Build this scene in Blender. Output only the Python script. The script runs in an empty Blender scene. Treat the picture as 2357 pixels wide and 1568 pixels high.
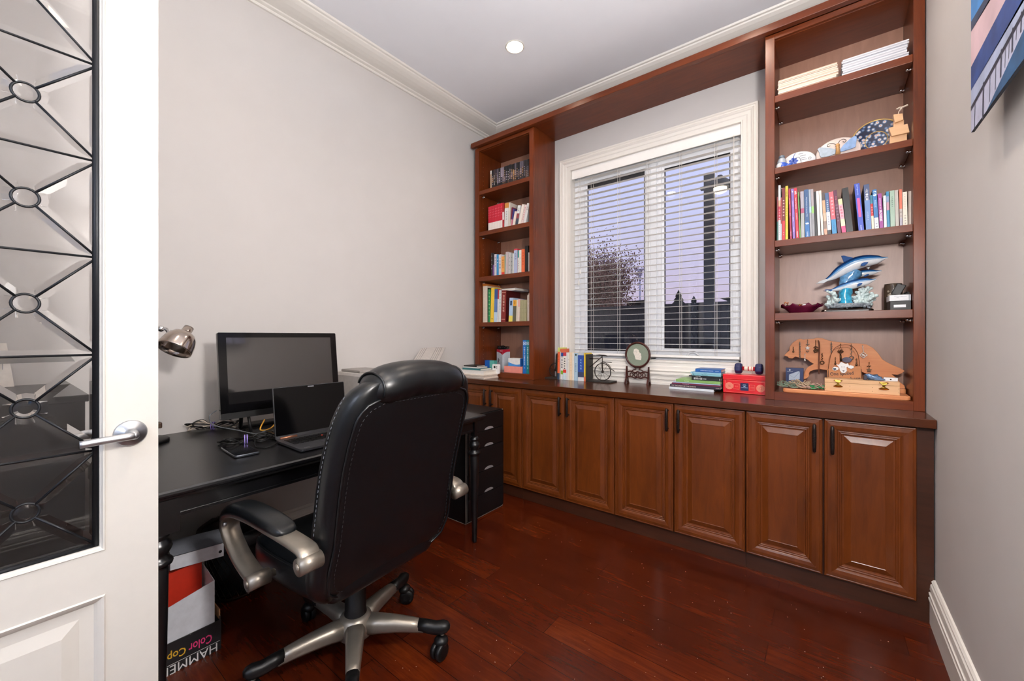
import bpy, bmesh, math, random
from mathutils import Vector, Matrix
random.seed(7)
sc = bpy.context.scene
COL = sc.collection
PI = math.pi
# ------------------------------------------------------------------ camera (2357 x 1568 photograph)
FPX, CU, CV, YAW = 929.0, 1178.5, 774.0, math.radians(37.8)
EYE = Vector((0, 0, 1.2))
_F = Vector((-math.sin(YAW), math.cos(YAW), 0)); _R = Vector((math.cos(YAW), math.sin(YAW), 0))
def ray(u, v): return _F + _R*((u-CU)/FPX) + Vector((0, 0, (CV-v)/FPX))
def onz(u, v, z): d = ray(u, v); return EYE + d*((z-EYE.z)/d.z)
def ony(u, v, y): d = ray(u, v); return EYE + d*((y-EYE.y)/d.y)
def onx(u, v, x): d = ray(u, v); return EYE + d*((x-EYE.x)/d.x)
cam = bpy.data.cameras.new('camera'); camo = bpy.data.objects.new('camera', cam); COL.objects.link(camo)
cam.sensor_width = 36; cam.lens = FPX/2357*36; cam.shift_y = -10/2357; cam.clip_start = .02; cam.clip_end = 300
camo.location = EYE; camo.rotation_euler = (PI/2, 0, YAW); sc.camera = camo
# ------------------------------------------------------------------ materials
def lin(c):
    if isinstance(c, str):
        c = [int(c[i:i+2], 16)/255 for i in (0, 2, 4)]
        return tuple(x/12.92 if x <= .04045 else ((x+.055)/1.055)**2.4 for x in c)
    return tuple(c)
MATS = {}
def new_mat(name):
    m = bpy.data.materials.new(name); m.use_nodes = True
    nt = m.node_tree; b = nt.nodes['Principled BSDF']; MATS[name] = m
    return m, nt, b
def ramp(nt, fac, stops):
    r = nt.nodes.new('ShaderNodeValToRGB'); el = r.color_ramp.elements
    while len(el) < len(stops): el.new(.5)
    for e, (p, c) in zip(el, stops): e.position = p; e.color = (*lin(c), 1)
    nt.links.new(fac, r.inputs[0]); return r.outputs[0]
def coords(nt, scale=(1, 1, 1), kind='Object', rot=(0, 0, 0)):
    t = nt.nodes.new('ShaderNodeTexCoord'); mp = nt.nodes.new('ShaderNodeMapping')
    mp.inputs['Scale'].default_value = scale; mp.inputs['Rotation'].default_value = rot
    nt.links.new(t.outputs[kind], mp.inputs[0]); return mp.outputs[0]
def noise(nt, vec, scale, detail=3, rough=.55, dist=0):
    n = nt.nodes.new('ShaderNodeTexNoise'); n.inputs['Scale'].default_value = scale; n.inputs['Detail'].default_value = detail
    n.inputs['Roughness'].default_value = rough; n.inputs['Distortion'].default_value = dist
    nt.links.new(vec, n.inputs['Vector']); return n.outputs['Fac']
def bump(nt, b, h, strength, dist=.002):
    n = nt.nodes.new('ShaderNodeBump'); n.inputs['Strength'].default_value = strength; n.inputs['Distance'].default_value = dist
    nt.links.new(h, n.inputs['Height']); nt.links.new(n.outputs[0], b.inputs['Normal'])
def plain(name, c, rough=.5, metal=0., var=.06, nscale=40, bmp=0, coat=0, spec=.5, alpha=1):
    """one colour with a faint procedural mottle"""
    if name in MATS: return MATS[name]
    m, nt, b = new_mat(name); c = lin(c)
    f = noise(nt, coords(nt), nscale)
    col = ramp(nt, f, [(.3, tuple(x*(1-var) for x in c)), (.7, tuple(min(1, x*(1+var)) for x in c))])
    nt.links.new(col, b.inputs['Base Color']); b.inputs['Roughness'].default_value = rough; b.inputs['Metallic'].default_value = metal
    b.inputs['Specular IOR Level'].default_value = spec
    if coat: b.inputs['Coat Weight'].default_value = coat; b.inputs['Coat Roughness'].default_value = .12
    if bmp: bump(nt, b, noise(nt, coords(nt), nscale*4), bmp)
    return m
def wood(name, dark, light, rough=.35, grain=(18, 18, 1.6), coat=.25, bmp=.05, contrast=(.28, .72)):
    if name in MATS: return MATS[name]
    m, nt, b = new_mat(name)
    v = coords(nt, grain); f = noise(nt, v, 3.2, 6, .62, .6)
    big = noise(nt, coords(nt), 3.0, 2)
    mx = nt.nodes.new('ShaderNodeMath'); mx.operation = 'MULTIPLY_ADD'; mx.inputs[1].default_value = .62
    nt.links.new(f, mx.inputs[0]); m2 = nt.nodes.new('ShaderNodeMath'); m2.operation = 'MULTIPLY'; m2.inputs[1].default_value = .38
    nt.links.new(big, m2.inputs[0]); nt.links.new(m2.outputs[0], mx.inputs[2])
    nt.links.new(ramp(nt, mx.outputs[0], [(contrast[0], dark), (contrast[1], light)]), b.inputs['Base Color'])
    b.inputs['Roughness'].default_value = rough
    b.inputs['Coat Weight'].default_value = coat*.45; b.inputs['Coat Roughness'].default_value = .18; b.inputs['Specular IOR Level'].default_value = .32
    bump(nt, b, f, bmp, .001); return m
def emit(name, c, s):
    m, nt, b = new_mat(name); b.inputs['Base Color'].default_value = (*lin(c), 1)
    b.inputs['Emission Color'].default_value = (*lin(c), 1); b.inputs['Emission Strength'].default_value = s; return m
def paper(c, rough=.5): return plain('paper_'+c, c, rough, var=.05, nscale=60)
def ink(c): return plain('ink_'+c, c, .5, var=.03)
def thin_glass(name, tint=(.96, .98, .97), rough=.02, ior=1.5, dirt=0):
    m = bpy.data.materials.new(name); m.use_nodes = True; MATS[name] = m; nt = m.node_tree; nt.nodes.clear()
    o = nt.nodes.new('ShaderNodeOutputMaterial'); mx = nt.nodes.new('ShaderNodeMixShader'); fr = nt.nodes.new('ShaderNodeFresnel')
    t = nt.nodes.new('ShaderNodeBsdfTransparent'); g = nt.nodes.new('ShaderNodeBsdfGlossy')
    fr.inputs[0].default_value = ior; t.inputs[0].default_value = (*tint, 1); g.inputs['Roughness'].default_value = rough
    nt.links.new(fr.outputs[0], mx.inputs[0]); nt.links.new(t.outputs[0], mx.inputs[1]); nt.links.new(g.outputs[0], mx.inputs[2])
    last = mx.outputs[0]
    if dirt:
        d = nt.nodes.new('ShaderNodeBsdfDiffuse'); d.inputs[0].default_value = (.8, .82, .85, 1)
        m2 = nt.nodes.new('ShaderNodeMixShader'); f = noise(nt, coords(nt, (1, 3, 9)), 5, 6, .7)
        c = nt.nodes.new('ShaderNodeMapRange'); c.inputs[1].default_value = .5; c.inputs[2].default_value = .8; c.inputs[4].default_value = dirt
        nt.links.new(f, c.inputs[0]); nt.links.new(c.outputs[0], m2.inputs[0]); nt.links.new(last, m2.inputs[1]); nt.links.new(d.outputs[0], m2.inputs[2]); last = m2.outputs[0]
    nt.links.new(last, o.inputs[0]); return m
# ------------------------------------------------------------------ mesh builder
_TXT = {}
def text_geo(s, bold=0):
    k = (s, bold)
    if k in _TXT: return _TXT[k]
    c = bpy.data.curves.new('lettering_source', 'FONT'); c.body = s; c.size = 1; c.align_x = 'CENTER'; c.align_y = 'CENTER'
    c.resolution_u = 2; c.fill_mode = 'FRONT'; c.offset = bold
    o = bpy.data.objects.new('lettering_source', c); COL.objects.link(o)
    dg = bpy.context.evaluated_depsgraph_get(); dg.update()
    me = bpy.data.meshes.new_from_object(o.evaluated_get(dg))
    vs = [tuple(v.co) for v in me.vertices]; fs = [tuple(p.vertices) for p in me.polygons]
    bpy.data.meshes.remove(me); bpy.data.objects.remove(o); bpy.data.curves.remove(c)
    if vs:
        x0 = min(v[0] for v in vs); x1 = max(v[0] for v in vs); y0 = min(v[1] for v in vs); y1 = max(v[1] for v in vs)
        vs = [(v[0]-(x0+x1)/2, v[1]-(y0+y1)/2) for v in vs]; dim = (x1-x0, y1-y0)
    else: dim = (1, 1)
    _TXT[k] = (vs, fs, dim); return _TXT[k]
class MB:
    def __init__(s): s.v = []; s.f = []; s.m = []; s.sm = []
    def add(s, vs, fs, m=0, smooth=False):
        o = len(s.v); s.v += [Vector(v) for v in vs]
        for f in fs: s.f.append(tuple(i+o for i in f)); s.m.append(m); s.sm.append(smooth)
        return s
    def box(s, x0, x1, y0, y1, z0, z1, m=0, M=None):
        vs = [(x, y, z) for z in (z0, z1) for y in (y0, y1) for x in (x0, x1)]
        if M is not None: vs = [M @ Vector(v) for v in vs]
        return s.add(vs, [(0, 2, 3, 1), (4, 5, 7, 6), (0, 1, 5, 4), (2, 6, 7, 3), (0, 4, 6, 2), (1, 3, 7, 5)], m)
    def quad(s, a, b, c, d, m=0): return s.add([a, b, c, d], [(0, 1, 2, 3)], m)
    def prism(s, poly, fn, d, m=0, smooth=False):
        """poly: 2-D outline; fn(x, y, k) -> 3-D with k in 0..1 across the thickness d"""
        n = len(poly); a = [fn(x, y, 0) for x, y in poly]; b = [fn(x, y, d) for x, y in poly]
        fs = [tuple(range(n)), tuple(range(2*n-1, n-1, -1))] + [(i, i+n, (i+1) % n+n, (i+1) % n) for i in range(n)]
        return s.add(a+b, fs, m, smooth)
    def tube(s, pts, r, n=8, m=0, closed=False, caps=True):
        pts = [Vector(p) for p in pts]; N = len(pts); rs = r if isinstance(r, (list, tuple)) else [r]*N
        vs = []; prev = None
        for i, p in enumerate(pts):
            if closed: t = pts[(i+1) % N]-pts[i-1]
            else: t = pts[min(i+1, N-1)]-pts[max(i-1, 0)]
            if t.length < 1e-9: t = Vector((0, 0, 1))
            t.normalize()
            if prev is None:
                a = Vector((0, 0, 1)) if abs(t.z) < .9 else Vector((1, 0, 0)); nx = t.cross(a).normalized()
            else:
                nx = prev-t*prev.dot(t)
                nx = nx.normalized() if nx.length > 1e-6 else t.orthogonal().normalized()
            prev = nx; ny = t.cross(nx)
            vs += [p+(nx*math.cos(2*PI*k/n)+ny*math.sin(2*PI*k/n))*rs[i] for k in range(n)]
        fs = []
        for i in range(N if closed else N-1):
            j = (i+1) % N
            fs += [(i*n+k, i*n+(k+1) % n, j*n+(k+1) % n, j*n+k) for k in range(n)]
        if caps and not closed: fs += [tuple(range(n-1, -1, -1)), tuple(range((N-1)*n, N*n))]
        return s.add(vs, fs, m, True)
    def lathe(s, prof, n=20, m=0, M=None, caps=True):
        """prof: (radius, height) pairs round the local z axis"""
        vs = []
        for r, z in prof: vs += [Vector((r*math.cos(2*PI*k/n), r*math.sin(2*PI*k/n), z)) for k in range(n)]
        if M is not None: vs = [M @ v for v in vs]
        fs = []
        for i in range(len(prof)-1): fs += [(i*n+k, i*n+(k+1) % n, (i+1)*n+(k+1) % n, (i+1)*n+k) for k in range(n)]
        if caps: fs += [tuple(range(n-1, -1, -1)), tuple(range((len(prof)-1)*n, len(prof)*n))]
        return s.add(vs, fs, m, True)
    def ball(s, c, r, n=10, m=0, sc_=(1, 1, 1), M=None):
        vs = []; c = Vector(c); K = max(4, n//2+1)
        for i in range(1, K):
            a = PI*i/K; vs += [Vector((math.sin(a)*math.cos(2*PI*k/n)*sc_[0], math.sin(a)*math.sin(2*PI*k/n)*sc_[1], -math.cos(a)*sc_[2]))*r for k in range(n)]
        L = len(vs); vs += [Vector((0, 0, -r*sc_[2])), Vector((0, 0, r*sc_[2]))]
        if M is not None: vs = [M @ v for v in vs]
        vs = [v+c for v in vs]; fs = []
        for i in range(K-2): fs += [(i*n+k, i*n+(k+1) % n, (i+1)*n+(k+1) % n, (i+1)*n+k) for k in range(n)]
        fs += [(L, (k+1) % n, k) for k in range(n)] + [(L+1, (K-2)*n+k, (K-2)*n+(k+1) % n) for k in range(n)]
        return s.add(vs, fs, m, True)
    def loft(s, loops, m=0, smooth=True, cap0=True, cap1=True, mats=None):
        n = len(loops[0]); vs = [Vector(p) for L in loops for p in L]; o = len(s.v)
        for i in range(len(loops)-1):
            for k in range(n):
                s.f.append((o+i*n+k, o+i*n+(k+1) % n, o+(i+1)*n+(k+1) % n, o+(i+1)*n+k)); s.m.append(mats(i, k) if mats else m); s.sm.append(smooth)
        s.v += vs
        if cap0: s.f.append(tuple(o+k for k in range(n-1, -1, -1))); s.m.append(m); s.sm.append(smooth)
        if cap1: s.f.append(tuple(o+(len(loops)-1)*n+k for k in range(n))); s.m.append(m); s.sm.append(smooth)
        return s
    def rings(s, a, b, c, d, fn, prof, m=0, back=True):
        """concentric mitred rectangle profile; prof = (inset, height); fn(p, q, h) -> 3-D"""
        loops = [[fn(a+i, c+i, h), fn(b-i, c+i, h), fn(b-i, d-i, h), fn(a+i, d-i, h)] for i, h in prof]
        return s.loft(loops, m, False, back, True)
    def frame(s, a, b, c, d, fn, prof, m=0):
        loops = [[fn(a+i, c+i, h), fn(b-i, c+i, h), fn(b-i, d-i, h), fn(a+i, d-i, h)] for i, h in prof]
        return s.loft(loops, m, False, False, False)
    def text(s, t, o, xd, yd, size=None, fit=None, m=0, bold=0):
        """flat lettering centred on o; size = em height, or fit = (max width, max height)"""
        vs, fs, (w, h) = text_geo(t, bold); xd = Vector(xd).normalized(); yd = Vector(yd).normalized(); o = Vector(o)
        k = kx = size if size else min(fit[0]/w, fit[1]/h)
        if fit and size is None and len(fit) > 2: kx = fit[0]/w; k = fit[1]/h
        return s.add([o+xd*(x*kx)+yd*(y*k) for x, y in vs], fs, m)
    def build(s, name, mats, parent=None, world=True, bevel=0, seg=2, smooth=None, sub=0):
        me = bpy.data.meshes.new(name); vs = s.v
        off = Vector((0, 0, 0)); root = parent
        if parent is not None and world:
            W = world_matrix(parent).inverted(); vs = [W @ v for v in vs]
        if parent is None and world and vs:
            lo = Vector([min(v[i] for v in vs) for i in range(3)]); hi = Vector([max(v[i] for v in vs) for i in range(3)])
            off = Vector(((lo.x+hi.x)/2, (lo.y+hi.y)/2, lo.z)); vs = [v-off for v in vs]
        me.from_pydata([tuple(v) for v in vs], [], s.f)
        if not isinstance(mats, (list, tuple)): mats = [mats]
        for m in mats: me.materials.append(m)
        me.polygons.foreach_set('material_index', s.m); me.polygons.foreach_set('use_smooth', s.sm if smooth is None else [smooth]*len(s.f))
        bm = bmesh.new(); bm.from_mesh(me); bmesh.ops.recalc_face_normals(bm, faces=bm.faces); bm.to_mesh(me); bm.free()
        me.update()
        o = bpy.data.objects.new(name, me); COL.objects.link(o); o.location = off
        if parent is not None: o.parent = parent
        if bevel:
            md = o.modifiers.new('bevel', 'BEVEL'); md.width = bevel; md.segments = seg; md.limit_method = 'ANGLE'; md.angle_limit = .7
            md.harden_normals = False
        if sub: md = o.modifiers.new('sub', 'SUBSURF'); md.levels = sub; md.render_levels = sub
        return o
def world_matrix(o):
    M = o.matrix_basis.copy()
    while o.parent is not None: o = o.parent; M = o.matrix_basis @ M
    return M
def tag(o, label=None, cat=None, group=None, kind=None):
    if label: o['label'] = label
    if cat: o['category'] = cat
    if group: o['group'] = group
    if kind: o['kind'] = kind
    return o
def thing(name, label, cat, loc, rz=0, group=None, kind=None, rot=None):
    o = bpy.data.objects.new(name, None); COL.objects.link(o); o.empty_display_size = .05
    o.location = loc; o.rotation_euler = rot if rot else (0, 0, rz)
    return tag(o, label, cat, group, kind)
def dup(o, parent=None):
    c = o.copy(); COL.objects.link(c)
    if parent is not None: c.parent = parent
    for ch in list(o.children): dup(ch, c)
    return c
def arc(c, r, a0, a1, n, ax=(1, 0, 0), ay=(0, 0, 1)):
    c = Vector(c); ax = Vector(ax); ay = Vector(ay)
    return [c+ax*(r*math.cos(a0+(a1-a0)*i/(n-1)))+ay*(r*math.sin(a0+(a1-a0)*i/(n-1))) for i in range(n)]
def spline(pts, n=6):
    """Catmull-Rom through the points"""
    P = [Vector(p) for p in pts]; P = [2*P[0]-P[1]]+P+[2*P[-1]-P[-2]]; out = []
    for i in range(1, len(P)-2):
        for k in range(n):
            t = k/n; a, b, c, d = P[i-1:i+3]
            out.append(.5*((2*b)+(c-a)*t+(2*a-5*b+4*c-d)*t*t+(3*b-a-3*c+d)*t**3))
    return out+[P[-2]]
def rrect(w, h, r, n=4):
    out = []
    for cx, cy, a in ((w-r, h-r, 0), (-w+r, h-r, PI/2), (-w+r, -h+r, PI), (w-r, -h+r, 1.5*PI)):
        out += [(cx+r*math.cos(a+PI/2*i/n), cy+r*math.sin(a+PI/2*i/n)) for i in range(n+1)]
    return out
# common materials
W_CASE = wood('cabinet_wood', '481c09', '743410', .3, (14, 14, 1.3))
W_TOE = wood('face_frame_wood', '2f190e', '49281a', .4, (1.3, 12, 12))
W_CASEX = wood('worktop_wood', '371708', '542911', .22, (1.3, 14, 14), .35)
W_DOOR = wood('door_wood', '4b2108', '723810', .37, (10, 10, 1.4), .35)
W_SHELF = wood('shelf_wood', '4c1e0b', '723412', .3, (1.4, 14, 14))
W_LIGHT = wood('light_wood', 'd2a478', 'e4bc92', .45, (1.5, 16, 16), .1)
W_ORANGE = wood('orange_wood', 'c4764a', 'dc9866', .4, (1.5, 14, 14), .2)
M_WALL = plain('wall_paint', 'cac6c3', .85, var=.012, nscale=6, bmp=.02)
M_CEIL = plain('ceiling_paint', 'e8e9ee', .9, var=.01, nscale=5)
M_TRIM = plain('trim_paint', 'e3dfd8', .45, var=.01)
M_WHITE = plain('white_enamel', 'd2cec6', .4, var=.01)
M_VINYL = plain('window_vinyl', 'e6e8ec', .4, var=.01)
M_BLACK = plain('black_paint', '0b0b0d', .38, var=.15, nscale=12)
M_DESK = plain('desk_black', '0b0b0d', .3, var=.2, nscale=9, bmp=.015, coat=.1)
M_PLAST = plain('black_plastic', '09090a', .42, var=.1, spec=.35)
M_GLOSS = plain('gloss_black', '08080a', .12, var=.05)
M_CHROME = plain('chrome', 'd8d8da', .12, 1, var=.02)
M_STEEL = plain('brushed_steel', 'b9bbbe', .4, 1, var=.05, nscale=80)
M_BRONZE = plain('dark_bronze', '241a17', .4, .6, var=.2, nscale=200)
M_IRON = plain('dark_iron', '2a211c', .5, .5, var=.2)
M_LEAD = plain('lead_came', '1c1e22', .45, .5, var=.1)
M_LEATHER = plain('black_leather', '05080b', .36, var=.2, nscale=25, bmp=.06, spec=.5)
M_CHAMP = plain('champagne_metal', '8f877c', .38, .75, var=.06, nscale=30)
M_PAPER = plain('page_edges', 'e6dfd2', .8, var=.06, nscale=200)
M_BRASS = plain('brass', 'b08a3e', .28, 1, var=.06)
M_CORD = plain('white_cord', 'e9e6e0', .6, var=.02)
# ------------------------------------------------------------------ room
XL, XR, YB, YF, ZC = -2.47, .362, 2.911, -.45, 3.085
M_HALL = plain('hall_paint', 'e6e9ee', .85, var=.01)
def struct(name, mb, m, parent=None, **k):
    o = mb.build(name, m, parent, **k); o['kind'] = 'structure'; return o
# floor of long boards running along x
m, nt, b = new_mat('floor_boards')
br = nt.nodes.new('ShaderNodeTexBrick'); br.offset = .37; br.squash = 1
for k, v in dict(Scale=1, **{'Mortar Size': .0011, 'Mortar Smooth': .2, 'Bias': 0, 'Brick Width': 1.15, 'Row Height': .124}).items(): br.inputs[k].default_value = v
br.inputs['Color1'].default_value = (.2, .2, .2, 1); br.inputs['Color2'].default_value = (.8, .8, .8, 1); br.inputs['Mortar'].default_value = (0, 0, 0, 1)
nt.links.new(coords(nt), br.inputs['Vector'])
g1 = noise(nt, coords(nt, (2.2, 26, 1)), 2.5, 6, .62, .8); g2 = noise(nt, coords(nt, (2.5, 5, 1)), 1.6, 3, .55, .6)
a1 = nt.nodes.new('ShaderNodeMath'); a1.operation = 'MULTIPLY_ADD'; a1.inputs[1].default_value = .38; nt.links.new(g1, a1.inputs[0])
a2 = nt.nodes.new('ShaderNodeMath'); a2.operation = 'MULTIPLY'; a2.inputs[1].default_value = .34; nt.links.new(g2, a2.inputs[0]); nt.links.new(a2.outputs[0], a1.inputs[2])
a3 = nt.nodes.new('ShaderNodeMath'); a3.operation = 'MULTIPLY_ADD'; a3.inputs[1].default_value = .25; nt.links.new(br.outputs['Color'], a3.inputs[0]); nt.links.new(a1.outputs[0], a3.inputs[2])
cc = ramp(nt, a3.outputs[0], [(.27, '300e05'), (.5, '481706'), (.73, '6a2b0d')])
mx = nt.nodes.new('ShaderNodeMixRGB'); mx.inputs[2].default_value = (*lin('1c0804'), 1); nt.links.new(br.outputs['Fac'], mx.inputs[0]); nt.links.new(cc, mx.inputs[1])
nt.links.new(mx.outputs[0], b.inputs['Base Color']); b.inputs['Roughness'].default_value = .24; b.inputs['Coat Weight'].default_value = .06; b.inputs['Coat Roughness'].default_value = .2; b.inputs['Specular IOR Level'].default_value = .35
bump(nt, b, g2, .06, .002)
XH0, XH1, YH = -3.2, 1.4, -3.6
fl = struct('floor', MB().box(XH0, XH1, YH, YB+.2, -.1, 0), m)
struct('ceiling', MB().box(XH0, XH1, YH, YB+.2, ZC, ZC+.1), M_CEIL)
struct('wall_left', MB().box(XL-.12, XL, YF, YB+.2, 0, ZC), M_WALL)
struct('wall_right', MB().box(XR, XR+.12, YF, YB+.2, 0, ZC), M_WALL)
WX0, WX1, WZ0, WZ1 = -1.645, -.42, 1.03, 2.557
wb = MB().box(XL, WX0, YB, YB+.2, 0, ZC).box(WX1, XR, YB, YB+.2, 0, ZC).box(WX0, WX1, YB, YB+.2, 0, WZ0).box(WX0, WX1, YB, YB+.2, WZ1, ZC)
struct('wall_back', wb, M_WALL)
DX0, DX1, DZ = -1.455, .05, 2.53
struct('wall_front', MB().box(XH0, DX0, YF-.14, YF, 0, ZC).box(DX1, XH1, YF-.14, YF, 0, ZC).box(DX0, DX1, YF-.14, YF, DZ, ZC), M_WALL)
struct('wall_hall_left', MB().box(XH0-.1, XH0, YH, YF-.14, 0, ZC), M_HALL)
struct('wall_hall_right', MB().box(XH1, XH1+.1, YH, YF-.14, 0, ZC), M_HALL)
struct('wall_hall_back', MB().box(XH0, XH1, YH-.1, YH, 0, ZC), M_HALL)
# crown moulding
CP = [(0, 3.018), (.012, 3.018), (.016, 3.024), (.016, 3.030), (.034, 3.034), (.038, 3.040), (.05, 3.041), (.075, 3.0435), (.105, 3.049), (.135, 3.058), (.155, 3.068), (.158, 3.076), (.163, 3.074), (.172, 3.076), (.178, 3.085), (0, 3.085)]
def moulding(prof, fn, a, b): 
    return MB().loft([[fn(p, z, a) for p, z in prof], [fn(p, z, b) for p, z in prof]], 0, False)
e = .0005
mb = MB()
mb.loft([[(XL+p, YF, z-e) for p, z in CP], [(XL+p, YB-p, z-e) for p, z in CP], [(XR-p, YB-p, z-e) for p, z in CP], [(XR-p, YF, z-e) for p, z in CP]], 0, False)
struct('trim_1', mb, M_TRIM)
BP = [(0, 0), (.017, 0), (.017, .098), (.021, .100), (.021, .108), (.015, .114), (.020, .120), (.020, .129), (.013, .134), (.017, .142), (.015, .162), (.010, .168), (.012, .176), (.006, .184), (0, .186)]
struct('baseboard_right', moulding(BP, lambda p, z, t: (XR-p, t, z), YF, 2.402), M_TRIM)
struct('baseboard_left', moulding(BP, lambda p, z, t: (XL+p, t, z), YF, 2.402), M_TRIM)
# ------------------------------------------------------------------ french door, open at a right angle, edge towards the window
XD = -1.45
d1 = thing('door_1', 'white french door standing open, leaded bevelled glass above a raised panel', 'door', (XD-.02, YF, 0), kind='structure')
DY0, DY1, DTOP = -.425, .281, 2.50
GY0, GY1, GZ0, GZ1 = -.322, .178, .655, 2.395
PY0, PY1, PZ0, PZ1 = -.317, .172, .2, .543
mb = MB()
for y0, y1, z0, z1 in ((DY0, GY0, .01, DTOP), (GY1, DY1, .01, DTOP), (GY0, GY1, .01, PZ0), (GY0, GY1, PZ1, GZ0), (GY0, GY1, GZ1, DTOP)): mb.box(XD-.04, XD, y0, y1, z0, z1)
struct('stile_frame', mb, M_WHITE, d1)
for sgn, x0 in ((1, XD), (-1, XD-.04)):
    fn = lambda p, q, h: (x0+sgn*h, p, q)
    mb = MB().rings(PY0-.005, PY1+.006, PZ0, PZ1, fn, [(0, 0), (.003, .004), (.008, .001), (.014, -.004), (.02, -.011), (.045, -.011), (.075, -.003), (.079, -.003)], back=False)
    struct('raised_panel', mb, M_WHITE, d1)
    mb = MB().frame(GY0, GY1, GZ0, GZ1, fn, [(0, 0), (.002, .003), (.005, .002), (.007, -.003), (.010, -.007), (.0105, -.016)])
    struct('glazing_bead', mb, M_WHITE, d1)
gx = XD-.02
zs = [.667, .910, 1.1526, 1.4007, 1.6456, 1.8905, 2.135, 2.38]; ys = [-.305, -.07, .166]
m, nt, b = new_mat('bevelled_glass'); b.inputs['Base Color'].default_value = (1, 1, 1, 1); b.inputs['Transmission Weight'].default_value = 1; b.inputs['Roughness'].default_value = .015; b.inputs['IOR'].default_value = 1.5
bump(nt, b, noise(nt, coords(nt), 9, 2), .02, .004)
pane = MB(); came = MB()
def piece(poly):
    T = [Vector(t) for t in poly]; n = len(T); s = 1 if sum(T[i].x*T[(i+1) % n].y-T[i].y*T[(i+1) % n].x for i in range(n)) > 0 else -1
    def inset(d):
        out = []
        for i in range(n):
            a, p, q = T[i-1], T[i], T[(i+1) % n]
            u = (p-a).normalized(); w = (q-p).normalized()
            n1 = Vector((-u.y, u.x))*s; n2 = Vector((-w.y, w.x))*s; bis = (n1+n2).normalized()
            out.append(p+bis*(d/max(.35, bis.dot(n1))))
        return out
    o1 = inset(.0004); o2 = inset(.015)
    pane.loft([[(gx-.002, p.x, p.y) for p in o1], [(gx, p.x, p.y) for p in o1], [(gx+.0035, p.x, p.y) for p in o2]], 0, False)
def lead(a, b2, r=.0042):
    a = Vector((gx, *a)); b2 = Vector((gx, *b2)); t = (b2-a).normalized(); n = Vector((0, -t.z, t.y))
    prof = [(-1, .0), (-.9, .55), (-.3, 1), (.3, 1), (.9, .55), (1, 0), (.9, -.55), (-.9, -.55)]
    came.loft([[p+n*(r*q)+Vector((r*1.1*h, 0, 0)) for q, h in prof] for p in (a, b2)], 0, True)
for i in range(len(zs)-1):
    for j in range(2):
        y0, y1, z0, z1 = ys[j], ys[j+1], zs[i], zs[i+1]; c = ((y0+y1)/2, (z0+z1)/2)
        P4 = [(y0, z0), (y1, z0), (y1, z1), (y0, z1)]
        for k in range(4):
            A_, B_ = Vector(P4[k]), Vector(P4[(k+1) % 4]); c_ = Vector(c); u_, v_ = (B_-c_).normalized(), (A_-c_).normalized(); piece([A_, B_]+[c_+u_.lerp(v_, q).normalized()*.0212 for q in (0, .25, .5, .75, 1)])
            d = (Vector(P4[k])-Vector(c)).normalized()*.021
            lead((c[0]+d.x, c[1]+d.y), P4[k], .0028)
        came.tube([Vector((gx, c[0]+.0215*math.cos(2*PI*k/24), c[1]+.0215*math.sin(2*PI*k/24))) for k in range(24)], .0029, 6, closed=True)
        pane.loft([[(gx+h, c[0]+r*math.cos(2*PI*k/20), c[1]+r*math.sin(2*PI*k/20)) for k in range(20)] for r, h in ((.0205, -.002), (.0205, .0), (.012, .0035))], 0, False)
for z in zs: lead((ys[0], z), (ys[-1], z), .0028)
for y in (ys[0], ys[-1]): lead((y-.002*(1 if y > 0 else -1), zs[0]), (y-.002*(1 if y > 0 else -1), zs[-1]), .0082)
lead((ys[1], zs[0]), (ys[1], zs[-1]), .0042)
for z in (zs[0], zs[-1]): lead((ys[0], z), (ys[-1], z), .0068)
struct('glass_pane', pane, m, d1); struct('lead_came', came, M_LEAD, d1)
hc = onx(300, 997, XD)
for s, x0 in ((1, XD), (-1, XD-.04)):
    mb = MB()
    Mx = Matrix.Translation((x0, hc.y, hc.z)) @ Matrix.Rotation(s*PI/2, 4, 'Y')
    mb.lathe([(.034, 0), (.034, .004), (.031, .0075), (.014, .0085), (.0125, .03), (.0105, .048), (.004, .055)], 28, 0, Mx)
    tip = onx(183, 1027, XD+.052)
    pts = spline([(x0+s*.03, hc.y, hc.z), (x0+s*.048, hc.y-.004, hc.z), (x0+s*.053, hc.y-.022, hc.z), (x0+s*.053, tip.y+.03, hc.z-.001), (x0+s*.053, tip.y, hc.z-.003)], 6)
    mb.tube(pts, .0092, 12)
    struct('door_lever', mb, M_STEEL, d1)
# ------------------------------------------------------------------ window
w1 = thing('window_1', 'white cased window over the worktop, two sashes showing the dusk outside', 'window', ((WX0+WX1)/2, YB, WZ0), kind='structure')
fn = lambda p, q, h: (p, YB-h, q)
mb = MB().frame(-1.742, -.323, .927, 2.650, fn, [(0, 0), (0, .022), (.003, .026), (.012, .026), (.016, .020), (.022, .020), (.030, .027), (.036, .024), (.042, .018), (.060, .016), (.066, .012), (.086, .010), (.088, .014), (.096, .014), (.098, .006), (.098, -.06)])
struct('casing', mb, M_TRIM, w1)
mb = MB().loft([[(x, YB-d, z) for d, z in ((0, .8575), (.016, .8575), (.016, .874), (.011, .877), (.011, .890), (.017, .893), (.019, .900), (.013, .904), (.013, .918), (.020, .921), (.020, .928), (0, .928))] for x in (-1.742, -.323)], 0, False)
struct('apron_board', mb, M_TRIM, w1)
GLS = thin_glass('window_glass', (.97, .98, 1), .0, 1.5)
yf = 2.99
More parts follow.
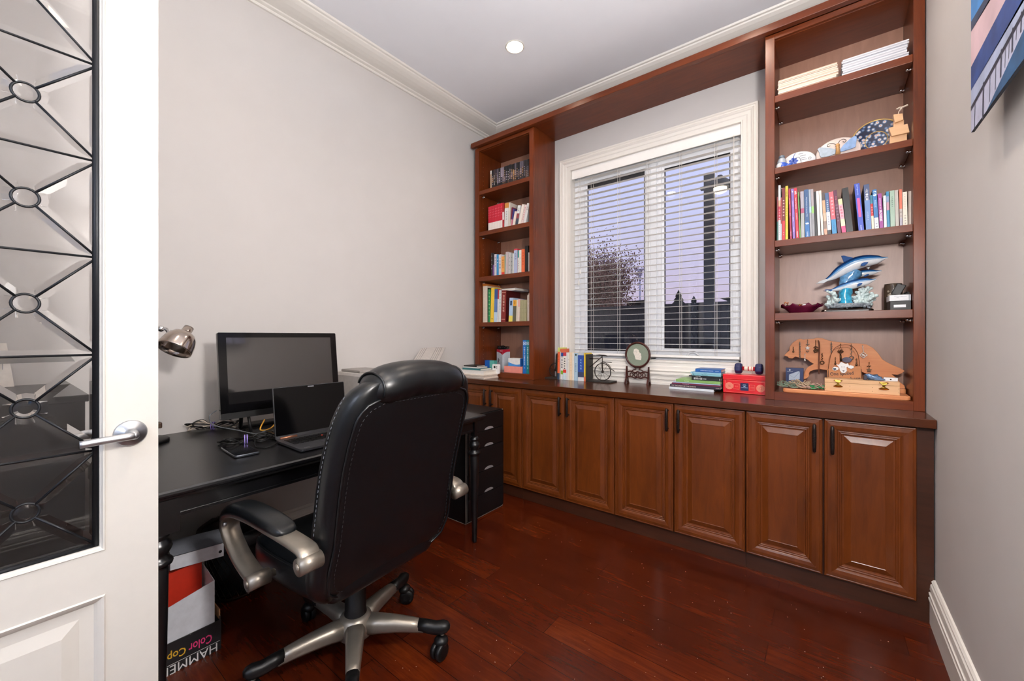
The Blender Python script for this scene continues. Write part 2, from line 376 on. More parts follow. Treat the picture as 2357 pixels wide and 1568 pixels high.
def sash(x0, x1, z0, z1, g0, g1, h0, h1):
    mb = MB().loft([[(a, y, q) for a, q in L] for L, y in (
        ([(x0, z0), (x1, z0), (x1, z1), (x0, z1)], yf+.03), ([(x0, z0), (x1, z0), (x1, z1), (x0, z1)], yf),
        ([(x0+.012, z0+.012), (x1-.012, z0+.012), (x1-.012, z1-.012), (x0+.012, z1-.012)], yf-.004),
        ([(g0-.018, h0-.018), (g1+.018, h0-.018), (g1+.018, h1+.018), (g0-.018, h1+.018)], yf-.004),
        ([(g0-.016, h0-.016), (g1+.016, h0-.016), (g1+.016, h1+.016), (g0-.016, h1+.016)], yf+.006),
        ([(g0, h0), (g1, h0), (g1, h1), (g0, h1)], yf+.010), ([(g0, h0), (g1, h0), (g1, h1), (g0, h1)], yf+.03))], 0, False, False, False)
    s = struct('sash', mb, M_VINYL, w1)
    struct('pane', MB().box(g0-.004, g1+.004, yf+.018, yf+.022, h0-.004, h1+.004), GLS, s)
    struct('gasket', MB().frame(g0-.001, g1+.001, h0-.001, h1+.001, lambda p, q, h: (p, yf+.0185-h, q), [(0, 0), (0, .006), (.007, .006), (.007, 0)]), M_PLAST, s)
    return s
mb = MB().box(WX0, WX1, yf-.012, yf+.06, WZ0-.005, 1.045).box(WX0, WX1, yf-.012, yf+.06, 2.52, WZ1+.005).box(WX0-.004, -1.605, yf-.012, yf+.06, WZ0, WZ1).box(-.448, WX1+.004, yf-.012, yf+.06, WZ0, WZ1).box(-1.02, -.975, yf-.012, yf+.06, WZ0, WZ1)
struct('window_frame', mb, M_VINYL, w1, bevel=.003)
sash(-1.605, -1.02, 1.045, 2.52, -1.543, -1.069, 1.085, 2.457)
sR = sash(-.975, -.448, 1.045, 2.52, -.924, -.496, 1.112, 2.42)
mb = MB(); cxk = ony(1595, 812, yf-.015)
mb.box(cxk.x-.07, cxk.x+.07, yf-.022, yf-.012, 1.05, 1.062)
mb.tube(spline([(cxk.x-.035, yf-.02, 1.066), (cxk.x-.015, yf-.03, 1.088), (cxk.x+.015, yf-.03, 1.09), (cxk.x+.04, yf-.02, 1.07)], 5), .006, 8)
struct('crank_handle', mb, M_VINYL, w1)
# venetian blind, slats open
bl = thing('venetian_blind', 'white venetian blind with open slats hung in the window', 'blind', (-1.03, 2.945, 2.557))
M_SLAT = plain('slat_white', 'f4f2ee', .4, var=.01)
mb = MB().box(WX0+.004, WX1-.004, 2.916, 2.926, 2.482, 2.556).box(WX0+.006, WX1-.006, 2.926, 2.972, 2.51, 2.556)
mb.build('headrail', M_SLAT, bl, bevel=.002)
mb = MB(); z = 1.098; zz = []
while z < 2.49: zz.append(z); z += .0442
for z in zz:
    lo = [(2.927, z-.0005), (2.936, z+.0011), (2.9455, z+.0018), (2.955, z+.0011), (2.964, z-.0005), (2.955, z-.0010), (2.9455, z-.0004), (2.936, z-.0010)]
    mb.loft([[(x, a, q) for a, q in lo] for x in (WX0+.012, WX1-.012)], 0, False)
mb.build('slats', M_SLAT, bl)
MB().box(WX0+.012, WX1-.012, 2.921, 2.970, 1.050, 1.066).build('bottom_rail', M_SLAT, bl, bevel=.003)
mb = MB()
for u in (1360, 1421, 1488, 1563.5, 1645):
    x = ony(u, 600, 2.92).x
    for yy in (2.9255, 2.9655): mb.tube([(x, yy, 1.06), (x, yy, 2.5)], .0011, 5)
    mb.tube([(x+.01, 2.946, 1.06), (x+.01, 2.946, 2.5)], .001, 5)
mb.build('ladder_cord', M_CORD, bl)
def tassel(u, v, n=1):
    mb = MB(); p = ony(u, v, 2.912)
    for k in range(n): mb.tube([(p.x+.004*k, 2.913, p.z), (p.x+.004*k, 2.913, 2.49)], .0012, 5)
    mb.lathe([(.002, .012), (.004, .006), (.0065, -.012), (.0065, -.022), (.003, -.025)], 10, 0, Matrix.Translation((p.x, 2.913, p.z)))
    mb.build('pull_cord', M_CORD, bl)
tassel(1688, 548, 2); tassel(1335, 624); tassel(1332, 650)
# ------------------------------------------------------------------ outside, seen through the window at dusk
w = bpy.data.worlds.new('dusk_sky'); sc.world = w; w.use_nodes = True; nt = w.node_tree; bg = nt.nodes['Background']
tc = nt.nodes.new('ShaderNodeTexCoord'); sx = nt.nodes.new('ShaderNodeSeparateXYZ'); nt.links.new(tc.outputs['Generated'], sx.inputs[0])
cl = noise(nt, coords(nt, (1, 1, 7), 'Generated'), 3, 4, .6)
ad = nt.nodes.new('ShaderNodeMath'); ad.operation = 'MULTIPLY_ADD'; ad.inputs[1].default_value = .12; nt.links.new(cl, ad.inputs[0]); nt.links.new(sx.outputs['Z'], ad.inputs[2])
nt.links.new(ramp(nt, ad.outputs[0], [(.06, 'b9a9bd'), (.16, 'c3b6cc'), (.3, 'c2c2e2'), (.5, 'bcc4ec')]), bg.inputs['Color']); bg.inputs['Strength'].default_value = 1.25
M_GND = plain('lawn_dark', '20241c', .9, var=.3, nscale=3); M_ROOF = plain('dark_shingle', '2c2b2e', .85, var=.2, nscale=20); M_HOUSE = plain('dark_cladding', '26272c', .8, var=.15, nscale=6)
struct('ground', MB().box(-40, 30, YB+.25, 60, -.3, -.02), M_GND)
def ext(name, label, cat, mb, m, **k): return tag(mb.build(name, m, **k), label, cat)
ze = (ony(1352, 437, 3.7).z+ony(1484, 404, 3.7).z)/2
ev = thing('roof_eave', 'dark roof eave overhanging outside the top of the window', 'eave', (-1, 3.5, ze))
MB().box(-4, 3, YB+.21, 3.7, ze+.03, ze+.06).build('soffit', M_HOUSE, ev); MB().box(-4, 3, 3.68, 3.72, ze, ze+.16).build('fascia', M_HOUSE, ev)
# board fence
fy = 9.0; f0 = ony(1300, 700, fy).x-2; f1 = ony(1720, 700, fy).x+2
fe = thing('garden_fence', 'dark board fence crossing behind the window at the end of the garden', 'fence', ((f0+f1)/2, fy, -.02))
zt = ony(1500, 702, fy).z
mb = MB(); x = f0
while x < f1: mb.box(x, x+.135, fy, fy+.03, -.02, zt-.06); x += .14
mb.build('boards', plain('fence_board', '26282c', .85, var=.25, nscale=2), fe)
MB().box(f0, f1, fy-.03, fy+.06, zt-.06, zt).build('cap_rail', M_HOUSE, fe)
# houses beyond
def house(u0, u1, vt, y, vw, label):
    a = ony(u0, 700, y).x; b2 = ony(u1, 700, y).x; h = ony((u0+u1)/2, vt, y).z; hw = ony((u0+u1)/2, vw, y).z
    t = thing('distant_house', label, 'house', ((a+b2)/2, y+2, -.02))
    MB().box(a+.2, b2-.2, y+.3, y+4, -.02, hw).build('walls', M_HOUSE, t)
    mb = MB(); mb.loft([[(a, y, hw), (b2, y, hw), (b2, y+4.4, hw), (a, y+4.4, hw)], [(a+.8, y+2, h), (b2-.8, y+2, h), (b2-.8, y+2.4, h), (a+.8, y+2.4, h)]], 0, False)
    mb.build('roof', M_ROOF, t)
house(1425, 1480, 682, 16, 693, 'low dark roofed house behind the fence beside the bare autumn tree')
house(1655, 1740, 668, 15, 684, 'dark roofed house at the right edge of the right window pane')
# autumn tree
def tree(u, vt, y, rad, label, seed, conifer=False):
    rnd = random.Random(seed); base = ony(u, 700, y); x0 = base.x; ztop = ony(u, vt, y).z
    t = thing('garden_tree' if not conifer else 'conifer_tree', label, 'tree', (x0, y, -.02))
    tr = MB(); lf = MB()
    if conifer:
        tr.tube([(x0, y, -.02), (x0, y, ztop-.1)], [.1, .02], 6)
        k = 0
        z = ztop*.35
        while z < ztop:
            r = rad*(1-(z-ztop*.35)/(ztop*.66))
            for i in range(9):
                a = i*.7+k*.4+rnd.random()*.3
                p = Vector((x0+math.cos(a)*r, y+math.sin(a)*r, z-.12)); q = Vector((x0, y, z+.1)); n = Vector((-math.sin(a), math.cos(a), 0))*.09
                lf.add([q, p+n, p-n, p+Vector((0, 0, -.06))], [(0, 1, 2), (0, 1, 3), (0, 3, 2)])
            z += .13; k += 1
    else:
        tr.tube([(x0, y, -.02), (x0+.05, y, ztop*.35), (x0, y, ztop*.75)], [.16, .12, .05], 7)
        for i in range(90):
            a = rnd.random()*2*PI; z0 = ztop*(.3+.4*rnd.random()); ln = rad*(.5+.6*rnd.random()); el = .3+rnd.random()*.9
            p0 = Vector((x0, y, z0)); d = Vector((math.cos(a)*math.cos(el), math.sin(a)*math.cos(el), math.sin(el)))
            p1 = p0+d*ln*.6; p2 = p0+d*ln+Vector((rnd.uniform(-.2, .2), rnd.uniform(-.2, .2), rnd.uniform(0, .25)))
            tr.tube([p0, p1, p2], [.022, .012, .004], 4)
            for k in range(170):
                f = .35+.75*rnd.random(); c = p0.lerp(p2, min(f, 1.06))+Vector([rnd.gauss(0, .2) for _ in range(3)])
                n = Vector([rnd.gauss(0, 1) for _ in range(3)]).normalized()*.03; q = n.orthogonal().normalized()*.022
                lf.add([c-n, c+q, c+n, c-q], [(0, 1, 2, 3)])
    tr.build('trunk', plain('bark', '2a2420', .9, var=.2), t)
    o = lf.build('foliage', plain('autumn_leaf', '7f5848', .8, var=.35, nscale=3) if not conifer else plain('conifer_green', '1d2422', .9, var=.2), t); o['kind'] = 'stuff'
tree(1390, 568, 12, 1.25, 'bare rusty leaved autumn tree seen through the left window pane', 3)
tree(1562, 668, 14, 1.0, 'taller dark conifer in the right window pane beside the post', 4, True)
tree(1597, 680, 16.5, .8, 'shorter dark conifer between the taller conifer and the lamp post', 5, True)
# street lights far off
t = thing('street_light', 'pale thin street light pole standing beyond the left window pane', 'street light', (ony(1473, 700, 22).x, 22, -.02))
p = ony(1473, 622, 22); MB().tube([(p.x, 22, -.02), (p.x, 22, p.z)], .05, 8).build('pole', plain('pole_grey', 'b9b6c6', .5), t)
MB().box(p.x-.28, p.x+.28, 21.9, 22.1, p.z, p.z+.06).box(p.x-.1, p.x+.1, 21.9, 22.1, p.z-.3, p.z).build('lamp_head', plain('pole_grey', 'b9b6c6', .5), t)
# lamp post with lit lantern
py = 6.0; p = ony(1633, 690, py); zt = ony(1633, 400, py).z
lp = thing('lamp_post', 'dark square post with a lit lantern outside the right window pane', 'lamp post', (p.x, py, -.02))
MB().box(p.x-.062, p.x+.062, py-.06, py+.06, -.02, zt).build('post', M_HOUSE, lp, bevel=.01)
q = ony(1657, 428, py)
mb = MB().box(p.x-.11, q.x+.16, py-.03, py+.03, q.z-.01, q.z+.03)
mb.lathe([(.03, .14), (.06, .1), (.17, .02), (.175, -.02), (.12, -.03)], 14, 0, Matrix.Translation((q.x, py, q.z)))
mb.build('lantern_hood', M_HOUSE, lp)
MB().lathe([(.03, .03), (.085, .02), (.085, -.045), (.05, -.065)], 14, 0, Matrix.Translation((q.x, py, q.z-.03))).build('lit_bulb', emit('lantern_glow', 'ffe6c0', 5), lp)
# ------------------------------------------------------------------ fitted cabinets
W_BACK = wood('back_wood_lit', '8a604c', 'a67a64', .4, (9, 9, 1.6), 0); W_BACK.node_tree.nodes['Principled BSDF'].inputs['Specular IOR Level'].default_value = .8  # case wood paled in the colour to stand in for light in the bays
YC, YD, YT = 2.402, 2.38, 2.36
DOORP = [(0, -.019), (0, -.006), (.003, -.001), (.007, .0), (.010, -.0015), (.013, 0), (.026, .0015), (.041, -.001), (.0475, -.004), (.050, -.0075), (.055, -.0065), (.058, -.0095), (.0625, -.0085), (.0655, -.0125), (.071, -.0135), (.0735, -.0125), (.096, -.0035), (.0985, -.005), (.099, -.005)]
edges = [(-2.382, -2.0745), (-2.0695, -1.7605), (-1.7565, -1.3965), (-1.3935, -1.0395), (-1.0365, -.684), (-.6805, -.3265), (-.3225, -.0095), (-.0035, .305)]
hang = 'RLRLRLRL'
def pull(x, z, parent):
    mb = MB(); y = YD
    mb.loft([[(x+a*k, y-.024-c*k, z+dz) for a, c in ((-.008, 0), (-.0075, .005), (-.004, .0085), (.004, .0085), (.0075, .005), (.008, 0), (.004, -.004), (-.004, -.004))] for dz, k in ((-.066, .35), (-.062, .85), (-.04, .95), (0, 1.05), (.04, .95), (.062, .85), (.066, .35))])
    for s in (-.052, .052): mb.tube([(x, y, z+s), (x, y-.026, z+s)], .0055, 8)
    for k in range(7): mb.ball((x+(.003 if k % 2 else -.003), y-.033, z-.018+k*.006), .0022, 6)
    mb.build('handle', M_BRONZE, parent)
def cabinet(i0, i1, x0, x1, label):
    t = thing('base_cabinet', label, 'cabinet', ((x0+x1)/2, (YC+YB)/2, 0), group='base cabinets under the worktop')
    mb = MB().box(x0, x1, YC, YC+.02, .06, .82).box(x0, x0+.018, YC+.02, YB-.01, .0, .82).box(x1-.018, x1, YC+.02, YB-.01, .0, .82).box(x0+.018, x1-.018, YB-.02, YB-.01, .06, .82).box(x0+.018, x1-.018, YC+.02, YB-.02, .07, .09)
    mb.build('carcass', W_TOE, t)
    MB().box(x0, x1, YC-.0005, YC+.0185, 0, .078).build('toe_kick', W_TOE, t)
    for i in range(i0, i1+1):
        a, b2 = edges[i]
        d = MB().rings(a, b2, .084, .815, lambda p, q, h: (p, YD-h, q), DOORP).build('door', W_DOOR, t)
        pull(b2-.03 if hang[i] == 'R' else a+.03, .723, d)
    return t
cabinet(0, 1, -2.40, -1.7595, 'brown base cabinet farthest left under the worktop, behind the black drawer unit')
cabinet(2, 3, -1.7585, -1.0385, 'brown base cabinet with two raised panel doors below the bicycle bookends')
cabinet(4, 5, -1.0375, -.3250, 'brown base cabinet with two raised panel doors below the round embroidered screen')
c4 = cabinet(6, 7, -.324, XR-.004, 'brown base cabinet with two raised panel doors below the right bookcase')
MB().box(XL+.001, XR-.002, YT, 2.894, .8205, .857).build('worktop', W_CASEX, bevel=.002)
wt = bpy.data.objects['worktop']; tag(wt, 'long dark brown wooden worktop running over all the base cabinets', 'worktop')
YBC = 2.588
def bookcase(x0, x1, sl, sr, shelves, label, pin_u):
    t = thing('bookcase', label, 'bookcase', ((x0+x1)/2, (YBC+YB)/2, .857))
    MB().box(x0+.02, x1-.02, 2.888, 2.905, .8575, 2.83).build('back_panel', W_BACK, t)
    for a, b2 in ((x0, x0+.02), (x1-.02, x1)): MB().box(a, b2, YBC+.018, 2.905, .8575, 2.8425).build('side_panel', W_CASE, t)
    for a, b2 in ((x0, x0+sl), (x1-sr, x1)): MB().box(a, b2, YBC, YBC+.018, .8575, 2.8319).build('stile', W_CASE, t, bevel=.0015)
    for z0, z1 in ((2.803, 2.831), (.8575, .9)): MB().box(x0+sl, x1-sr, YBC+.001, YBC+.018, z0, z1).build('rail', W_SHELF, t)
    MB().box(x0+.02, x1-.02, YBC+.018, 2.888, 2.80, 2.82).build('top_panel', W_SHELF, t)
    MB().box(x0+.02, x1-.02, YBC+.018, 2.888, .875, .9).build('bottom_panel', W_SHELF, t)
    # inner cheek flush with the stile, drilled for the pins
    for s, a, b2 in ((1, x0+.02, x0+sl), (-1, x1-sr, x1-.02)):
        if abs(b2-a) > .004: MB().box(a, b2, YBC+.018, 2.888, .9, 2.80).build('inner_cheek', W_CASE, t)
    mb = MB(); z = 1.0
    while z < 2.75:
        if not any(abs(z-q) < .03 for lo, hi in shelves for q in (lo, hi)):
            for yy in (YBC+.055, 2.84):
                for xx, s in ((x0+sl, 1), (x1-sr, -1)):
                    mb.add([(xx+s*.0006, yy+.0026*math.cos(2*PI*k/8), z+.0026*math.sin(2*PI*k/8)) for k in range(8)], [tuple(range(8))])
        z += .04
    mb.build('pin_holes', plain('pin_hole', 'a08d7c', .7), t)
    for lo, hi in shelves:
        s = MB().box(x0+sl+.001, x1-sr-.001, YBC+.002, 2.886, lo, hi).build('shelf', W_SHELF, t, bevel=.0015)
        for xx, sg in ((x0+sl, 1), (x1-sr, -1)):
            for yy in (YBC+.05, 2.84):
                mb = MB()
                mb.lathe([(.0075, 0), (.0075, .004), (.0045, .006), (.0045, .012)], 10, 0, Matrix.Translation((xx, yy, lo-.011)) @ Matrix.Rotation(sg*PI/2, 4, 'Y'))
                mb.ball((xx+sg*.014, yy, lo-.008), .0075, 8)
                mb.build('shelf_pin', M_CHROME, s)
    return t
LSH = [(2.423, 2.456), (2.065, 2.101), (1.674, 1.711), (1.283, 1.319)]
RSH = [(2.460, 2.496), (2.075, 2.107), (1.681, 1.715), (1.285, 1.3235)]
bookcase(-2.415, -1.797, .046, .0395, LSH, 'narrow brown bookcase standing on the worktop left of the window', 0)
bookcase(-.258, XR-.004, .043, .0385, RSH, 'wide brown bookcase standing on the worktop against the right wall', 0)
t = thing('bridging_soffit', 'brown wooden soffit board bridging the two bookcases above the window', 'soffit', (-1.03, 2.75, 2.843))
MB().box(-1.7965, -.2585, YBC+.002, 2.909, 2.843, 2.862).build('board', W_SHELF, t)
t = thing('cornice', 'long brown cornice board topping both bookcases and the soffit', 'cornice', (-1.02, 2.57, 2.832))
MB().box(-2.432, XR-.003, 2.55, 2.586, 2.832, 2.872).build('front_board', W_SHELF, t, bevel=.003)
MB().box(-2.432, XR-.003, 2.586, 2.909, 2.8635, 2.872).build('top_board', W_SHELF, t)
# ------------------------------------------------------------------ recessed ceiling lights
def potlight(x, y, label, pw=1):
    t = thing('ceiling_light', label, 'light', (x, y, ZC), group='recessed ceiling lights')
    Mx = Matrix.Translation((x, y, ZC))
    MB().lathe([(.052, -.001), (.062, -.001), (.062, -.004), (.056, -.007), (.052, -.004), (.052, -.001)], 28, 0, Mx, caps=False).build('trim_ring', M_WHITE, t)
    MB().lathe([(.0, -.0035), (.035, -.003), (.0515, -.0025)], 24, 0, Mx, caps=False).build('lamp_lens', MATS.get('pot_glow') or emit('pot_glow', 'ffe9cf', 60), t)
    l = bpy.data.lights.new('pot_beam', 'SPOT'); l.energy = POT_W*pw; l.color = (1, .84, .70); l.spot_size = math.radians(150); l.spot_blend = .9; l.shadow_soft_size = .05
    o = bpy.data.objects.new('pot_beam', l); COL.objects.link(o); o.parent = t; o.location = (0, 0, -.02)
POT_W = 15; UP_W = 88; FILL_E = 290
P0 = onz(1185, 107, ZC)
potlight(P0.x, P0.y, 'lit round recessed ceiling light above the desk and window')
potlight(P0.x, .55, 'recessed ceiling light above the desk, out of the frame', .75)
potlight(-.35, P0.y, 'recessed ceiling light near the right bookcase, out of the frame', 2.2)
potlight(-.35, .55, 'recessed ceiling light near the doorway, out of the frame', 2.6)
# added hall globes, unseen behind the camera, to throw fill light through the doorway
def globe(x, y, z, r, watts, label):
    t = thing('hall_fill_globe', label, 'lamp', (x, y, ZC), group='added hall fill lights')
    MB().tube([(x, y, z+r), (x, y, ZC-.02)], .006, 8).lathe([(.05, 0), (.05, -.015), (.01, -.03)], 16, 0, Matrix.Translation((x, y, ZC))).build('rod', M_STEEL, t)
    MB().ball((x, y, z), r, 20).build('globe', emit('hall_fill_glow', 'e2ecff', watts), t)
globe(-.55, -1.5, 1.9, .17, 40, 'added fill light globe, unseen, hanging in the hall outside the door')
globe(.3, -2.4, 2.2, .17, 36, 'added fill light globe, unseen, hanging farther back in the hall')
# added unseen light in place of a flash: globe plus uplight on the ceiling
t = thing('flash_fill_lamp', 'added fill light on a steel stand at the right wall, out of the frame', 'lamp', (.25, .46, 0))
Mx = Matrix.Translation((.25, .46, 0))
MB().lathe([(.10, 0), (.10, .015), (.02, .03), (.012, .05), (.012, 1.60), (.05, 1.62), (.05, 1.635)], 32, 0, Mx).build('stand', M_STEEL, t)
MB().ball((.25, .46, 1.725), .1, 24).build('globe', emit('fill_glow', 'fffaf6', FILL_E), t)
MB().lathe([(.03, 1.82), (.03, 1.835), (.07, 1.85), (.10, 1.90), (.098, 1.902), (.06, 1.858), (.0, 1.85)], 32, 0, Mx, caps=False).build('reflector_bowl', M_STEEL, t)
l = bpy.data.lights.new('fill_uplight', 'AREA'); l.shape = 'DISK'; l.size = .16; l.energy = UP_W; l.color = (1, .985, .985)
o = bpy.data.objects.new('fill_uplight', l); COL.objects.link(o); o.parent = t; o.location = (0, 0, 1.87); o.rotation_euler = (PI, 0, 0)
# ------------------------------------------------------------------ books
ORD = ['first', 'second', 'third', 'fourth', 'fifth', 'sixth', 'seventh', 'eighth', 'ninth', 'tenth', 'eleventh', 'twelfth', 'thirteenth', 'fourteenth', 'fifteenth', 'sixteenth', 'seventeenth', 'eighteenth', 'nineteenth', 'twentieth', 'twenty first', 'twenty second', 'twenty third', 'twenty fourth', 'twenty fifth', 'twenty sixth', 'twenty seventh', 'twenty eighth', 'twenty ninth', 'thirtieth', 'thirty first', 'thirty second', 'thirty third', 'thirty fourth', 'thirty fifth', 'thirty sixth']
def book_at(xb0, xb1, xt0, z0, zt, y, depth, bands, titles, label, group, name='book', cat='book', cover=None, rough=.4):
    """bands: [(share of the spine from the top, colour)]; titles: [(text, along 'd'own / 's'tacked / 'h'orizontal, share from top, span, colour, width share)]"""
    dx = xt0-xb0; dz = zt-z0; lean = math.atan2(dx, dz); th = max(.004, (xb1-xb0)*math.cos(lean)); h = dz/math.cos(lean)
    if abs(lean) < .012: lean = 0
    if lean > 0: h -= th*math.sin(lean)
    mats = []; idx = {}
    def mi(c):
        if c not in idx: idx[c] = len(mats); mats.append(paper(c, rough))
        return idx[c]
    bt = min(.0016, th*.2); cover = cover or bands[0][1]
    mb = MB(); top = h
    for sh, c in bands:
        bot = max(0, top-sh*h); mb.box(0, th, 0, .0018, bot, top, mi(c)); top = bot
    mb.box(0, bt, .0018, depth, 0, h, mi(cover)); mb.box(th-bt, th, .0018, depth, 0, h, mi(cover))
    o = mb.build(name, mats, None, world=False)
    pg = MB().box(bt, th-bt, .0018, depth-.003, .002, h-.003).build('pages', M_PAPER, o, world=False)
    for k, (s, mode, at, span, c, ws) in enumerate(titles):
        mb = MB(); zc = h*(1-at); L = h*span; yy = -.0004
        if mode == 'd': mb.text(s, (th/2, yy, zc), (0, 0, -1), (1, 0, 0), fit=(L, th*ws), bold=.01)
        elif mode == 'h': mb.text(s, (th/2, yy, zc), (1, 0, 0), (0, 0, 1), fit=(th*ws, L), bold=.01)
        else:
            n = len(s)
            for i, ch in enumerate(s):
                if ch != ' ': mb.text(ch, (th/2, yy, zc+L/2-L*(i+.5)/n), (1, 0, 0), (0, 0, 1), fit=(th*ws, L/n*.86), bold=.008)
        if mb.v: mb.build('title', ink(c), o, world=False)
    # stand it on the shelf: a book leaning right turns on its right foot
    if lean > 0: o.location = (xb1-th*math.cos(lean), y, z0+th*math.sin(lean))
    else: o.location = (xb0, y, z0)
    o.rotation_euler = (0, lean, 0)
    return tag(o, label, cat, group)
def row(org, sc_, items, z0, y, depth, where, group, xlim=(-9, 9)):
    """items in crop pixels: (b0, b1, t0, vtop, desc, bands, titles[, depth, cover]); neighbours never cut into one another"""
    prev = None
    for i, it in enumerate(items):
        b0, b1, t0, vt, desc, bands, titles = it[:7]
        p0 = ony(org[0]+b0/sc_, 600, y).x; p1 = ony(org[0]+b1/sc_, 600, y).x; pt = ony(org[0]+t0/sc_, org[1]+vt/sc_, y); xt, zt = pt.x, pt.z
        p0 = max(p0, xlim[0]); p1 = min(p1, xlim[1])
        if xt > p0: xt = min(xt, xlim[1]-(p1-p0)-.0003) if xt-p0 > .004 else xt
        if prev:
            xb_, xt_, zt_ = prev; p0 = max(p0, xb_+.0004); p1 = max(p1, p0+.004); hz = min(zt, zt_)
            xp = xb_+(xt_-xb_)*(hz-z0)/(zt_-z0); xn = p0+(xt-p0)*(hz-z0)/(zt-z0)
            if xn < xp+.0004: xt += (xp+.0004-xn)*(zt-z0)/(hz-z0)
        xt = max(xt, xlim[0])
        book_at(p0, p1-.0006, xt, z0+.0004, zt, y, it[7] if len(it) > 7 else depth, bands, titles, f'{desc}, {ORD[i]} from left, {where}', group, cover=it[8] if len(it) > 8 else None)
        prev = (p1, xt+(p1-p0), zt)
def B(*a):
    """even bands: colours, or (share, colour)"""
    n = len(a); return [(x if isinstance(x, tuple) else (1/n, x)) for x in a]
A = (1775, 420); A2 = (1935, 420)
def sh(it, k=1904/170*160): return (it[0]+k, it[1]+k, it[2]+k)+it[3:]
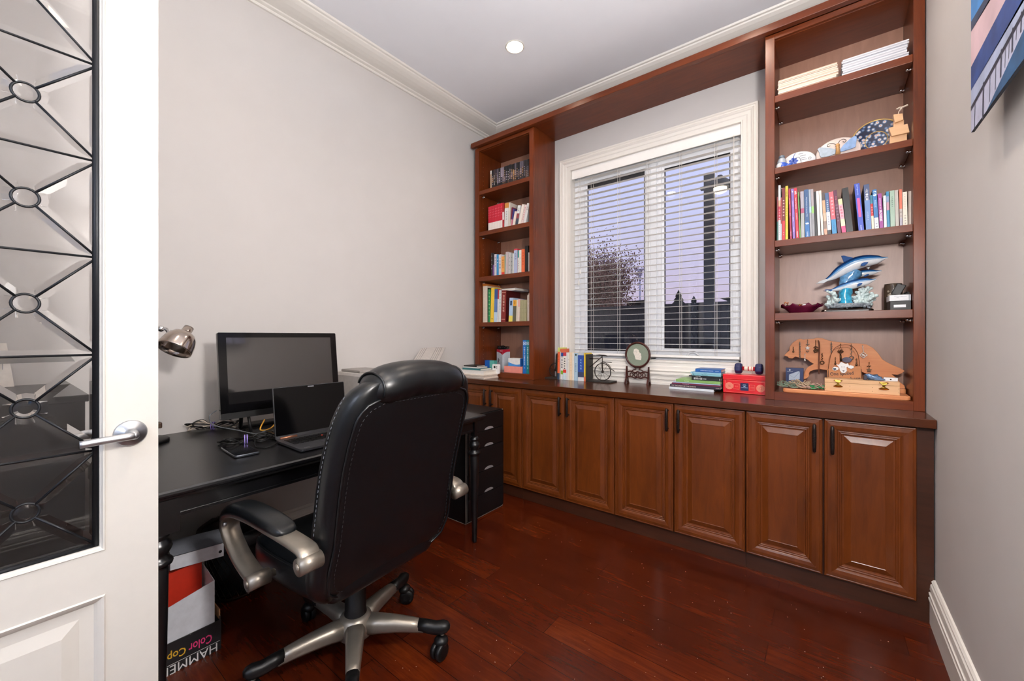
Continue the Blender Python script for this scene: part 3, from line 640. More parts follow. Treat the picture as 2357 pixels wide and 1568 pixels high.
R3 = [
 (146, 184, 146, 380, 'slim dark green and red book', B((.55, '7a2a30'), (.45, '1f5b50')), []),
 (188, 246, 166, 80, 'white paperback with salmon and red bands', B((.27, 'd6dade'), (.11, 'd9a384'), (.24, 'c2314c'), (.38, 'dfe3e8')), [('中华民族', 's', .52, .2, 'f5e8e8', .6), ('人民教育出版社', 's', .78, .22, '33363a', .4)]),
 (250, 274, 236, 395, 'slim pale book with a red top', B((.6, 'a8504e'), (.4, 'ccd2da')), []),
 (284, 360, 250, 150, 'maroon paperback turning red at the foot', B((.62, '742226'), (.38, 'c8323a')), [('常用成语词典', 's', .38, .33, 'f0d6d2', .55), ('教育', 's', .86, .08, 'e8b9b0', .4)]),
 (368, 438, 326, 105, 'yellow paperback', B('e3c33a'), [('汉语拼音', 's', .13, .14, '4c4a2c', .6), ('词语手册', 's', .48, .16, '3a3a28', .5), ('语文出版社', 's', .72, .16, '8a7a2c', .35)], .17, 'b5632a'),
 (488, 540, 446, 175, 'crimson slim paperback', B('a5234c'), [('Power of Language', 'd', .24, .4, 'f0c8d4', .5), ('Book 2', 'd', .5, .12, 'f0c8d4', .5), ('● PEARSON', 'd', .88, .2, 'f3d4de', .4)]),
 (560, 630, 512, 170, 'purple slim paperback', B('8a6bb8'), [('4', 'h', .06, .05, 'ffffff', .6), ('Reading Explorer', 'd', .3, .3, 'e6dcf4', .4), ('National', 'd', .6, .14, 'e6dcf4', .4), ('Level Two', 'd', .8, .14, 'e6dcf4', .4)]),
 (645, 722, 586, 155, 'bright red paperback numbered 5', B('c8263c'), [('5', 'h', .09, .06, 'ffffff', .75), ('Focus on Grammar', 'd', .3, .3, 'f6dde0', .45), ('WORKBOOK', 'd', .55, .14, 'f0c8cc', .35), ('PEARSON', 'd', .9, .16, 'ffffff', .4)]),
 (734, 772, 682, 250, 'green slim paperback', B('6c9150'), [('Life Science Today', 'd', .4, .5, 'd6e4c8', .5)]),
 (776, 868, 752, 240, 'grey and lilac spiral workbook', B((.36, 'a6a2ae'), (.1, 'a0476a'), (.54, 'a3a7a8')), []),
 (884, 1002, 786, 205, 'mid blue hardback with white oval emblem', B((.66, '2f5583'), (.34, '2166a6')), [('Daily Reading for the Journey of Life', 'd', .36, .6, 'c3d2e6', .35), ('⬬', 'h', .7, .06, 'ffffff', .75), ('ELSEVIER', 'd', .92, .1, 'cfdcee', .3)]),
 (1008, 1062, 896, 200, 'grey slim journal', B((.36, '98a6b4'), (.12, 'a9c7ea'), (.52, '9a9ca4')), [('Journal', 'd', .25, .2, 'd8dde4', .5)]),
 (1066, 1132, 950, 190, 'grey journal with a green patch', B((.36, 'a39b9e'), (.14, '8fbf6f'), (.5, '95969c')), [('Journal Vol 2', 'd', .68, .26, '5c5e66', .4)]),
 (1136, 1200, 1004, 260, 'black slim binder', B('0a0a0b'), []),
 (1210, 1280, 1010, 255, 'plain white book', B('e8e6e2'), []),
 (1300, 1362, 1090, 240, 'plain cream book', B('e6dcd0'), []),
 (1376, 1456, 1172, 290, 'book with sandy photographic spine', B((.18, '4c403a'), (.3, 'c8a07c'), (.18, 'd0b49a'), (.18, '8d7a6e'), (.16, 'd39a80')), []),
 (1462, 1562, 1272, 300, 'blue and white paperback with a black foot', B((.45, '3b5a86'), (.42, 'dfe4ec'), (.13, '2c2f34')), [('北美留学指南', 's', .3, .3, 'cfe0f4', .45), ('生活百科', 's', .65, .24, '2e4a78', .5)]),
 (1580, 1702, 1380, 275, 'pink book with a bright blue foot', B((.64, 'd9606c'), (.36, '2f86bb')), [('英语语法大全', 's', .33, .46, 'f6d3d6', .5), ('外语教学', 's', .8, .18, '1d4c78', .3)]),
 (1724, 1812, 1512, 225, 'dark plum book with a cream edge', B('5b2440'), [('诗歌', 's', .18, .1, 'c05a6e', .6), ('中国古典文学', 's', .52, .42, '8f7d8c', .6)]),
 (1830, 1942, 1660, 450, 'cream and pink book with a hot pink foot', B((.16, 'ddd3a2'), (.42, 'e3a7b4'), (.2, 'e6dfb4'), (.22, 'd83e78')), [('趣味语文', 's', .36, .34, 'b0204c', .6)]),
 sh((160, 330, 30, 160, 'thick black ring binder', B('060606'), [], .22)),
 sh((468, 612, 346, 45, 'royal blue hardback with pink lettering blocks', B((.34, '2f4bb4'), (.27, '3050c0'), (.39, '2b46b2')), [('Java Programming', 'd', .13, .22, 'bcd0ff', .4), ('▬▬▬', 'd', .5, .42, 'd65a9c', .5), ('MCGRAW', 'd', .93, .12, 'cfdcff', .3)], .2, '14182c')),
 sh((655, 802, 590, 65, 'large slate blue paperback with white characters', B((.34, '3f5078'), (.66, '5c80b8')), [('上海·巴黎', 's', .22, .26, 'f0f0f4', .55), ('人文出版社', 's', .68, .2, 'd8e4f6', .25)], .2, '152647')),
 sh((806, 872, 742, 340, 'teal red and cream paperback', B((.24, '24728c'), (.35, 'b8141c'), (.41, 'e3cdb8')), [('语言文', 's', .42, .22, 'f2d8d0', .6)])),
 sh((882, 994, 808, 195, 'bright blue paperback with a white foot panel', B((.7, '1f6cab'), (.3, 'dde6ee')), [('◔◕', 's', .1, .14, 'cfe8f4', .8), ('漫画世界', 's', .36, .2, '9cc6e6', .6), ('小学馆', 's', .85, .2, '3a4a62', .45)])),
 sh((1006, 1112, 952, 295, 'magenta paperback titled PROVERBS', B('93348c'), [('DICTIONARY OF', 'd', .28, .3, 'f0d8ee', .38), ('PROVERBS', 'd', .62, .38, 'ffffff', .6)])),
 sh((1122, 1196, 1096, 345, 'white short paperback', B('d4dde0'), [('新华文摘', 's', .3, .3, 'a8b4b8', .4)])),
 sh((1204, 1278, 1170, 240, 'teal blue slim paperback with a pale patch', B((.13, '2b80a8'), (.16, '7d90b4'), (.22, 'b98a9c'), (.49, '1f84ac')), [])),
 sh((1288, 1412, 1264, 220, 'sage green paperback', B('9bb5a4'), [('家庭医学百科', 's', .3, .3, '2a3a38', .3)])),
 sh((1420, 1512, 1390, 205, 'pale grey paperback', B('b4b0a8'), [])),
 sh((1526, 1602, 1506, 185, 'orange topped grey paperback', B((.52, 'cd6a50'), (.24, 'b2a8a4'), (.24, 'a39fae')), [('语文', 's', .66, .2, '4a3a38', .6)])),
 sh((1612, 1732, 1592, 255, 'cream paperback with small characters', B('ddd6c6'), [('中国古代文化史', 's', .28, .5, '8a8578', .22), ('北京大学', 's', .8, .3, '5c584e', .5)])),
 sh((1746, 1866, 1746, 230, 'tan paperback against the right side panel', B('a3968a'), [])),
]
row(A, 11.2, R3, 1.715, 2.628, .16, 'the right bookcase', 'books on the right bookcase', (-.214, .3185))
# left bookcase
Z3 = (1095, 360); Z4 = (1095, 555)
dv = ['17161a', '232228', '322b35', '1c181d', '544d58', '17161b', '8a7f8c', '231c1f', '3a2c30', '121116']
rnd = random.Random(3); DV = []
dcol = ['dark', 'charcoal', 'dusky', 'black', 'greyish', 'inky', 'pale grey', 'brown black', 'plum', 'jet black']
x = 322
DV.append((292, 318, 290, 292, 'white slim disc case with a brown edge', B((.18, 'd8d2cc'), (.82, 'b99a80')), []))
while x < 1035:
    wd = rnd.choice((31, 33, 35, 38)); k = rnd.randrange(10); vt = 285-(x-322)*.318+rnd.uniform(-6, 6)
    if 515 < x < 560: k = 6
    bands = [(.3+.2*rnd.random(), dv[k]), (.25, rnd.choice(['4c382a', '3a3540', '6a606c', '26232c', '8a6238', '1e1e24'])), (1, rnd.choice(['18171b', '2a2328', '46342a', '1d1c21']))]
    DV.append((x, x+wd, x-1, vt, f'{dcol[k]} disc case with printed spine', bands, [(rnd.choice(['电视剧全集', '二十集连续剧', '经典电影', 'DVD 连续剧']), 's', .4+.2*rnd.random(), .5, rnd.choice(['d8d0c8', 'b8b0c0', 'd0a878']), .5)]))
    x += wd+1
row(Z3, 8.714, DV, 2.456, 2.64, .14, 'the left bookcase top shelf', 'disc cases on the left bookcase', (-2.366, -1.839))
L2 = []
for i in range(9):
    b0 = 252+i*31.5
    L2.append((b0, b0+31.5, b0+2, 1020-i*10, 'red volume of a matching set with white foot', B((.66, 'c01c34'), (.34, 'e6dcd4')), [('新编教材', 's', .3, .4, 'e8a0a8', .4)]))
L2 += [
 (536, 566, 540, 935, 'dark red book with a white label', B((.36, '9c1820'), (.3, 'e6dcdc'), (.34, 'a52a30')), []),
 (572, 650, 585, 945, 'white paperback with an orange picture top', B((.2, 'c2823a'), (.8, 'd6d6d2')), [('家常菜谱', 's', .5, .4, '7c7c7a', .3)]),
 (654, 684, 665, 930, 'grey cream paperback leaning right', B('cfc6ba'), []),
 (686, 706, 722, 1022, 'dark maroon slim paperback leaning right', B((.62, '6a1630'), (.38, 'd6c4bc')), []),
 (708, 728, 748, 1050, 'blue violet slim paperback', B((.6, '3d3f7c'), (.4, 'c8667a')), []),
 (730, 780, 782, 1102, 'cream paperback leaning right', B('e0d4c8'), []),
 (792, 842, 832, 985, 'charcoal footed white paperback leaning right', B((.4, 'd8dcdc'), (.25, '8a3a40'), (.35, '3c4656')), [('小说', 's', .2, .2, '333a40', .5)]),
 (848, 900, 930, 960, 'ivory paperback leaning right', B('e4dacf'), []),
 (904, 946, 985, 968, 'red lettered white paperback leaning right', B('ddc8c4'), [('英汉对照读物', 's', .45, .7, 'a82838', .5)]),
 (952, 1000, 1028, 940, 'pale grey paperback', B('d6d4d2'), [('文学', 's', .25, .2, '7c2a30', .5)]),
]
row(Z3, 8.714, L2, 2.101, 2.625, .13, 'left bookcase shelf two', 'books on the second shelf of the left bookcase', (-2.366, -1.839))
L3 = [
 (278, 302, 280, 215, 'black slim book with white lettering', B('2a2426'), [('大师讲堂', 's', .4, .7, 'd8d0cc', .6)]),
 (306, 332, 310, 225, 'black and purple slim book', B((.5, '232028'), (.5, '6c4a86')), []),
 (336, 374, 338, 240, 'white book with purple characters', B('ccc4c8'), [('成功之道', 's', .35, .5, '5a3a6a', .6)]),
 (378, 414, 380, 245, 'bright blue book', B('2c86b8'), [('健康', 's', .3, .3, 'd8ecf6', .5)]),
 (416, 461, 418, 245, 'white book with blue black characters', B('cfc8c8'), [('人生智慧', 's', .4, .6, '33304a', .6)]),
 (464, 518, 465, 280, 'orange book with a red foot', B((.84, 'e09a4c'), (.16, 'd6382e')), [('语言学习', 's', .4, .5, '5a4028', .4)]),
 (520, 532, 522, 240, 'very slim green booklet', B('7ca086'), []),
 (536, 580, 540, 200, 'grey pink paperback', B('bcaeae'), []),
 (584, 628, 592, 210, 'pale grey paperback with specks', B('b9b6b4'), [('散文精选', 's', .5, .7, '6a666a', .4)]),
 (631, 660, 634, 222, 'grey paperback with dark characters', B('9a9c98'), [('中国历史', 's', .5, .8, '2c3030', .6)]),
 (662, 686, 662, 226, 'off white slim paperback', B('cfd0cc'), []),
 (690, 752, 686, 145, 'tall pale blue book with a red corner', B((.06, 'c83c4c'), (.94, 'a9b2cc')), [('生物学', 's', .3, .3, '5a6488', .4)]),
 (757, 781, 748, 170, 'white book with a teal top label', B((.32, '3c8c88'), (.68, 'd6d4ce')), [('化学通史', 's', .62, .4, '2c3a40', .6)]),
 (783, 823, 784, 165, 'cream book with fine characters', B('dcd4c6'), [('文言文', 's', .35, .5, '6a6456', .3)]),
 (826, 884, 824, 150, 'orange book with a red edge', B('d8643a'), [('应用文写作', 's', .4, .6, '9c3020', .4)]),
 (890, 948, 892, 90, 'tall black binder', B('0a0a0b'), []),
 (951, 968, 952, 205, 'slim cream book beside the stile', B('d6ccc4'), []),
]
row(Z4, 7.84, L3, 1.711, 2.63, .14, 'left bookcase shelf three', 'books on the third shelf of the left bookcase', (-2.366, -1.839))
L4 = [
 (92, 110, 92, 768, 'tall orange folder', B('cf7a34'), [], .24),
 (112, 210, 116, 818, 'thick cream book with a plain spine', B('d8cab6'), [], .19),
 (213, 226, 214, 846, 'black slim folder', B('14201c'), [], .2),
 (227, 261, 229, 875, 'green book with pale lettering', B('2a8a50'), [('植物学图谱大全', 's', .45, .8, 'c8ecb0', .5)]),
 (263, 324, 280, 843, 'yellow book', B('e6c03c'), [('●', 'h', .9, .04, '8c6a2a', .4)], .19),
 (327, 384, 338, 868, 'blue book with a white edge', B((.3, '2f5288'), (.4, '5a78a8'), (.3, 'b8cfe0')), []),
 (386, 410, 388, 870, 'red and white paperback', B((.3, 'b02030'), (.7, 'd8d6d6')), []),
 (412, 453, 418, 884, 'white book with green characters', B('cfd4d0'), [('绿色家园丛书', 's', .35, .6, '4c9a5c', .4)]),
 (455, 536, 470, 890, 'thick maroon hardback with gilt characters', B('7a1c18'), [('古汉语大全书', 's', .42, .56, 'e6c8b4', .42), ('═', 'h', .07, .02, 'd8a890', .8), ('═', 'h', .92, .02, 'd8a890', .8)], .2, '4a1010'),
 (592, 660, 610, 1025, 'pale blue book with a yellow foot', B((.75, 'a9bfd8'), (.25, 'e2d160')), [('▌', 'h', .22, .34, '1c3a5c', .5)], .17),
 (664, 725, 674, 1065, 'olive book with an orange label', B((.28, 'd89a2c'), (.72, '5a5744')), [('成语', 's', .13, .16, '3a3020', .7)]),
 (728, 752, 738, 1060, 'ivory slim paperback', B('d6cab8'), []),
 (755, 792, 762, 1050, 'pink topped cream paperback', B((.34, 'd8a49c'), (.66, 'd6c6b4')), []),
 (799, 827, 803, 1060, 'sage green volume of a matching set', B('9c9672'), [('史记选读', 's', .5, .8, '5c5840', .35)]),
 (828, 856, 832, 1060, 'sage green volume of a matching set', B('9c9672'), [('汉书选读', 's', .5, .8, '5c5840', .35)]),
 (857, 885, 861, 1060, 'sage green volume of a matching set', B('9c9672'), [('左传选读', 's', .5, .8, '5c5840', .35)]),
 (886, 914, 890, 1060, 'sage green volume of a matching set', B('9c9672'), [('论语选读', 's', .5, .8, '5c5840', .35)]),
 (932, 952, 932, 975, 'slim cream book next to the stile', B('dccabc'), []),
 (954, 968, 955, 945, 'tallest slim ivory book touching the stile', B('d8c8b8'), []),
]
row(Z4, 7.84, L4, 1.319, 2.63, .16, 'left bookcase shelf four', 'books on the fourth shelf of the left bookcase', (-2.366, -1.839))
# white book lying flat on top of the row
a = ony(1095+392/7.84, 555+905/7.84, 2.628); b2 = ony(1095+535/7.84, 600, 2.628)
flat = MB().box(a.x, a.x+.165, 2.664, 2.86, a.z+.001, a.z+.0035).box(a.x, a.x+.165, 2.664, 2.86, a.z+.018, a.z+.0205).box(a.x, a.x+.0025, 2.664, 2.86, a.z+.0035, a.z+.018).build('book', paper('d6d9e0'))
MB().box(a.x+.0025, a.x+.16, 2.668, 2.855, a.z+.0035, a.z+.018).build('pages', M_PAPER, flat)
tag(flat, 'white book lying flat on top of the maroon hardback, fourth shelf of left bookcase', 'book', 'books on the fourth shelf of the left bookcase')
# two tall encyclopedias on the bottom shelf
for k, (u0, u1, c, cl, lab) in enumerate(((1203.5, 1211, '1463ae', 'blue', 'tall royal blue encyclopedia volume on the bottom shelf of left bookcase'), (1211.3, 1218.2, '14787c', 'teal', 'tall teal green encyclopedia volume beside the royal blue one, bottom shelf'))):
    y = 2.62; p0 = ony(u0, 860, y); p1 = ony(u1, 860, y); pt = ony(u0, 783, y)
    book_at(p0.x, p1.x, p0.x, .9004, pt.z, y, .2, B(c), [('▣', 'h', .1, .09, 'e6eef4', .75), ('中国少年儿童百科全书', 's', .48, .56, 'dbeaf4', .6), ('2' if k else '1', 'h', .83, .05, 'e0ecf4', .5)], lab, 'encyclopedia volumes on the bottom shelf')
# ------------------------------------------------------------------ desk
ZD = .742
rzd = math.radians(1.37)
dk = thing('writing_desk', 'long black writing desk with turned legs along the left wall', 'desk', (-2.424, .22, 0), rzd)
DW, DL = .897, 1.53
mb = MB()
P = [(-.0, ZD-.03), (.0, ZD-.004), (.004, ZD), (.004, ZD)]
def slab(ins, z): return [(ins, ins, z), (DW-ins, ins, z), (DW-ins, DL-ins, z), (ins, DL-ins, z)]
mb.loft([slab(.012, ZD-.03), slab(.008, ZD-.022), slab(.001, ZD-.018), slab(0, ZD-.012), slab(.001, ZD-.005), slab(.006, ZD)], 0, False)
mb.build('desk_top', M_DESK, dk, world=False)
mb = MB()
for x0, x1, y0, y1 in ((DW-.06, DW-.042, .07, DL-.07), (.04, .058, .07, DL-.07), (.07, DW-.07, .04, .058), (.07, DW-.07, DL-.058, DL-.04)):
    mb.box(x0, x1, y0, y1, .655, ZD-.03)
    dx = .004
    mb.box(x0-dx, x1+dx, y0 if x1-x0 < y1-y0 else y0-dx, y1 if x1-x0 < y1-y0 else y1+dx, .648, .660)
mb.build('apron', M_DESK, dk, world=False, bevel=.002)
LEGP = [(.012, 0), (.014, .01), (.0195, .18), (.023, .38), (.0245, .50), (.022, .508), (.034, .514), (.036, .522), (.033, .529), (.022, .536), (.024, .545), (.031, .556), (.034, .566), (.031, .578), (.023, .587), (.021, .592), (.027, .597), (.028, .603), (.023, .610), (.019, .618)]
for x, y, hw in ((DW-.052, .066, .042), (DW-.052, DL-.045, .014), (.052, .066, .042), (.052, DL-.045, .014)):
    MB().lathe(LEGP, 20, 0, Matrix.Translation((x, y, 0))).box(x-hw, x+hw, y-hw, y+hw, .612, ZD-.03).build('leg', M_DESK, dk, world=False)
# black chest behind the door glass
t = thing('black_cabinet', 'black lidded cabinet standing behind the door glass at the left wall', 'cabinet', (-2.19, -.2, 0))
MB().box(-2.467, -1.921, -.40, .188, .0, .986).build('body', M_DESK, t)
MB().box(-2.468, -1.911, -.41, .196, .986, 1.009).build('lid', M_DESK, t, bevel=.002)
# wall calendar leaning on the chest
a = onx(20, 838, -2.455); b2 = onx(33, 891, -2.415)
mb = MB().add([(-2.452, -.2, b2.z+.165), (-2.452, a.y-.005, b2.z+.165), (-2.41, b2.y, 1.0105), (-2.41, -.17, 1.0105), (-2.458, -.2, b2.z+.165), (-2.458, a.y-.005, b2.z+.165), (-2.44, b2.y, 1.0105), (-2.44, -.17, 1.0105)], [(0, 1, 2, 3), (4, 7, 6, 5), (0, 4, 5, 1), (1, 5, 6, 2), (2, 6, 7, 3), (3, 7, 4, 0)])
cl_ = mb.build('desk_calendar', paper('e4dcd2')); tag(cl_, 'paper calendar propped on the black cabinet against the wall behind the door glass', 'calendar')
mb = MB()
for k in range(5): mb.box(-2.4285+.0, -2.4265, -.02+k*.011, -.018+k*.011, 1.075, 1.105)
mb.build('printed_grid', ink('9a9aa0'), cl_)
# drawer unit at the end of the desk
t = thing('drawer_unit', 'black four drawer unit with pale edges between desk and base cabinets', 'drawer unit', (-2.08, 2.035, 0))
x1 = -1.807
M_EDGE = plain('pale_edge', '8f8780', .6)
MB().box(-2.35, x1-.002, 1.849, 2.22, .0, .687).build('body', M_BLACK, t)
mb = MB()
for y in (1.8495, 2.2195): mb.box(x1-.002, x1+.0004, y-.0012, y+.0012, 0, .687)
mb.box(x1-.002, x1+.0004, 1.849, 2.22, 0, .002).box(-2.35, x1, 1.8475, 1.8492, 0, .002)
mb.box(x1-.002, x1+.0003, 1.860, 1.8612, .01, .68)
mb.build('edge_banding', M_EDGE, t)
zsd = [.682, .553, .408, .208, .012]
zsd = [.682] + [onx(1150, v, x1).z for v in (981, 1017, 1068, 1117)]
zb = [zsd[0], zsd[1], zsd[2], zsd[3], zsd[4], .014]
for i in range(5):
    hi, lo = zb[i], zb[i+1]
    if hi-lo < .03: continue
    dr = MB().box(x1-.001, x1+.012, 1.863, 2.216, lo+.0025, hi-.0005).build('drawer', M_BLACK, t, bevel=.0015)
    if i < 4:
        yc = 2.06
        mb = MB(); n = 10
        top = [(yc+.045*math.cos(PI*k/n), lo+.004) for k in range(n+1)]
        poly = [(yc-.045+.09*k/n, lo+.005) for k in range(n+1)] + [(yc+.045*math.cos(PI*k/n), lo+.005+.018*math.sin(PI*k/n)) for k in range(1, n)]
        mb.prism(poly, lambda p, q, k: (x1+.0122+k, p, q), .001)
        mb.build('finger_grip', plain('grip_grey', 'b4b6ba', .4, .6), dr)
# ------------------------------------------------------------------ things on the desk
mo = thing('computer_monitor', 'large black all in one computer monitor leaning back against the left wall', 'monitor', (-2.165, .918, ZD), 0)
tilt = math.radians(-7)
Mt = Matrix.Translation((0, 0, .075)) @ Matrix.Rotation(tilt, 4, 'Y')
def plate(mb, x0, x1, w, h0, h1, r, M, m=0, i=0):
    prof = [(y, z+(h0+h1)/2) for y, z in rrect(w, (h1-h0)/2, r, 4)]
    mb.loft([[M @ Vector((x0, y, z)) for y, z in prof], [M @ Vector((x1, y, z)) for y, z in prof]], m, False)
mb = MB(); plate(mb, -.012, .008, .283, .0, .402, .006, Mt); mb.build('front_panel', M_GLOSS, mo, world=False, bevel=.001)
mb = MB(); plate(mb, -.04, -.012, .275, .012, .36, .02, Mt); mb.build('rear_shell', M_PLAST, mo, world=False, bevel=.004)
SCR = plain('screen_glass', '1b1a1b', .07, var=.05, coat=1, spec=1); SCR.node_tree.nodes['Principled BSDF'].inputs['Coat IOR'].default_value = 2.0; SCR.node_tree.nodes['Principled BSDF'].inputs['Coat Roughness'].default_value = .05
mb = MB(); plate(mb, .008, .0086, .25, .068, .378, .002, Mt); mb.build('screen', SCR, mo, world=False)
mb = MB(); plate(mb, .008, .011, .283, .0, .028, .004, Mt); mb.build('chin_strip', M_PLAST, mo, world=False); MB().ball(Mt @ Vector((.009, -.0, .391)), .003, 8).build('camera_dot', M_PLAST, mo, world=False)
mb = MB()
for y in (-.17, .17):
    mb.tube([Mt @ Vector((-.03, y, .2)), (-.10, y, .0095), (-.095, y, .0095)], .009, 8)
    mb.tube([Mt @ Vector((.0, y, .004)), (.03, y, .0075), (-.02, y, .0075)], .007, 8)
mb.tube([(-.10, -.17, .0095), (-.10, .17, .0095)], .009, 8)
mb.build('stand', M_PLAST, mo, world=False)
# laptop
lp = thing('laptop', 'open black laptop with a dark screen on the desk behind the chair', 'laptop', (-1.735, .905, ZD), 0)
mb = MB(); w_, d_ = .163, .118
pr = rrect(d_, w_, .012, 4)
mb.loft([[(x*.97, y*.985, .002) for x, y in pr], [(x, y, .006) for x, y in pr], [(x, y, .0135) for x, y in pr]], 0, False); mb.build('base', plain('laptop_grey', '3a3a3d', .4, .3), lp, world=False)
mb = MB()
for r in range(5):
    for c in range(14):
        x = -.085+r*.0205; y = -.142+c*.0207
        if r == 4 and 3 < c < 10: continue
        mb.box(x, x+.0165, y, y+.017, .0135, .0152)
mb.box(-.085+4*.0205, -.085+4*.0205+.0165, -.142+4*.0207, -.142+10*.0207-.004, .0135, .0152)
mb.build('keyboard_keys', M_PLAST, lp, world=False)
mb = MB().box(.035, .1, -.05, .05, .0135, .0139); mb.build('touchpad', plain('pad_grey', '2c2c2f', .3), lp, world=False)
MB().ball((-.042, .0, .0155), .0042, 8, sc_=(1, 1, .6)).build('pointing_stick', plain('stick_red', 'c8402c', .6), lp, world=False)
MB().text('YOGA', (.098, -.132, .01385), (0, 1, 0), (-1, 0, 0), fit=(.022, .006)).build('logo', ink('d0d0d4'), lp, world=False)
Ml = Matrix.Translation((-.117, 0, .014)) @ Matrix.Rotation(math.radians(-8), 4, 'Y')
mb = MB(); plate(mb, -.006, 0, w_, .0, .222, .006, Ml); ld = mb.build('lid', plain('laptop_grey', '3a3a3d', .4, .3), lp, world=False)
mb = MB(); plate(mb, .0, .0006, w_-.003, .014, .2195, .004, Ml); mb.build('screen', plain('laptop_screen', '040405', .1, spec=.35), ld, world=False)
mb = MB(); plate(mb, .0006, .001, .014, .212, .217, .001, Ml); mb.build('webcam_bar', ink('6a6a70'), ld, world=False)
MB().tube([(-.117, -.145, .016), (-.117, -.075, .016)], .006, 10).tube([(-.117, .145, .016), (-.117, .075, .016)], .006, 10).build('hinge', plain('hinge_copper', '9a6a50', .35, .8), lp, world=False)
# keyboard behind the laptop
kb = thing('keyboard', 'black computer keyboard between the monitor and the laptop', 'keyboard', (-1.965, .975, ZD), math.radians(1))
MB().box(-.07, .07, -.215, .215, .001, .017).build('case', M_PLAST, kb, world=False, bevel=.004)
mb = MB()
for r in range(6):
    for c in range(20): mb.box(-.06+r*.0195, -.06+r*.0195+.0155, -.205+c*.0205, -.205+c*.0205+.0168, .017, .0225)
mb.build('keys', M_GLOSS, kb, world=False, bevel=.001)
# phone
ph = thing('phone', 'black smartphone lying on the desk in front of the tied cables', 'phone', (-1.832, .602, ZD), math.radians(-3))
pr = rrect(.096, .042, .012, 5)
MB().loft([[(x*.98, y*.96, .001) for x, y in pr], [(x, y, .004) for x, y in pr], [(x, y, .0085) for x, y in pr], [(x*.985, y*.97, .0105) for x, y in pr]], 0, True, True, True).build('body', plain('phone_rim', '5c6068', .25, .8), ph, world=False)
MB().loft([[(x*.975, y*.95, .0104) for x, y in pr], [(x*.975, y*.95, .0109) for x, y in pr]], 0, False).build('screen', M_GLOSS, ph, world=False)
# cables
def coil(name, c, L, W, H, ang, n, mat, label, r, seed, tie=None, second=None):
    rnd = random.Random(seed); t = thing(name, label, 'cable', (c[0], c[1], ZD), ang)
    for mi_, (mt, cnt) in enumerate([(mat, n)]+([second] if second else [])):
        pts = []
        for i in range(cnt):
            l = L*(.75+.3*rnd.random()); h0 = r+H*rnd.random()*.8; ww = W*(.5+.6*rnd.random())
            pts += [(-l, rnd.uniform(-.2, .2)*ww, h0), (-l*.55, ww, r+H*rnd.random()), (0, rnd.uniform(-.008, .008), r+.006+rnd.random()*.018), (l*.55, ww, r+H*rnd.random()), (l, rnd.uniform(-.2, .2)*ww, h0), (l*.55, -ww, r+H*rnd.random()), (0, rnd.uniform(-.008, .008), r+.004+rnd.random()*.018), (-l*.55, -ww, r+H*rnd.random())]
        MB().tube(spline(pts, 5), r, 6).build('loops', mt, t, world=False)
    if tie:
        mb = MB()
        for dx in (-.004, .005): mb.tube([Vector((dx, .02*math.cos(a), .018+.018*math.sin(a))) for a in [2*PI*k/16 for k in range(16)]], .0024, 6, closed=True)
        mb.build('tie', tie, t, world=False)
    return t
PURP = plain('purple_band', '9a86d8', .6)
coil('cable_bundle', (-2.375, .665), .105, .028, .045, math.radians(62), 4, M_PLAST, 'black and white cables tied with a purple band near the wall', .0032, 5, PURP, (plain('beige_cable', 'b4a89a', .6), 2))
coil('cable_bundle', (-1.955, .665), .095, .032, .035, math.radians(72), 5, M_PLAST, 'black cables tied with a purple band behind the phone', .0026, 8, PURP)
mb = MB(); a = onx(515, 917, -2.16)
mb.tube(spline([(-2.20, .63, .86), (-2.185, .60, .84), (-2.17, .612, .80), (-2.10, .68, .775), (-2.03, .73, .76), (-2.0, .76, .772)], 6), .0025, 6)
tag(mb.build('loose_cable', plain('grey_cable', '55585c', .5)), 'single dark cable hanging from the left edge of the monitor', 'cable')
mb = MB().tube(spline([(-2.12, .80, .80), (-2.06, .76, .768), (-2.03, .79, .772), (-2.05, .83, .80), (-2.10, .86, .83)], 6), .0032, 6)
tag(mb.build('loose_cable', plain('yellow_cable', 'd69a2c', .5)), 'yellow cable looping out below the monitor', 'cable')
mb = MB().tube(spline([(-1.86, .77, ZD+.008), (-1.80, .70, ZD+.004), (-1.83, .665, ZD+.004), (-1.90, .68, ZD+.004), (-1.94, .70, ZD+.02)], 6), .0024, 6)
tag(mb.build('loose_cable', M_PLAST), 'thin black cable looping on the desk beside the laptop', 'cable')
# desk lamp
dl = thing('desk_lamp', 'chrome desk lamp with a bell shade beside the door edge', 'lamp', (-2.30, .395, ZD))
MB().lathe([(.088, 0), (.088, .012), (.082, .016), (.012, .018)], 32, 0, Matrix.Translation((-2.30, .395, ZD))).build('base', M_PLAST, dl)
j = onx(370, 757, -2.22); hd = onx(434, 756, -2.16); op = onx(404, 797, -2.13)
k1 = onx(392, 775, -2.18)
MB().tube([(-2.30, .395, ZD+.01), (-2.30, .395, 1.02), (-2.28, .39, 1.2)], .006, 8).tube([(-2.28, .39, 1.2), tuple(j), tuple(j+Vector((.0, .018, .0)))], .006, 8).ball(j, .014, 10).build('arm', M_CHROME, dl)
MB().box(-2.315, -2.275, .40, .455, .80, .825).build('joint_clamp', plain('clamp_brown', '4a382c', .4, .6), dl, bevel=.004)
ax = (op-hd); ax.z -= .004; ax.normalize()
L_ = (op-hd).length
Mq = Matrix.Translation(hd) @ ax.to_track_quat('Z', 'Y').to_matrix().to_4x4()
MB().lathe([(.012, -.006), (.018, -.004), (.019, .02), (.021, .024), (.040, .034), (.052, .052), (.059, .078), (.063, .108), (.0635, .112), (.061, .112), (.058, .09), (.05, .06), (.036, .04), (.02, .034)], 32, 0, Mq, caps=False).build('shade', plain('warm_chrome', 'b9aca2', .16, 1), dl)
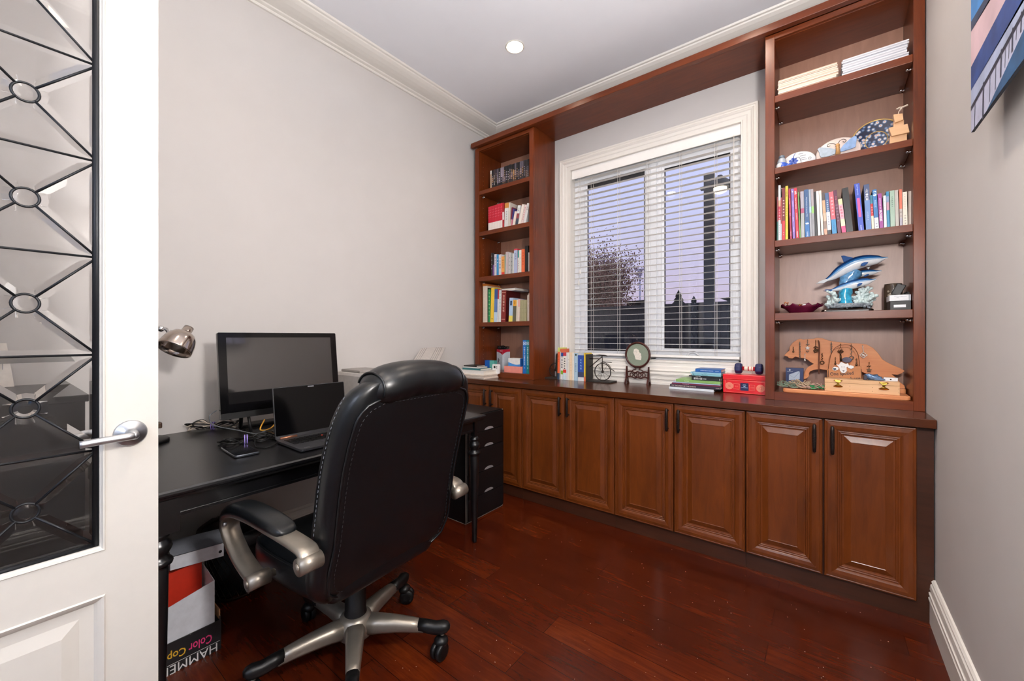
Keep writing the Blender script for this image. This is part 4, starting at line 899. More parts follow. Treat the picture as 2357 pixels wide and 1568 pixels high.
MB().tube([tuple(j+Vector((0, .018, 0))), tuple(k1), tuple(hd+ax*.035)], .0065, 8).ball(k1, .011, 10).tube([tuple(k1+Vector((0, 0, 0))), tuple(k1+Vector((0, .004, .028)))], .004, 8).build('knuckle', M_CHROME, dl)
MB().ball(hd+ax*.065, .024, 12).build('bulb', plain('bulb_glass', 'c9cfd2', .2), dl)
# printer
pt = thing('printer', 'grey printer with a raised paper support behind the chair back', 'printer', (-2.27, 1.52, ZD))
M_PRT = plain('printer_grey', 'b4aea9', .5); M_PRT2 = plain('printer_dark', '8e8985', .5)
mb = MB(); pr = rrect(.17, .215, .02, 4)
mb.loft([[(-2.27+x, 1.53+y, z) for x, y in pr] for z in (ZD+.012, ZD+.22)]+[[(-2.27+x*.97, 1.53+y*.97, ZD+.236) for x, y in pr]], 0, False); mb.build('body', M_PRT, pt)
MB().box(-2.41, -2.2, 1.35, 1.52, ZD+.236, ZD+.252).build('scanner_lid', M_PRT2, pt, bevel=.004)
a, b2 = onx(935, 826, -2.2), onx(970, 803, -2.4); c, d = onx(1025, 803.5, -2.4), onx(1000, 826, -2.2)
c = Vector((-2.40, c.y, b2.z)); b2 = Vector((-2.40, b2.y, b2.z)); a = Vector((-2.18, a.y, ZD+.236)); d = Vector((-2.18, d.y, ZD+.236))
nrm = Vector((0, 0, .006)); tr = MB().add([a, b2, c, d, a+nrm, b2+nrm, c+nrm, d+nrm], [(0, 1, 2, 3), (7, 6, 5, 4), (0, 4, 5, 1), (1, 5, 6, 2), (2, 6, 7, 3), (3, 7, 4, 0)]).build('paper_support', M_PRT, pt)
mb = MB()
for f in (.07, .14, .21, .62, .7, .78, .86):
    p, q = a.lerp(d, f)+nrm, b2.lerp(c, f)+nrm; mb.tube([p, q], .0016, 4)
mb.build('ribs', M_PRT2, tr)
# waste basket with bag, under the desk
wb_ = thing('waste_basket', 'black wire mesh waste basket lined with a dark bag under the desk', 'basket', (-2.22, .72, 0))
mb = MB(); n = 26
def bk(a, z): r = .105+.035*z/.3; return (-2.22+r*math.cos(a), .72+r*math.sin(a), z)
for i in range(n):
    for s in (1, -1): mb.tube([bk(2*PI*i/n+s*k*.13, .008+.292*k/8) for k in range(9)], .0013, 4, caps=False)
for z, r in ((.006, .004), (.3, .005)): mb.tube([bk(2*PI*k/28, z) for k in range(28)], r, 6, closed=True)
mb.build('wire_mesh', M_IRON, wb_)
rnd = random.Random(2); loops = []
for z, r in ((.012, .095), (.1, .112), (.2, .124), (.29, .132), (.312, .146), (.31, .158), (.285, .165), (.25, .163)):
    loops.append([(-2.22+(r+rnd.uniform(-.006, .006))*math.cos(2*PI*k/28), .72+(r+rnd.uniform(-.006, .006))*math.sin(2*PI*k/28), z+rnd.uniform(-.008, .008)) for k in range(28)])
MB().loft(loops, 0, True, True, False).build('bag', plain('bin_bag', '1e2124', .3, var=.3), wb_)
# paper carton with letters, magazine file and red folder
cb = thing('paper_carton', 'black paper carton lettered upside down, under the desk near the door', 'box', (-1.95, .40, 0))
M_CART = plain('carton_black', '17171a', .5, var=.1); M_KRAFT = plain('kraft', 'b98d64', .8)
cx0, cx1, cy0, cy1 = -2.13, -1.832, .25, .540
mb = MB().box(cx0, cx1, cy0, cy1, .001, .004).box(cx1-.004, cx1, cy0, cy1, .004, .112).box(cx0, cx0+.004, cy0, cy1, .004, .11).box(cx0+.004, cx1-.004, cy0, cy0+.004, .004, .11).box(cx0+.004, cx1-.004, cy1-.004, cy1, .004, .125)
mb.build('tray', M_CART, cb)
MB().box(cx0+.03, cx1-.008, cy1-.0045, cy1-.001, .112, .15).build('torn_flap', M_KRAFT, cb)
xx = cx1+.0006; Rr = ((0, -1, 0), (0, 0, -1))
Y_ = lambda u, v: onx(u, v, xx)
a, b2 = Y_(500, 1487), Y_(380, 1548); zc_ = (Y_(440, 1520).z); wd = (a.y-b2.y)*10/6.1
MB().text('HAMMERMILL', (xx, a.y-wd/2, zc_), *Rr, fit=(wd, .031, 1)).build('lettering', ink('e8e8ea'), cb)
a, b2 = Y_(488, 1470), Y_(434, 1492); MB().text('Color', (xx, (a.y+b2.y)/2, (a.z+b2.z)/2), *Rr, fit=(a.y-b2.y, .032, 1), bold=.012).build('lettering', ink('d83a78'), cb)
a, b2 = Y_(428, 1492), Y_(372, 1520); MB().text('Copy', (xx, (a.y+b2.y)/2, (a.z+b2.z)/2-.002), *Rr, fit=(a.y-b2.y, .037, 1), bold=.012).build('lettering', ink('e0b030'), cb)
MB().box(xx-.0004, xx, cy0+.005, cy1-.004, zc_+.019, zc_+.0202).build('rule_line', ink('e8e8ea'), cb)
mf = thing('magazine_file', 'white cardboard magazine file standing in the black paper carton', 'file', (-1.93, .43, .0045))
M_CARD = plain('white_card', 'd7dae2', .7); M_CARD2 = plain('grey_card', '8c8f98', .7)
fx0, fx1, fy0, fy1 = -2.08, -1.842, .30, .522
mb = MB()
def panel(pts, n):
    pts = [Vector(p) for p in pts]; n = Vector(n); k = len(pts)
    mb.add(pts+[p+n for p in pts], [tuple(range(k)), tuple(range(2*k-1, k-1, -1))]+[(i, (i+1) % k, (i+1) % k+k, i+k) for i in range(k)])
panel([(fx1, fy0, .005), (fx1, fy1, .005), (fx1, fy1, .268), (fx1, fy0, .215)], (-.002, 0, 0))
panel([(fx1-.002, fy1, .005), (fx0, fy1, .005), (fx0, fy1, .30), (fx1-.002, fy1, .268)], (0, -.002, 0))
panel([(fx0, fy0, .005), (fx0, fy1-.002, .005), (fx0, fy1-.002, .30), (fx0, fy0, .30)], (.002, 0, 0))
panel([(fx0+.002, fy0, .005), (fx1-.002, fy0, .005), (fx1-.002, fy0, .215), (fx0+.002, fy0, .30)], (0, .002, 0))
mb.build('box_body', M_CARD, mf)
mb = MB(); p = [onx(u, v, -1.93) for u, v in ((392, 1283), (515, 1249), (515, 1280), (392, 1314))]
panel([tuple(q) for q in p], (-.003, 0, 0)); 
mb.build('label_flap', M_CARD, mf)
mb = MB(); panel([tuple(p[0]), tuple(p[1]), (-2.06, p[1].y+.02, p[1].z+.01), (-2.06, p[0].y+.02, p[0].z+.01)], (0, 0, -.002)); mb.build('top_flap', M_CARD2, mf)
h_ = onx(507, 1270, -1.93); MB().lathe([(.0, 0), (.006, 0)], 12, 0, Matrix.Translation((-1.929, h_.y, h_.z)) @ Matrix.Rotation(PI/2, 4, 'Y'), caps=False).build('finger_hole', M_PLAST, mf)
mb = MB(); p = onx(475, 1297, -1.95); p.y = min(p.y, .51)
panel([(-1.95, .305, .02), (-1.95, p.y, .02), (-1.95, p.y, p.z+.02), (-1.95, .305, p.z+.0)], (-.03, 0, 0))
tag(mb.build('red_folder', plain('folder_red', 'c8301a', .5)), 'bright red folder standing inside the white magazine file', 'folder')
# ------------------------------------------------------------------ office chair
ch = thing('office_chair', 'black leather swivel office chair seen from behind at the desk', 'chair', (-1.387, .834, 0), math.radians(184))
rows = [(.352, -.150, .11, .03), (.360, -.158, .205, .06), (.385, -.18, .245, .09), (.43, -.208, .270, .105), (.50, -.232, .284, .11), (.58, -.248, .276, .11), (.66, -.262, .276, .11), (.74, -.278, .278, .11), (.82, -.298, .279, .11), (.90, -.322, .276, .11), (.96, -.342, .270, .108), (1.01, -.358, .258, .102), (1.045, -.367, .238, .09), (1.067, -.369, .204, .065), (1.075, -.365, .16, .035)]
def back_row(z, xr, w, th):
    r = min(th/2*.96, w*.9)
    return [(xr+th/2+a, b2, z) for a, b2 in rrect(th/2, w, r, 6)]
def xrear(z):
    for (z0, x0, *_), (z1, x1, *_) in zip(rows, rows[1:]):
        if z0 <= z <= z1: return x0+(x1-x0)*(z-z0)/(z1-z0)
    return rows[-1][1]
def whalf(z):
    for (z0, _, w0, _), (z1, _, w1, _) in zip(rows, rows[1:]):
        if z0 <= z <= z1: return w0+(w1-w0)*(z-z0)/(z1-z0)
    return 0
bk_ = MB().loft([back_row(*r) for r in rows]).build('backrest', M_LEATHER, ch, world=False, sub=1)
# piping and stitch line round the rear panel
def panel_loop(ins, ztop, zbot, n=70):
    pts = []
    zs_ = [zbot+(ztop-zbot)*k/40 for k in range(41)]
    L = []
    for z in zs_:
        w = whalf(z)-ins
        dt, db = ztop-z, z-zbot
        if dt < .06: w -= .06*(1-math.sqrt(max(0, 1-((.06-dt)/.06)**2)))
        if db < .06: w -= .06*(1-math.sqrt(max(0, 1-((.06-db)/.06)**2)))
        L.append((w, z))
    R_ = [(xrear(z)-.001, -w, z) for w, z in L]; Lf = [(xrear(z)-.001, w, z) for w, z in L]
    top = [(xrear(ztop)-.001, L[-1][0]*(1-2*k/10), ztop) for k in range(1, 10)]
    bot = [(xrear(zbot)-.001, -L[0][0]*(1-2*k/10), zbot) for k in range(1, 10)]
    return Lf+top+R_[::-1]+bot
mb = MB(); mb.tube(panel_loop(.032, 1.018, .385), .0042, 6, closed=True); mb.build('piping', M_LEATHER, ch, world=False)
M_ST = plain('stitch_grey', '6c7078', .6)
def dashes(pts, r, name, mat, parent):
    pts = [Vector(p) for p in pts]; mb = MB(); step = .0075; acc = 0; on = True; cur = [pts[0]]
    for a, b2 in zip(pts, pts[1:]):
        seg = (b2-a); L = seg.length; d = 0
        while acc+L-d >= step:
            d += step-acc; p = a+seg*(d/L)
            if on: mb.tube(cur+[p], r, 4, caps=False)
            on = not on; cur = [p]; acc = 0
        acc += L-d
        if on: cur.append(b2)
    if mb.v: mb.build(name, mat, parent, world=False)
dashes([(x-.0008, y, z) for x, y, z in panel_loop(.050, 1.002, .40)], .0009, 'stitching', plain('stitch_dark', '2c2e33', .6), bk_)
dashes([(xrear(z)+.058, whalf(z)+.0012, z) for z in [.62+.42*k/40 for k in range(41)]], .0010, 'stitching', M_ST, bk_)
# headrest roll folded over the top
loops = []
for k in range(17):
    y = -.205+.41*k/16; q = abs(y)/.205; s = math.sqrt(max(.02, 1-q**5)); rz_, rx = .063*s, .082*s
    loops.append([(-.310+rx*math.cos(2*PI*i/18)-.012*q, y, 1.060-.022*q*q+rz_*math.sin(2*PI*i/18)+(.004*math.sin(9*k) if i > 9 else 0)) for i in range(18)])
hr_ = MB().loft(loops).build('headrest', M_LEATHER, ch, world=False, sub=1)
for y in (-.172, .172):
    q = abs(y)/.205; s = math.sqrt(1-q**5)
    MB().tube([(-.310-.012*q+.082*s*math.cos(a), y, 1.060-.022*q*q+.063*s*math.sin(a)) for a in [PI*(.1+1.05*k/18) for k in range(19)]], .0035, 6).build('piping', M_LEATHER, hr_, world=False)
# seat
loops = []
for x, w, z0, z1 in ((-.205, .15, .40, .455), (-.195, .215, .375, .475), (-.16, .24, .362, .482), (-.05, .252, .358, .484), (.08, .256, .358, .488), (.19, .252, .360, .494), (.25, .24, .368, .490), (.285, .215, .385, .470), (.297, .17, .405, .445)):
    pr = rrect(w, (z1-z0)/2, min((z1-z0)/2*.8, .05), 5); loops.append([(x, y, (z0+z1)/2+z) for y, z in pr])
st = MB().loft(loops).build('seat', M_LEATHER, ch, world=False, sub=1)
for s in (1, -1): MB().tube(spline([(-.19, s*.215, .47), (-.12, s*.243, .468), (.08, s*.254, .470), (.2, s*.248, .474), (.27, s*.215, .464)], 6), .0035, 6).build('piping', M_LEATHER, st, world=False)
MB().box(-.11, .11, -.1, .1, .325, .36).tube([(.02, -.1, .335), (.02, -.27, .345)], .006, 8).build('tilt_mechanism', M_PLAST, ch, world=False, bevel=.006)
MB().lathe([(.040, .155), (.040, .17), (.038, .175), (.037, .255), (.031, .262), (.031, .33)], 24).build('gas_lift', M_PLAST, ch, world=False)
MB().lathe([(.05, .085), (.062, .095), (.064, .125), (.055, .158), (.042, .168), (.030, .17)], 28).build('base_hub', M_CHAMP, ch, world=False)
LA = [math.radians(a-184) for a in (38.7, 110.7, 182.7, 254.7, 326.7)]
def caster_wheel(mb, c, ax):
    q = ax.to_track_quat('Z', 'Y').to_matrix().to_4x4()
    for s in (-1, 1): mb.lathe([(.012, -.009), (.028, -.009), (.031, -.005), (.031, .005), (.028, .009), (.012, .009)], 18, 0, Matrix.Translation(Vector(c)+ax*.0125*s) @ q)
for i, a in enumerate(LA):
    d = Vector((math.cos(a), math.sin(a), 0)); n = Vector((-d.y, d.x, 0))
    loops = []
    for r, hw, zt, zb_ in ((.035, .036, .158, .098), (.09, .031, .156, .103), (.15, .027, .151, .104), (.21, .023, .142, .101), (.255, .020, .133, .098)):
        loops.append([d*r+n*(hw*q)+Vector((0, 0, zb_+(zt-zb_)*h)) for q, h in ((-.8, 0), (-1, .2), (-1, .62), (-.75, .9), (-.3, 1), (.3, 1), (.75, .9), (1, .62), (1, .2), (.8, 0))])
    lg = MB().loft(loops).build('base_leg', M_CHAMP, ch, world=False)
    loops = []
    for r, hw, zt, zb_ in ((.235, .0212, .1375, .105), (.27, .021, .133, .096), (.30, .020, .127, .090), (.325, .022, .130, .092), (.343, .018, .126, .098), (.352, .008, .118, .106)):
        loops.append([d*r+n*(hw*q)+Vector((0, 0, zb_+(zt-zb_)*h)) for q, h in ((-.8, 0), (-1, .2), (-1, .62), (-.75, .9), (-.3, 1), (.3, 1), (.75, .9), (1, .62), (1, .2), (.8, 0))])
    MB().loft(loops).build('leg_cap', M_PLAST, lg, world=False)
    cs = MB(); c0 = d*.323; f = Vector((math.cos(a+1.0+i), math.sin(a+1.0+i), 0)); axw = Vector((-f.y, f.x, 0)); wc = c0-f*.016+Vector((0, 0, .0315))
    caster_wheel(cs, wc, axw)
    cs.ball(c0-f*.006+Vector((0, 0, .062)), .027, 14, sc_=(1, 1, .75))
    o = cs.build('caster', M_PLAST, ch, world=False)
    mb = MB().tube([c0+Vector((0, 0, .06)), c0+Vector((0, 0, .095))], .0085, 10).tube([wc-axw*.004, wc+axw*.004], .014, 10)
    mb.tube([wc, c0-f*.004+Vector((0, 0, .05)), c0+Vector((0, 0, .066))], .0095, 8)
    mb.build('caster_stem', M_CHAMP, o, world=False)
# arms
for s in (1, -1):
    Yc = s*.31
    path = [(v.x, v.y) for v in spline([(a, b2, 0) for a, b2 in ((-.238, .575), (-.222, .600), (-.17, .608), (-.06, .612), (.08, .614), (.19, .606), (.248, .585), (.268, .55), (.243, .51), (.185, .468), (.12, .44), (.06, .425))], 6)]
    loops = []
    for k, (x, z) in enumerate(path):
        x0, z0 = path[max(0, k-1)]; x1_, z1_ = path[min(len(path)-1, k+1)]; t_ = Vector((x1_-x0, z1_-z0)).normalized(); nx, nz = -t_.y, t_.x
        loops.append([(x+nx*b2, Yc+a, z+nz*b2) for a, b2 in ((-.026, -.008), (.026, -.008), (.029, -.004), (.029, .006), (.024, .011), (-.024, .011), (-.029, .006), (-.029, -.004))])
    mb = MB().loft(loops)
    for x, z, r in ((-.236, .572, .024), (.058, .427, .024)):
        mb.tube([(x, Yc-s*.03, z), (x, Yc+s*.034, z)], r, 18); mb.tube([(x, Yc+s*.034, z), (x, Yc+s*.038, z)], r*.45, 12)
    mb.tube([(.058, Yc, .427), (.058, s*.262, .427)], .012, 10)
    ar = mb.build('armrest', M_CHAMP, ch, world=False, bevel=0)
    loops = []
    for x, w, z0, z1 in ((-.125, .018, .616, .626), (-.115, .030, .614, .638), (-.08, .036, .613, .648), (0, .038, .614, .654), (.10, .038, .614, .656), (.18, .037, .606, .650), (.235, .035, .588, .630), (.268, .032, .562, .602), (.282, .025, .546, .575), (.286, .012, .545, .558)):
        pr = rrect(w, (z1-z0)/2, min((z1-z0)/2*.85, w*.85), 4); loops.append([(x, Yc+a, (z0+z1)/2+b2) for a, b2 in pr])
    MB().loft(loops).build('arm_pad', M_LEATHER, ar, world=False, sub=1)
    mb = MB()
    MB().tube([(.235, Yc+s*.022, .565), (.238, Yc+s*.0325, .567)], .007, 10).build('screw', M_STEEL, ar, world=False)

# crumbs and dust lying about on the floor boards
rnd = random.Random(77); mb = MB()
for k in range(170):
    p = onz(rnd.uniform(900, 2080), rnd.uniform(1200, 1568), 0)
    if p.y > 2.38 or p.x > .33 or p.y < .4: continue
    r = rnd.uniform(.0008, .0024); a = rnd.uniform(0, 6.28); c, s_ = math.cos(a)*r, math.sin(a)*r; q = rnd.uniform(.4, 1)
    mb.add([(p.x-c, p.y-s_, .0004), (p.x+s_*q, p.y-c*q, .0008), (p.x+c, p.y+s_, .0004), (p.x-s_*q, p.y+c*q, .0012)], [(0, 1, 2, 3)])
o = mb.build('floor_dust', plain('dust_fleck', 'b9a898', .9)); tag(o, 'pale crumbs and dust scattered over the dark floor boards', 'dust', kind='stuff')
# ------------------------------------------------------------------ right bookcase, things on the shelves
def box_at(name, label, cat, x0, x1, y0, y1, z0, z1, mats, bevel=.0008, group=None):
    return tag(MB().box(x0, x1, y0, y1, z0, z1).build(name, mats, bevel=bevel), label, cat, group)
def dome(mb, c, rx, rz, th, n=40, M=None, m=0, prof=None):
    """round plate standing on edge, facing -y"""
    prof = prof or [(0, -th*.5), (.55, -th*.5), (.8, -th*.75), (.97, -th), (1, -th*.8), (.97, -th*.2), (.6, 0), (0, 0)]
    mb.loft([[Vector((c[0]+rx*r*math.cos(2*PI*k/n), c[1]+h, c[2]+rz*r*math.sin(2*PI*k/n))) for k in range(n)] for r, h in prof], m, True, False, False)
# top shelf: two sheaves of paper
Z1 = 2.4965
def sheaf(u0, u1, v0, v1, y0, y1, cols, label, seed, lean=0):
    rnd = random.Random(seed); a = ony(u0, v0, y0); b2 = ony(u1, v1, y0); h = (a.z+b2.z)/2-Z1; n = 15
    mats = [paper(c, .6) for c in cols]; mb = MB()
    for k in range(n):
        z0 = Z1+h*k/n+.0003; z1 = Z1+h*(k+1)/n; j = [rnd.uniform(-.006, .006) for _ in range(4)]; tlt = (b2.z-a.z)*(k/n)*.9
        x0, x1 = a.x+abs(j[0]), b2.x-abs(j[1])*1.5; ya = y0+abs(j[2])
        mb.loft([[(x0, ya, z0), (x0, ya, z1), (x0, y1+j[3], z1), (x0, y1+j[3], z0)], [(x1, ya, z0+tlt*.0), (x1, ya, z1+(tlt if k else 0)*0), (x1, y1, z1), (x1, y1, z0)]], k % len(mats), False)
    return tag(mb.build('paper_stack', mats), label, 'papers', 'paper stacks on the top shelf')
sheaf(1789, 1930, 186, 141, 2.618, 2.84, ['d0b9a8', 'dac9ba', 'c8ab96', 'dccfc2'], 'pinkish stack of papers in a clear bag, left on the top shelf of right bookcase', 1)
sheaf(1937, 2093, 139, 89, 2.618, 2.84, ['cfcfd4', 'babcc4', 'dadade', 'a9adb8'], 'white stack of papers, right on the top shelf of right bookcase', 2)
a = ony(1918, 133, 2.75); mb = MB().add([(a.x-.05, 2.74, Z1+.062), (a.x+.0, 2.74, Z1+.062), (a.x-.005, 2.745, Z1+.105), (a.x-.05, 2.76, Z1+.062), (a.x, 2.76, Z1+.062)], [(0, 1, 2), (3, 2, 4), (0, 2, 3), (1, 4, 2), (0, 3, 4, 1)])
# second shelf
Z2 = 2.1074
t = thing('jar', 'small pale jar at the far left of the second shelf, right bookcase', 'jar', (-.19, 2.66, Z2))
MB().lathe([(.018, 0), (.022, .01), (.022, .05), (.017, .062), (.012, .07)], 20, 0, Matrix.Translation((-.188, 2.66, Z2))).build('body', plain('pale_glaze', 'aeb6bf', .25), t)
MB().lathe([(.014, .07), (.015, .074), (.012, .082), (.004, .086)], 18, 0, Matrix.Translation((-.188, 2.66, Z2))).build('lid', plain('blue_grey_glaze', '6f7d8c', .3), t)
t = thing('oval_plaque', 'white oval plaque with a blue ribbon and flower, second shelf of right bookcase', 'plaque', (-.11, 2.74, Z2))
cA = ony(1838, 360, 2.74); top = ony(1838, 349.3, 2.74).z; rx = (ony(1873, 360, 2.74).x-ony(1799, 360, 2.74).x)/2*1.06; rz = (top-Z2)/2
cA = Vector((cA.x, 2.74, Z2+rz))
mb = MB(); dome(mb, (cA.x, 2.745, cA.z), rx, rz, .008, prof=[(0, -.006), (.95, -.006), (1, -.003), (.97, 0), (0, 0)]); mb.build('plate', plain('white_glaze', 'e3e4e8', .25), t)
ib = ink('2c4fae')
mb = MB()
p = ony(1826, 372, 2.738)
for k in range(7):
    a = 2*PI*k/7; mb.add([(p.x, 2.7385, p.z), (p.x+.018*math.cos(a-.4), 2.7385, p.z+.018*math.sin(a-.4)), (p.x+.024*math.cos(a), 2.7385, p.z+.024*math.sin(a)), (p.x+.018*math.cos(a+.4), 2.7385, p.z+.018*math.sin(a+.4))], [(0, 1, 2, 3)])
q = ony(1831, 352, 2.738); mb.tube([(p.x, 2.739, p.z), (p.x+.002, 2.739, p.z+.03), (q.x, 2.739, q.z)], [.004, .002, .001], 6)
mb.build('painted_flower', ib, t)
q = ony(1864, 363.5, 2.738); MB().tube([(q.x+.006*math.cos(a), 2.738, q.z+.006*math.sin(a)) for a in [2*PI*k/16 for k in range(16)]], .0016, 6, closed=True).build('grommet', M_STEEL, t)
mb = MB()
for k, (u, v, wd) in enumerate(((1843, 354, .02), (1848, 358, .026), (1849, 363, .02), (1850, 367, .03))): q = ony(u, v, 2.738); mb.box(q.x-wd/2, q.x+wd/2, 2.7385, 2.739, q.z-.0012, q.z+.0012)
mb.tube(spline([ony(1829, 367, 2.738), ony(1836, 362, 2.738), ony(1841, 364, 2.738), ony(1844, 374, 2.738)], 5), .0012, 5)
mb.build('fine_print', ink('6c7480'), t)
t = thing('glass_bird', 'blue and white glass ornament beside the oval plaque', 'ornament', (-.165, 2.645, Z2))
p = ony(1800, 382, 2.64)
MB().ball((p.x, 2.645, Z2+.021), .021, 16, sc_=(1.2, .8, 1)).build('body', plain('cobalt_glass', '3a5cc0', .08, coat=.5), t)
MB().ball((p.x-.012, 2.636, Z2+.022), .015, 12, sc_=(1, .6, 1)).build('breast', plain('white_glaze', 'e3e4e8', .25), t)
MB().tube([(p.x+.018, 2.645, Z2+.022), (p.x+.035, 2.645, Z2+.016), (p.x+.045, 2.647, Z2+.026)], [.012, .007, .004], 8).build('tail', plain('cobalt_glass', '3a5cc0', .08), t)
# butterfly plaque
t = thing('butterfly_plaque', 'pale round plaque with a blue grey ceramic butterfly, second shelf of right bookcase', 'plaque', (.0, 2.76, Z2))
yq = 2.76; l, r, tp = ony(1879, 360, yq), ony(1981, 330, yq), ony(1935, 316, yq); rx = (r.x-l.x)/2*1.03; rz = (tp.z-Z2)/2; cx_ = (l.x+r.x)/2
mb = MB(); dome(mb, (cx_, yq+.006, Z2+rz), rx, rz, .01, prof=[(0, -.006), (.96, -.006), (1, -.003), (.97, 0), (0, 0)]); mb.build('plate', plain('blush_glaze', 'e2d3cc', .3), t)
def P13(x, y, yy): return ony(1770+x/13.865, 300+y/13.865, yy)
def P14(x, y, yy): return ony(1930+x/13.067, 230+y/13.067, yy)
M_WING = plain('wing_glaze', 'a9b8c6', .3, var=.18, nscale=40); M_WINGB = plain('wing_blue', '7f9fcb', .3, var=.25, nscale=30)
def slabpoly(pts, d, name, mt, parent, bevel=.001, **k):
    n = len(pts); mb = MB(); bk = [Vector(p)+Vector((0, d, 0)) for p in pts]
    mb.add([Vector(p) for p in pts]+bk, [tuple(range(n)), tuple(range(2*n-1, n-1, -1))]+[(i, (i+1) % n, (i+1) % n+n, i+n) for i in range(n)])
    return mb.build(name, mt, parent, bevel=bevel, **k)
yw = yq-.012
slabpoly([P13(x, y, yw) for x, y in ((1545, 610), (1600, 550), (1680, 540), (1850, 555), (1990, 570), (2130, 605), (2120, 740), (1900, 830), (1660, 860), (1620, 800), (1600, 700))], .008, 'left_wing', M_WING, t)
slabpoly([P14(x, y, yw) for x, y in ((60, 1480), (150, 1350), (330, 1180), (480, 1075), (545, 1100), (550, 1180), (530, 1300), (520, 1400), (420, 1450), (200, 1520), (60, 1560))], .008, 'right_wing', M_WINGB, t)
p0, p1 = P13(2190, 480, yw-.004), P13(2200, 760, yw-.004)
MB().tube([p0, p0.lerp(p1, .35), p0.lerp(p1, .4), p1], [.007, .009, .007, .012], 10).ball(p0, .010, 10).build('body', plain('ochre_glaze', 'd0a066', .4), t)
MB().tube(spline([P13(2150, 480, yw), P13(2080, 430, yw), P13(1940, 425, yw), P13(1860, 480, yw), P13(1880, 525, yw), P13(1960, 490, yw)], 5), .0014, 5).tube(spline([P13(2180, 460, yw), P13(2250, 350, yw), P14(60, 1215, yw), P14(150, 1180, yw), P14(230, 1215, yw), P14(190, 1270, yw), P14(130, 1250, yw)], 5), .0014, 5).build('antennae', M_IRON, t)
# mosaic plate
t = thing('mosaic_plate', 'dark blue mosaic patterned plate standing behind the wooden cross', 'plate', (.13, 2.80, Z2))
ym = 2.80; tl = ony(1981, 343, ym); tp = ony(2040, 301.5, ym); R_ = .105; cz = tp.z-R_*.995; cx_ = tl.x+math.sqrt(max(.001, R_**2-(tl.z-cz)**2)); cz = max(cz, Z2+R_*0+.0)
R_ = max(R_, (tp.z-Z2)/2); cz = Z2+R_; cx_ = min(cx_, .314-R_)
m_, nt_, b_ = new_mat('mosaic_glaze')
vo = nt_.nodes.new('ShaderNodeTexVoronoi'); vo.inputs['Scale'].default_value = 62; nt_.links.new(coords(nt_), vo.inputs['Vector'])
cr = ramp(nt_, vo.outputs['Distance'], [(.12, 'd9a08c'), (.3, 'e6e2dc'), (.42, '5f7fae'), (.6, '1c2140')]); nt_.links.new(cr, b_.inputs['Base Color']); b_.inputs['Roughness'].default_value = .25
mb = MB(); dome(mb, (cx_, ym+.004, cz), R_*.95, R_*.95, .008, prof=[(0, -.001), (.45, -.001), (.55, -.002), (1, -.010)]); mb.build('glazed_face', m_, t)
MB().tube([(cx_+R_*.96*math.cos(a), ym-.006, cz+R_*.96*math.sin(a)) for a in [2*PI*k/48 for k in range(48)]], .0035, 6, closed=True).tube([(cx_+R_*.42*math.cos(a), ym+.002, cz+R_*.42*math.sin(a)) for a in [2*PI*k/36 for k in range(36)]], .002, 6, closed=True).build('rim', plain('rim_gold', 'd9b26a', .3, .4), t)
mb = MB(); dome(mb, (cx_, ym+.009, cz), R_*.97, R_*.97, .004, prof=[(0, 0), (1, -.009), (1, -.005), (0, .003)]); mb.build('back', plain('white_glaze', 'e3e4e8', .25), t)
# wooden cross figure
t = thing('wooden_cross', 'small cross built of pale wooden blocks with a string bow, second shelf of right bookcase', 'cross', (.24, 2.68, Z2))
yk = 2.672
q0, q1 = P14(1500, 1200, yk), P14(2060, 1200, yk)
MB().box(q0.x+.006, q1.x, yk, yk+.045, Z2, P14(1560, 1090, yk).z).build('lower_block', W_LIGHT, t, bevel=.001)
def slant(pts, d, name): slabpoly([P14(x, y, yk-.012) for x, y in pts], d, name, W_LIGHT, t)
slant(((1600, 1090), (2140, 970), (2080, 715), (1510, 840)), .03, 'cross_bar')
a = P14(1760, 900, yk-.0); b2 = P14(1950, 600, yk); MB().box(a.x-.012, b2.x+.002, yk+.0, yk+.03, P14(1800, 860, yk).z-.02, b2.z).build('upright', W_LIGHT, t, bevel=.001)
slant(((1690, 690), (1955, 590), (1930, 400), (1650, 440)), .034, 'top_block')
MB().tube(spline([P14(1750, 290, yk), P14(1830, 240, yk), P14(1900, 230, yk), P14(2000, 190, yk), P14(2085, 150, yk)], 5), .0042, 6).tube([P14(1860, 310, yk), P14(1900, 240, yk)], .004, 6).tube([P14(1800, 450, yk-.0), P14(1810, 360, yk), P14(1890, 250, yk)], .002, 6).build('string_bow', plain('cotton_string', 'd9c9b8', .8), t)
# ------------------------------------------------------------------ fourth shelf: bowl, dolphins, boxes
Z4 = 1.3239
def P7(x, y, yy): return ony(1775+x/7.142, 570+y/7.142, yy)
yb_ = 2.70; l, r = P7(135, 985, yb_), P7(845, 970, yb_); c0, c1 = P7(290, 1060, yb_), P7(690, 1060, yb_)
t = thing('leaf_bowl', 'maroon leaf shaped bowl holding copper trinkets on the dolphin shelf', 'bowl', ((l.x+r.x)/2, yb_+.04, Z4))
cx_ = (l.x+r.x)/2; rx = (r.x-l.x)/2; n = 32; loops = []
for f, z, wv in ((.0, .0, 0), (.50, .0, 0), (.58, .008, .02), (.8, .03, .05), (1.0, .046, .12), (.97, .048, .12), (.76, .034, .05), (.5, .01, 0), (0, .008, 0)):
    loops.append([(cx_+rx*f*math.cos(2*PI*k/n)*(1+wv*.35*math.cos(5*2*PI*k/n)), yb_+.05+.075*f*math.sin(2*PI*k/n)*(1+wv*math.cos(7*2*PI*k/n)), Z4+z+wv*.08*math.sin(9*2*PI*k/n)*(z > .03)) for k in range(n)])
MB().loft(loops, 0, True, False, False).build('bowl_body', plain('maroon_glass', '5c1230', .15, coat=.4), t)
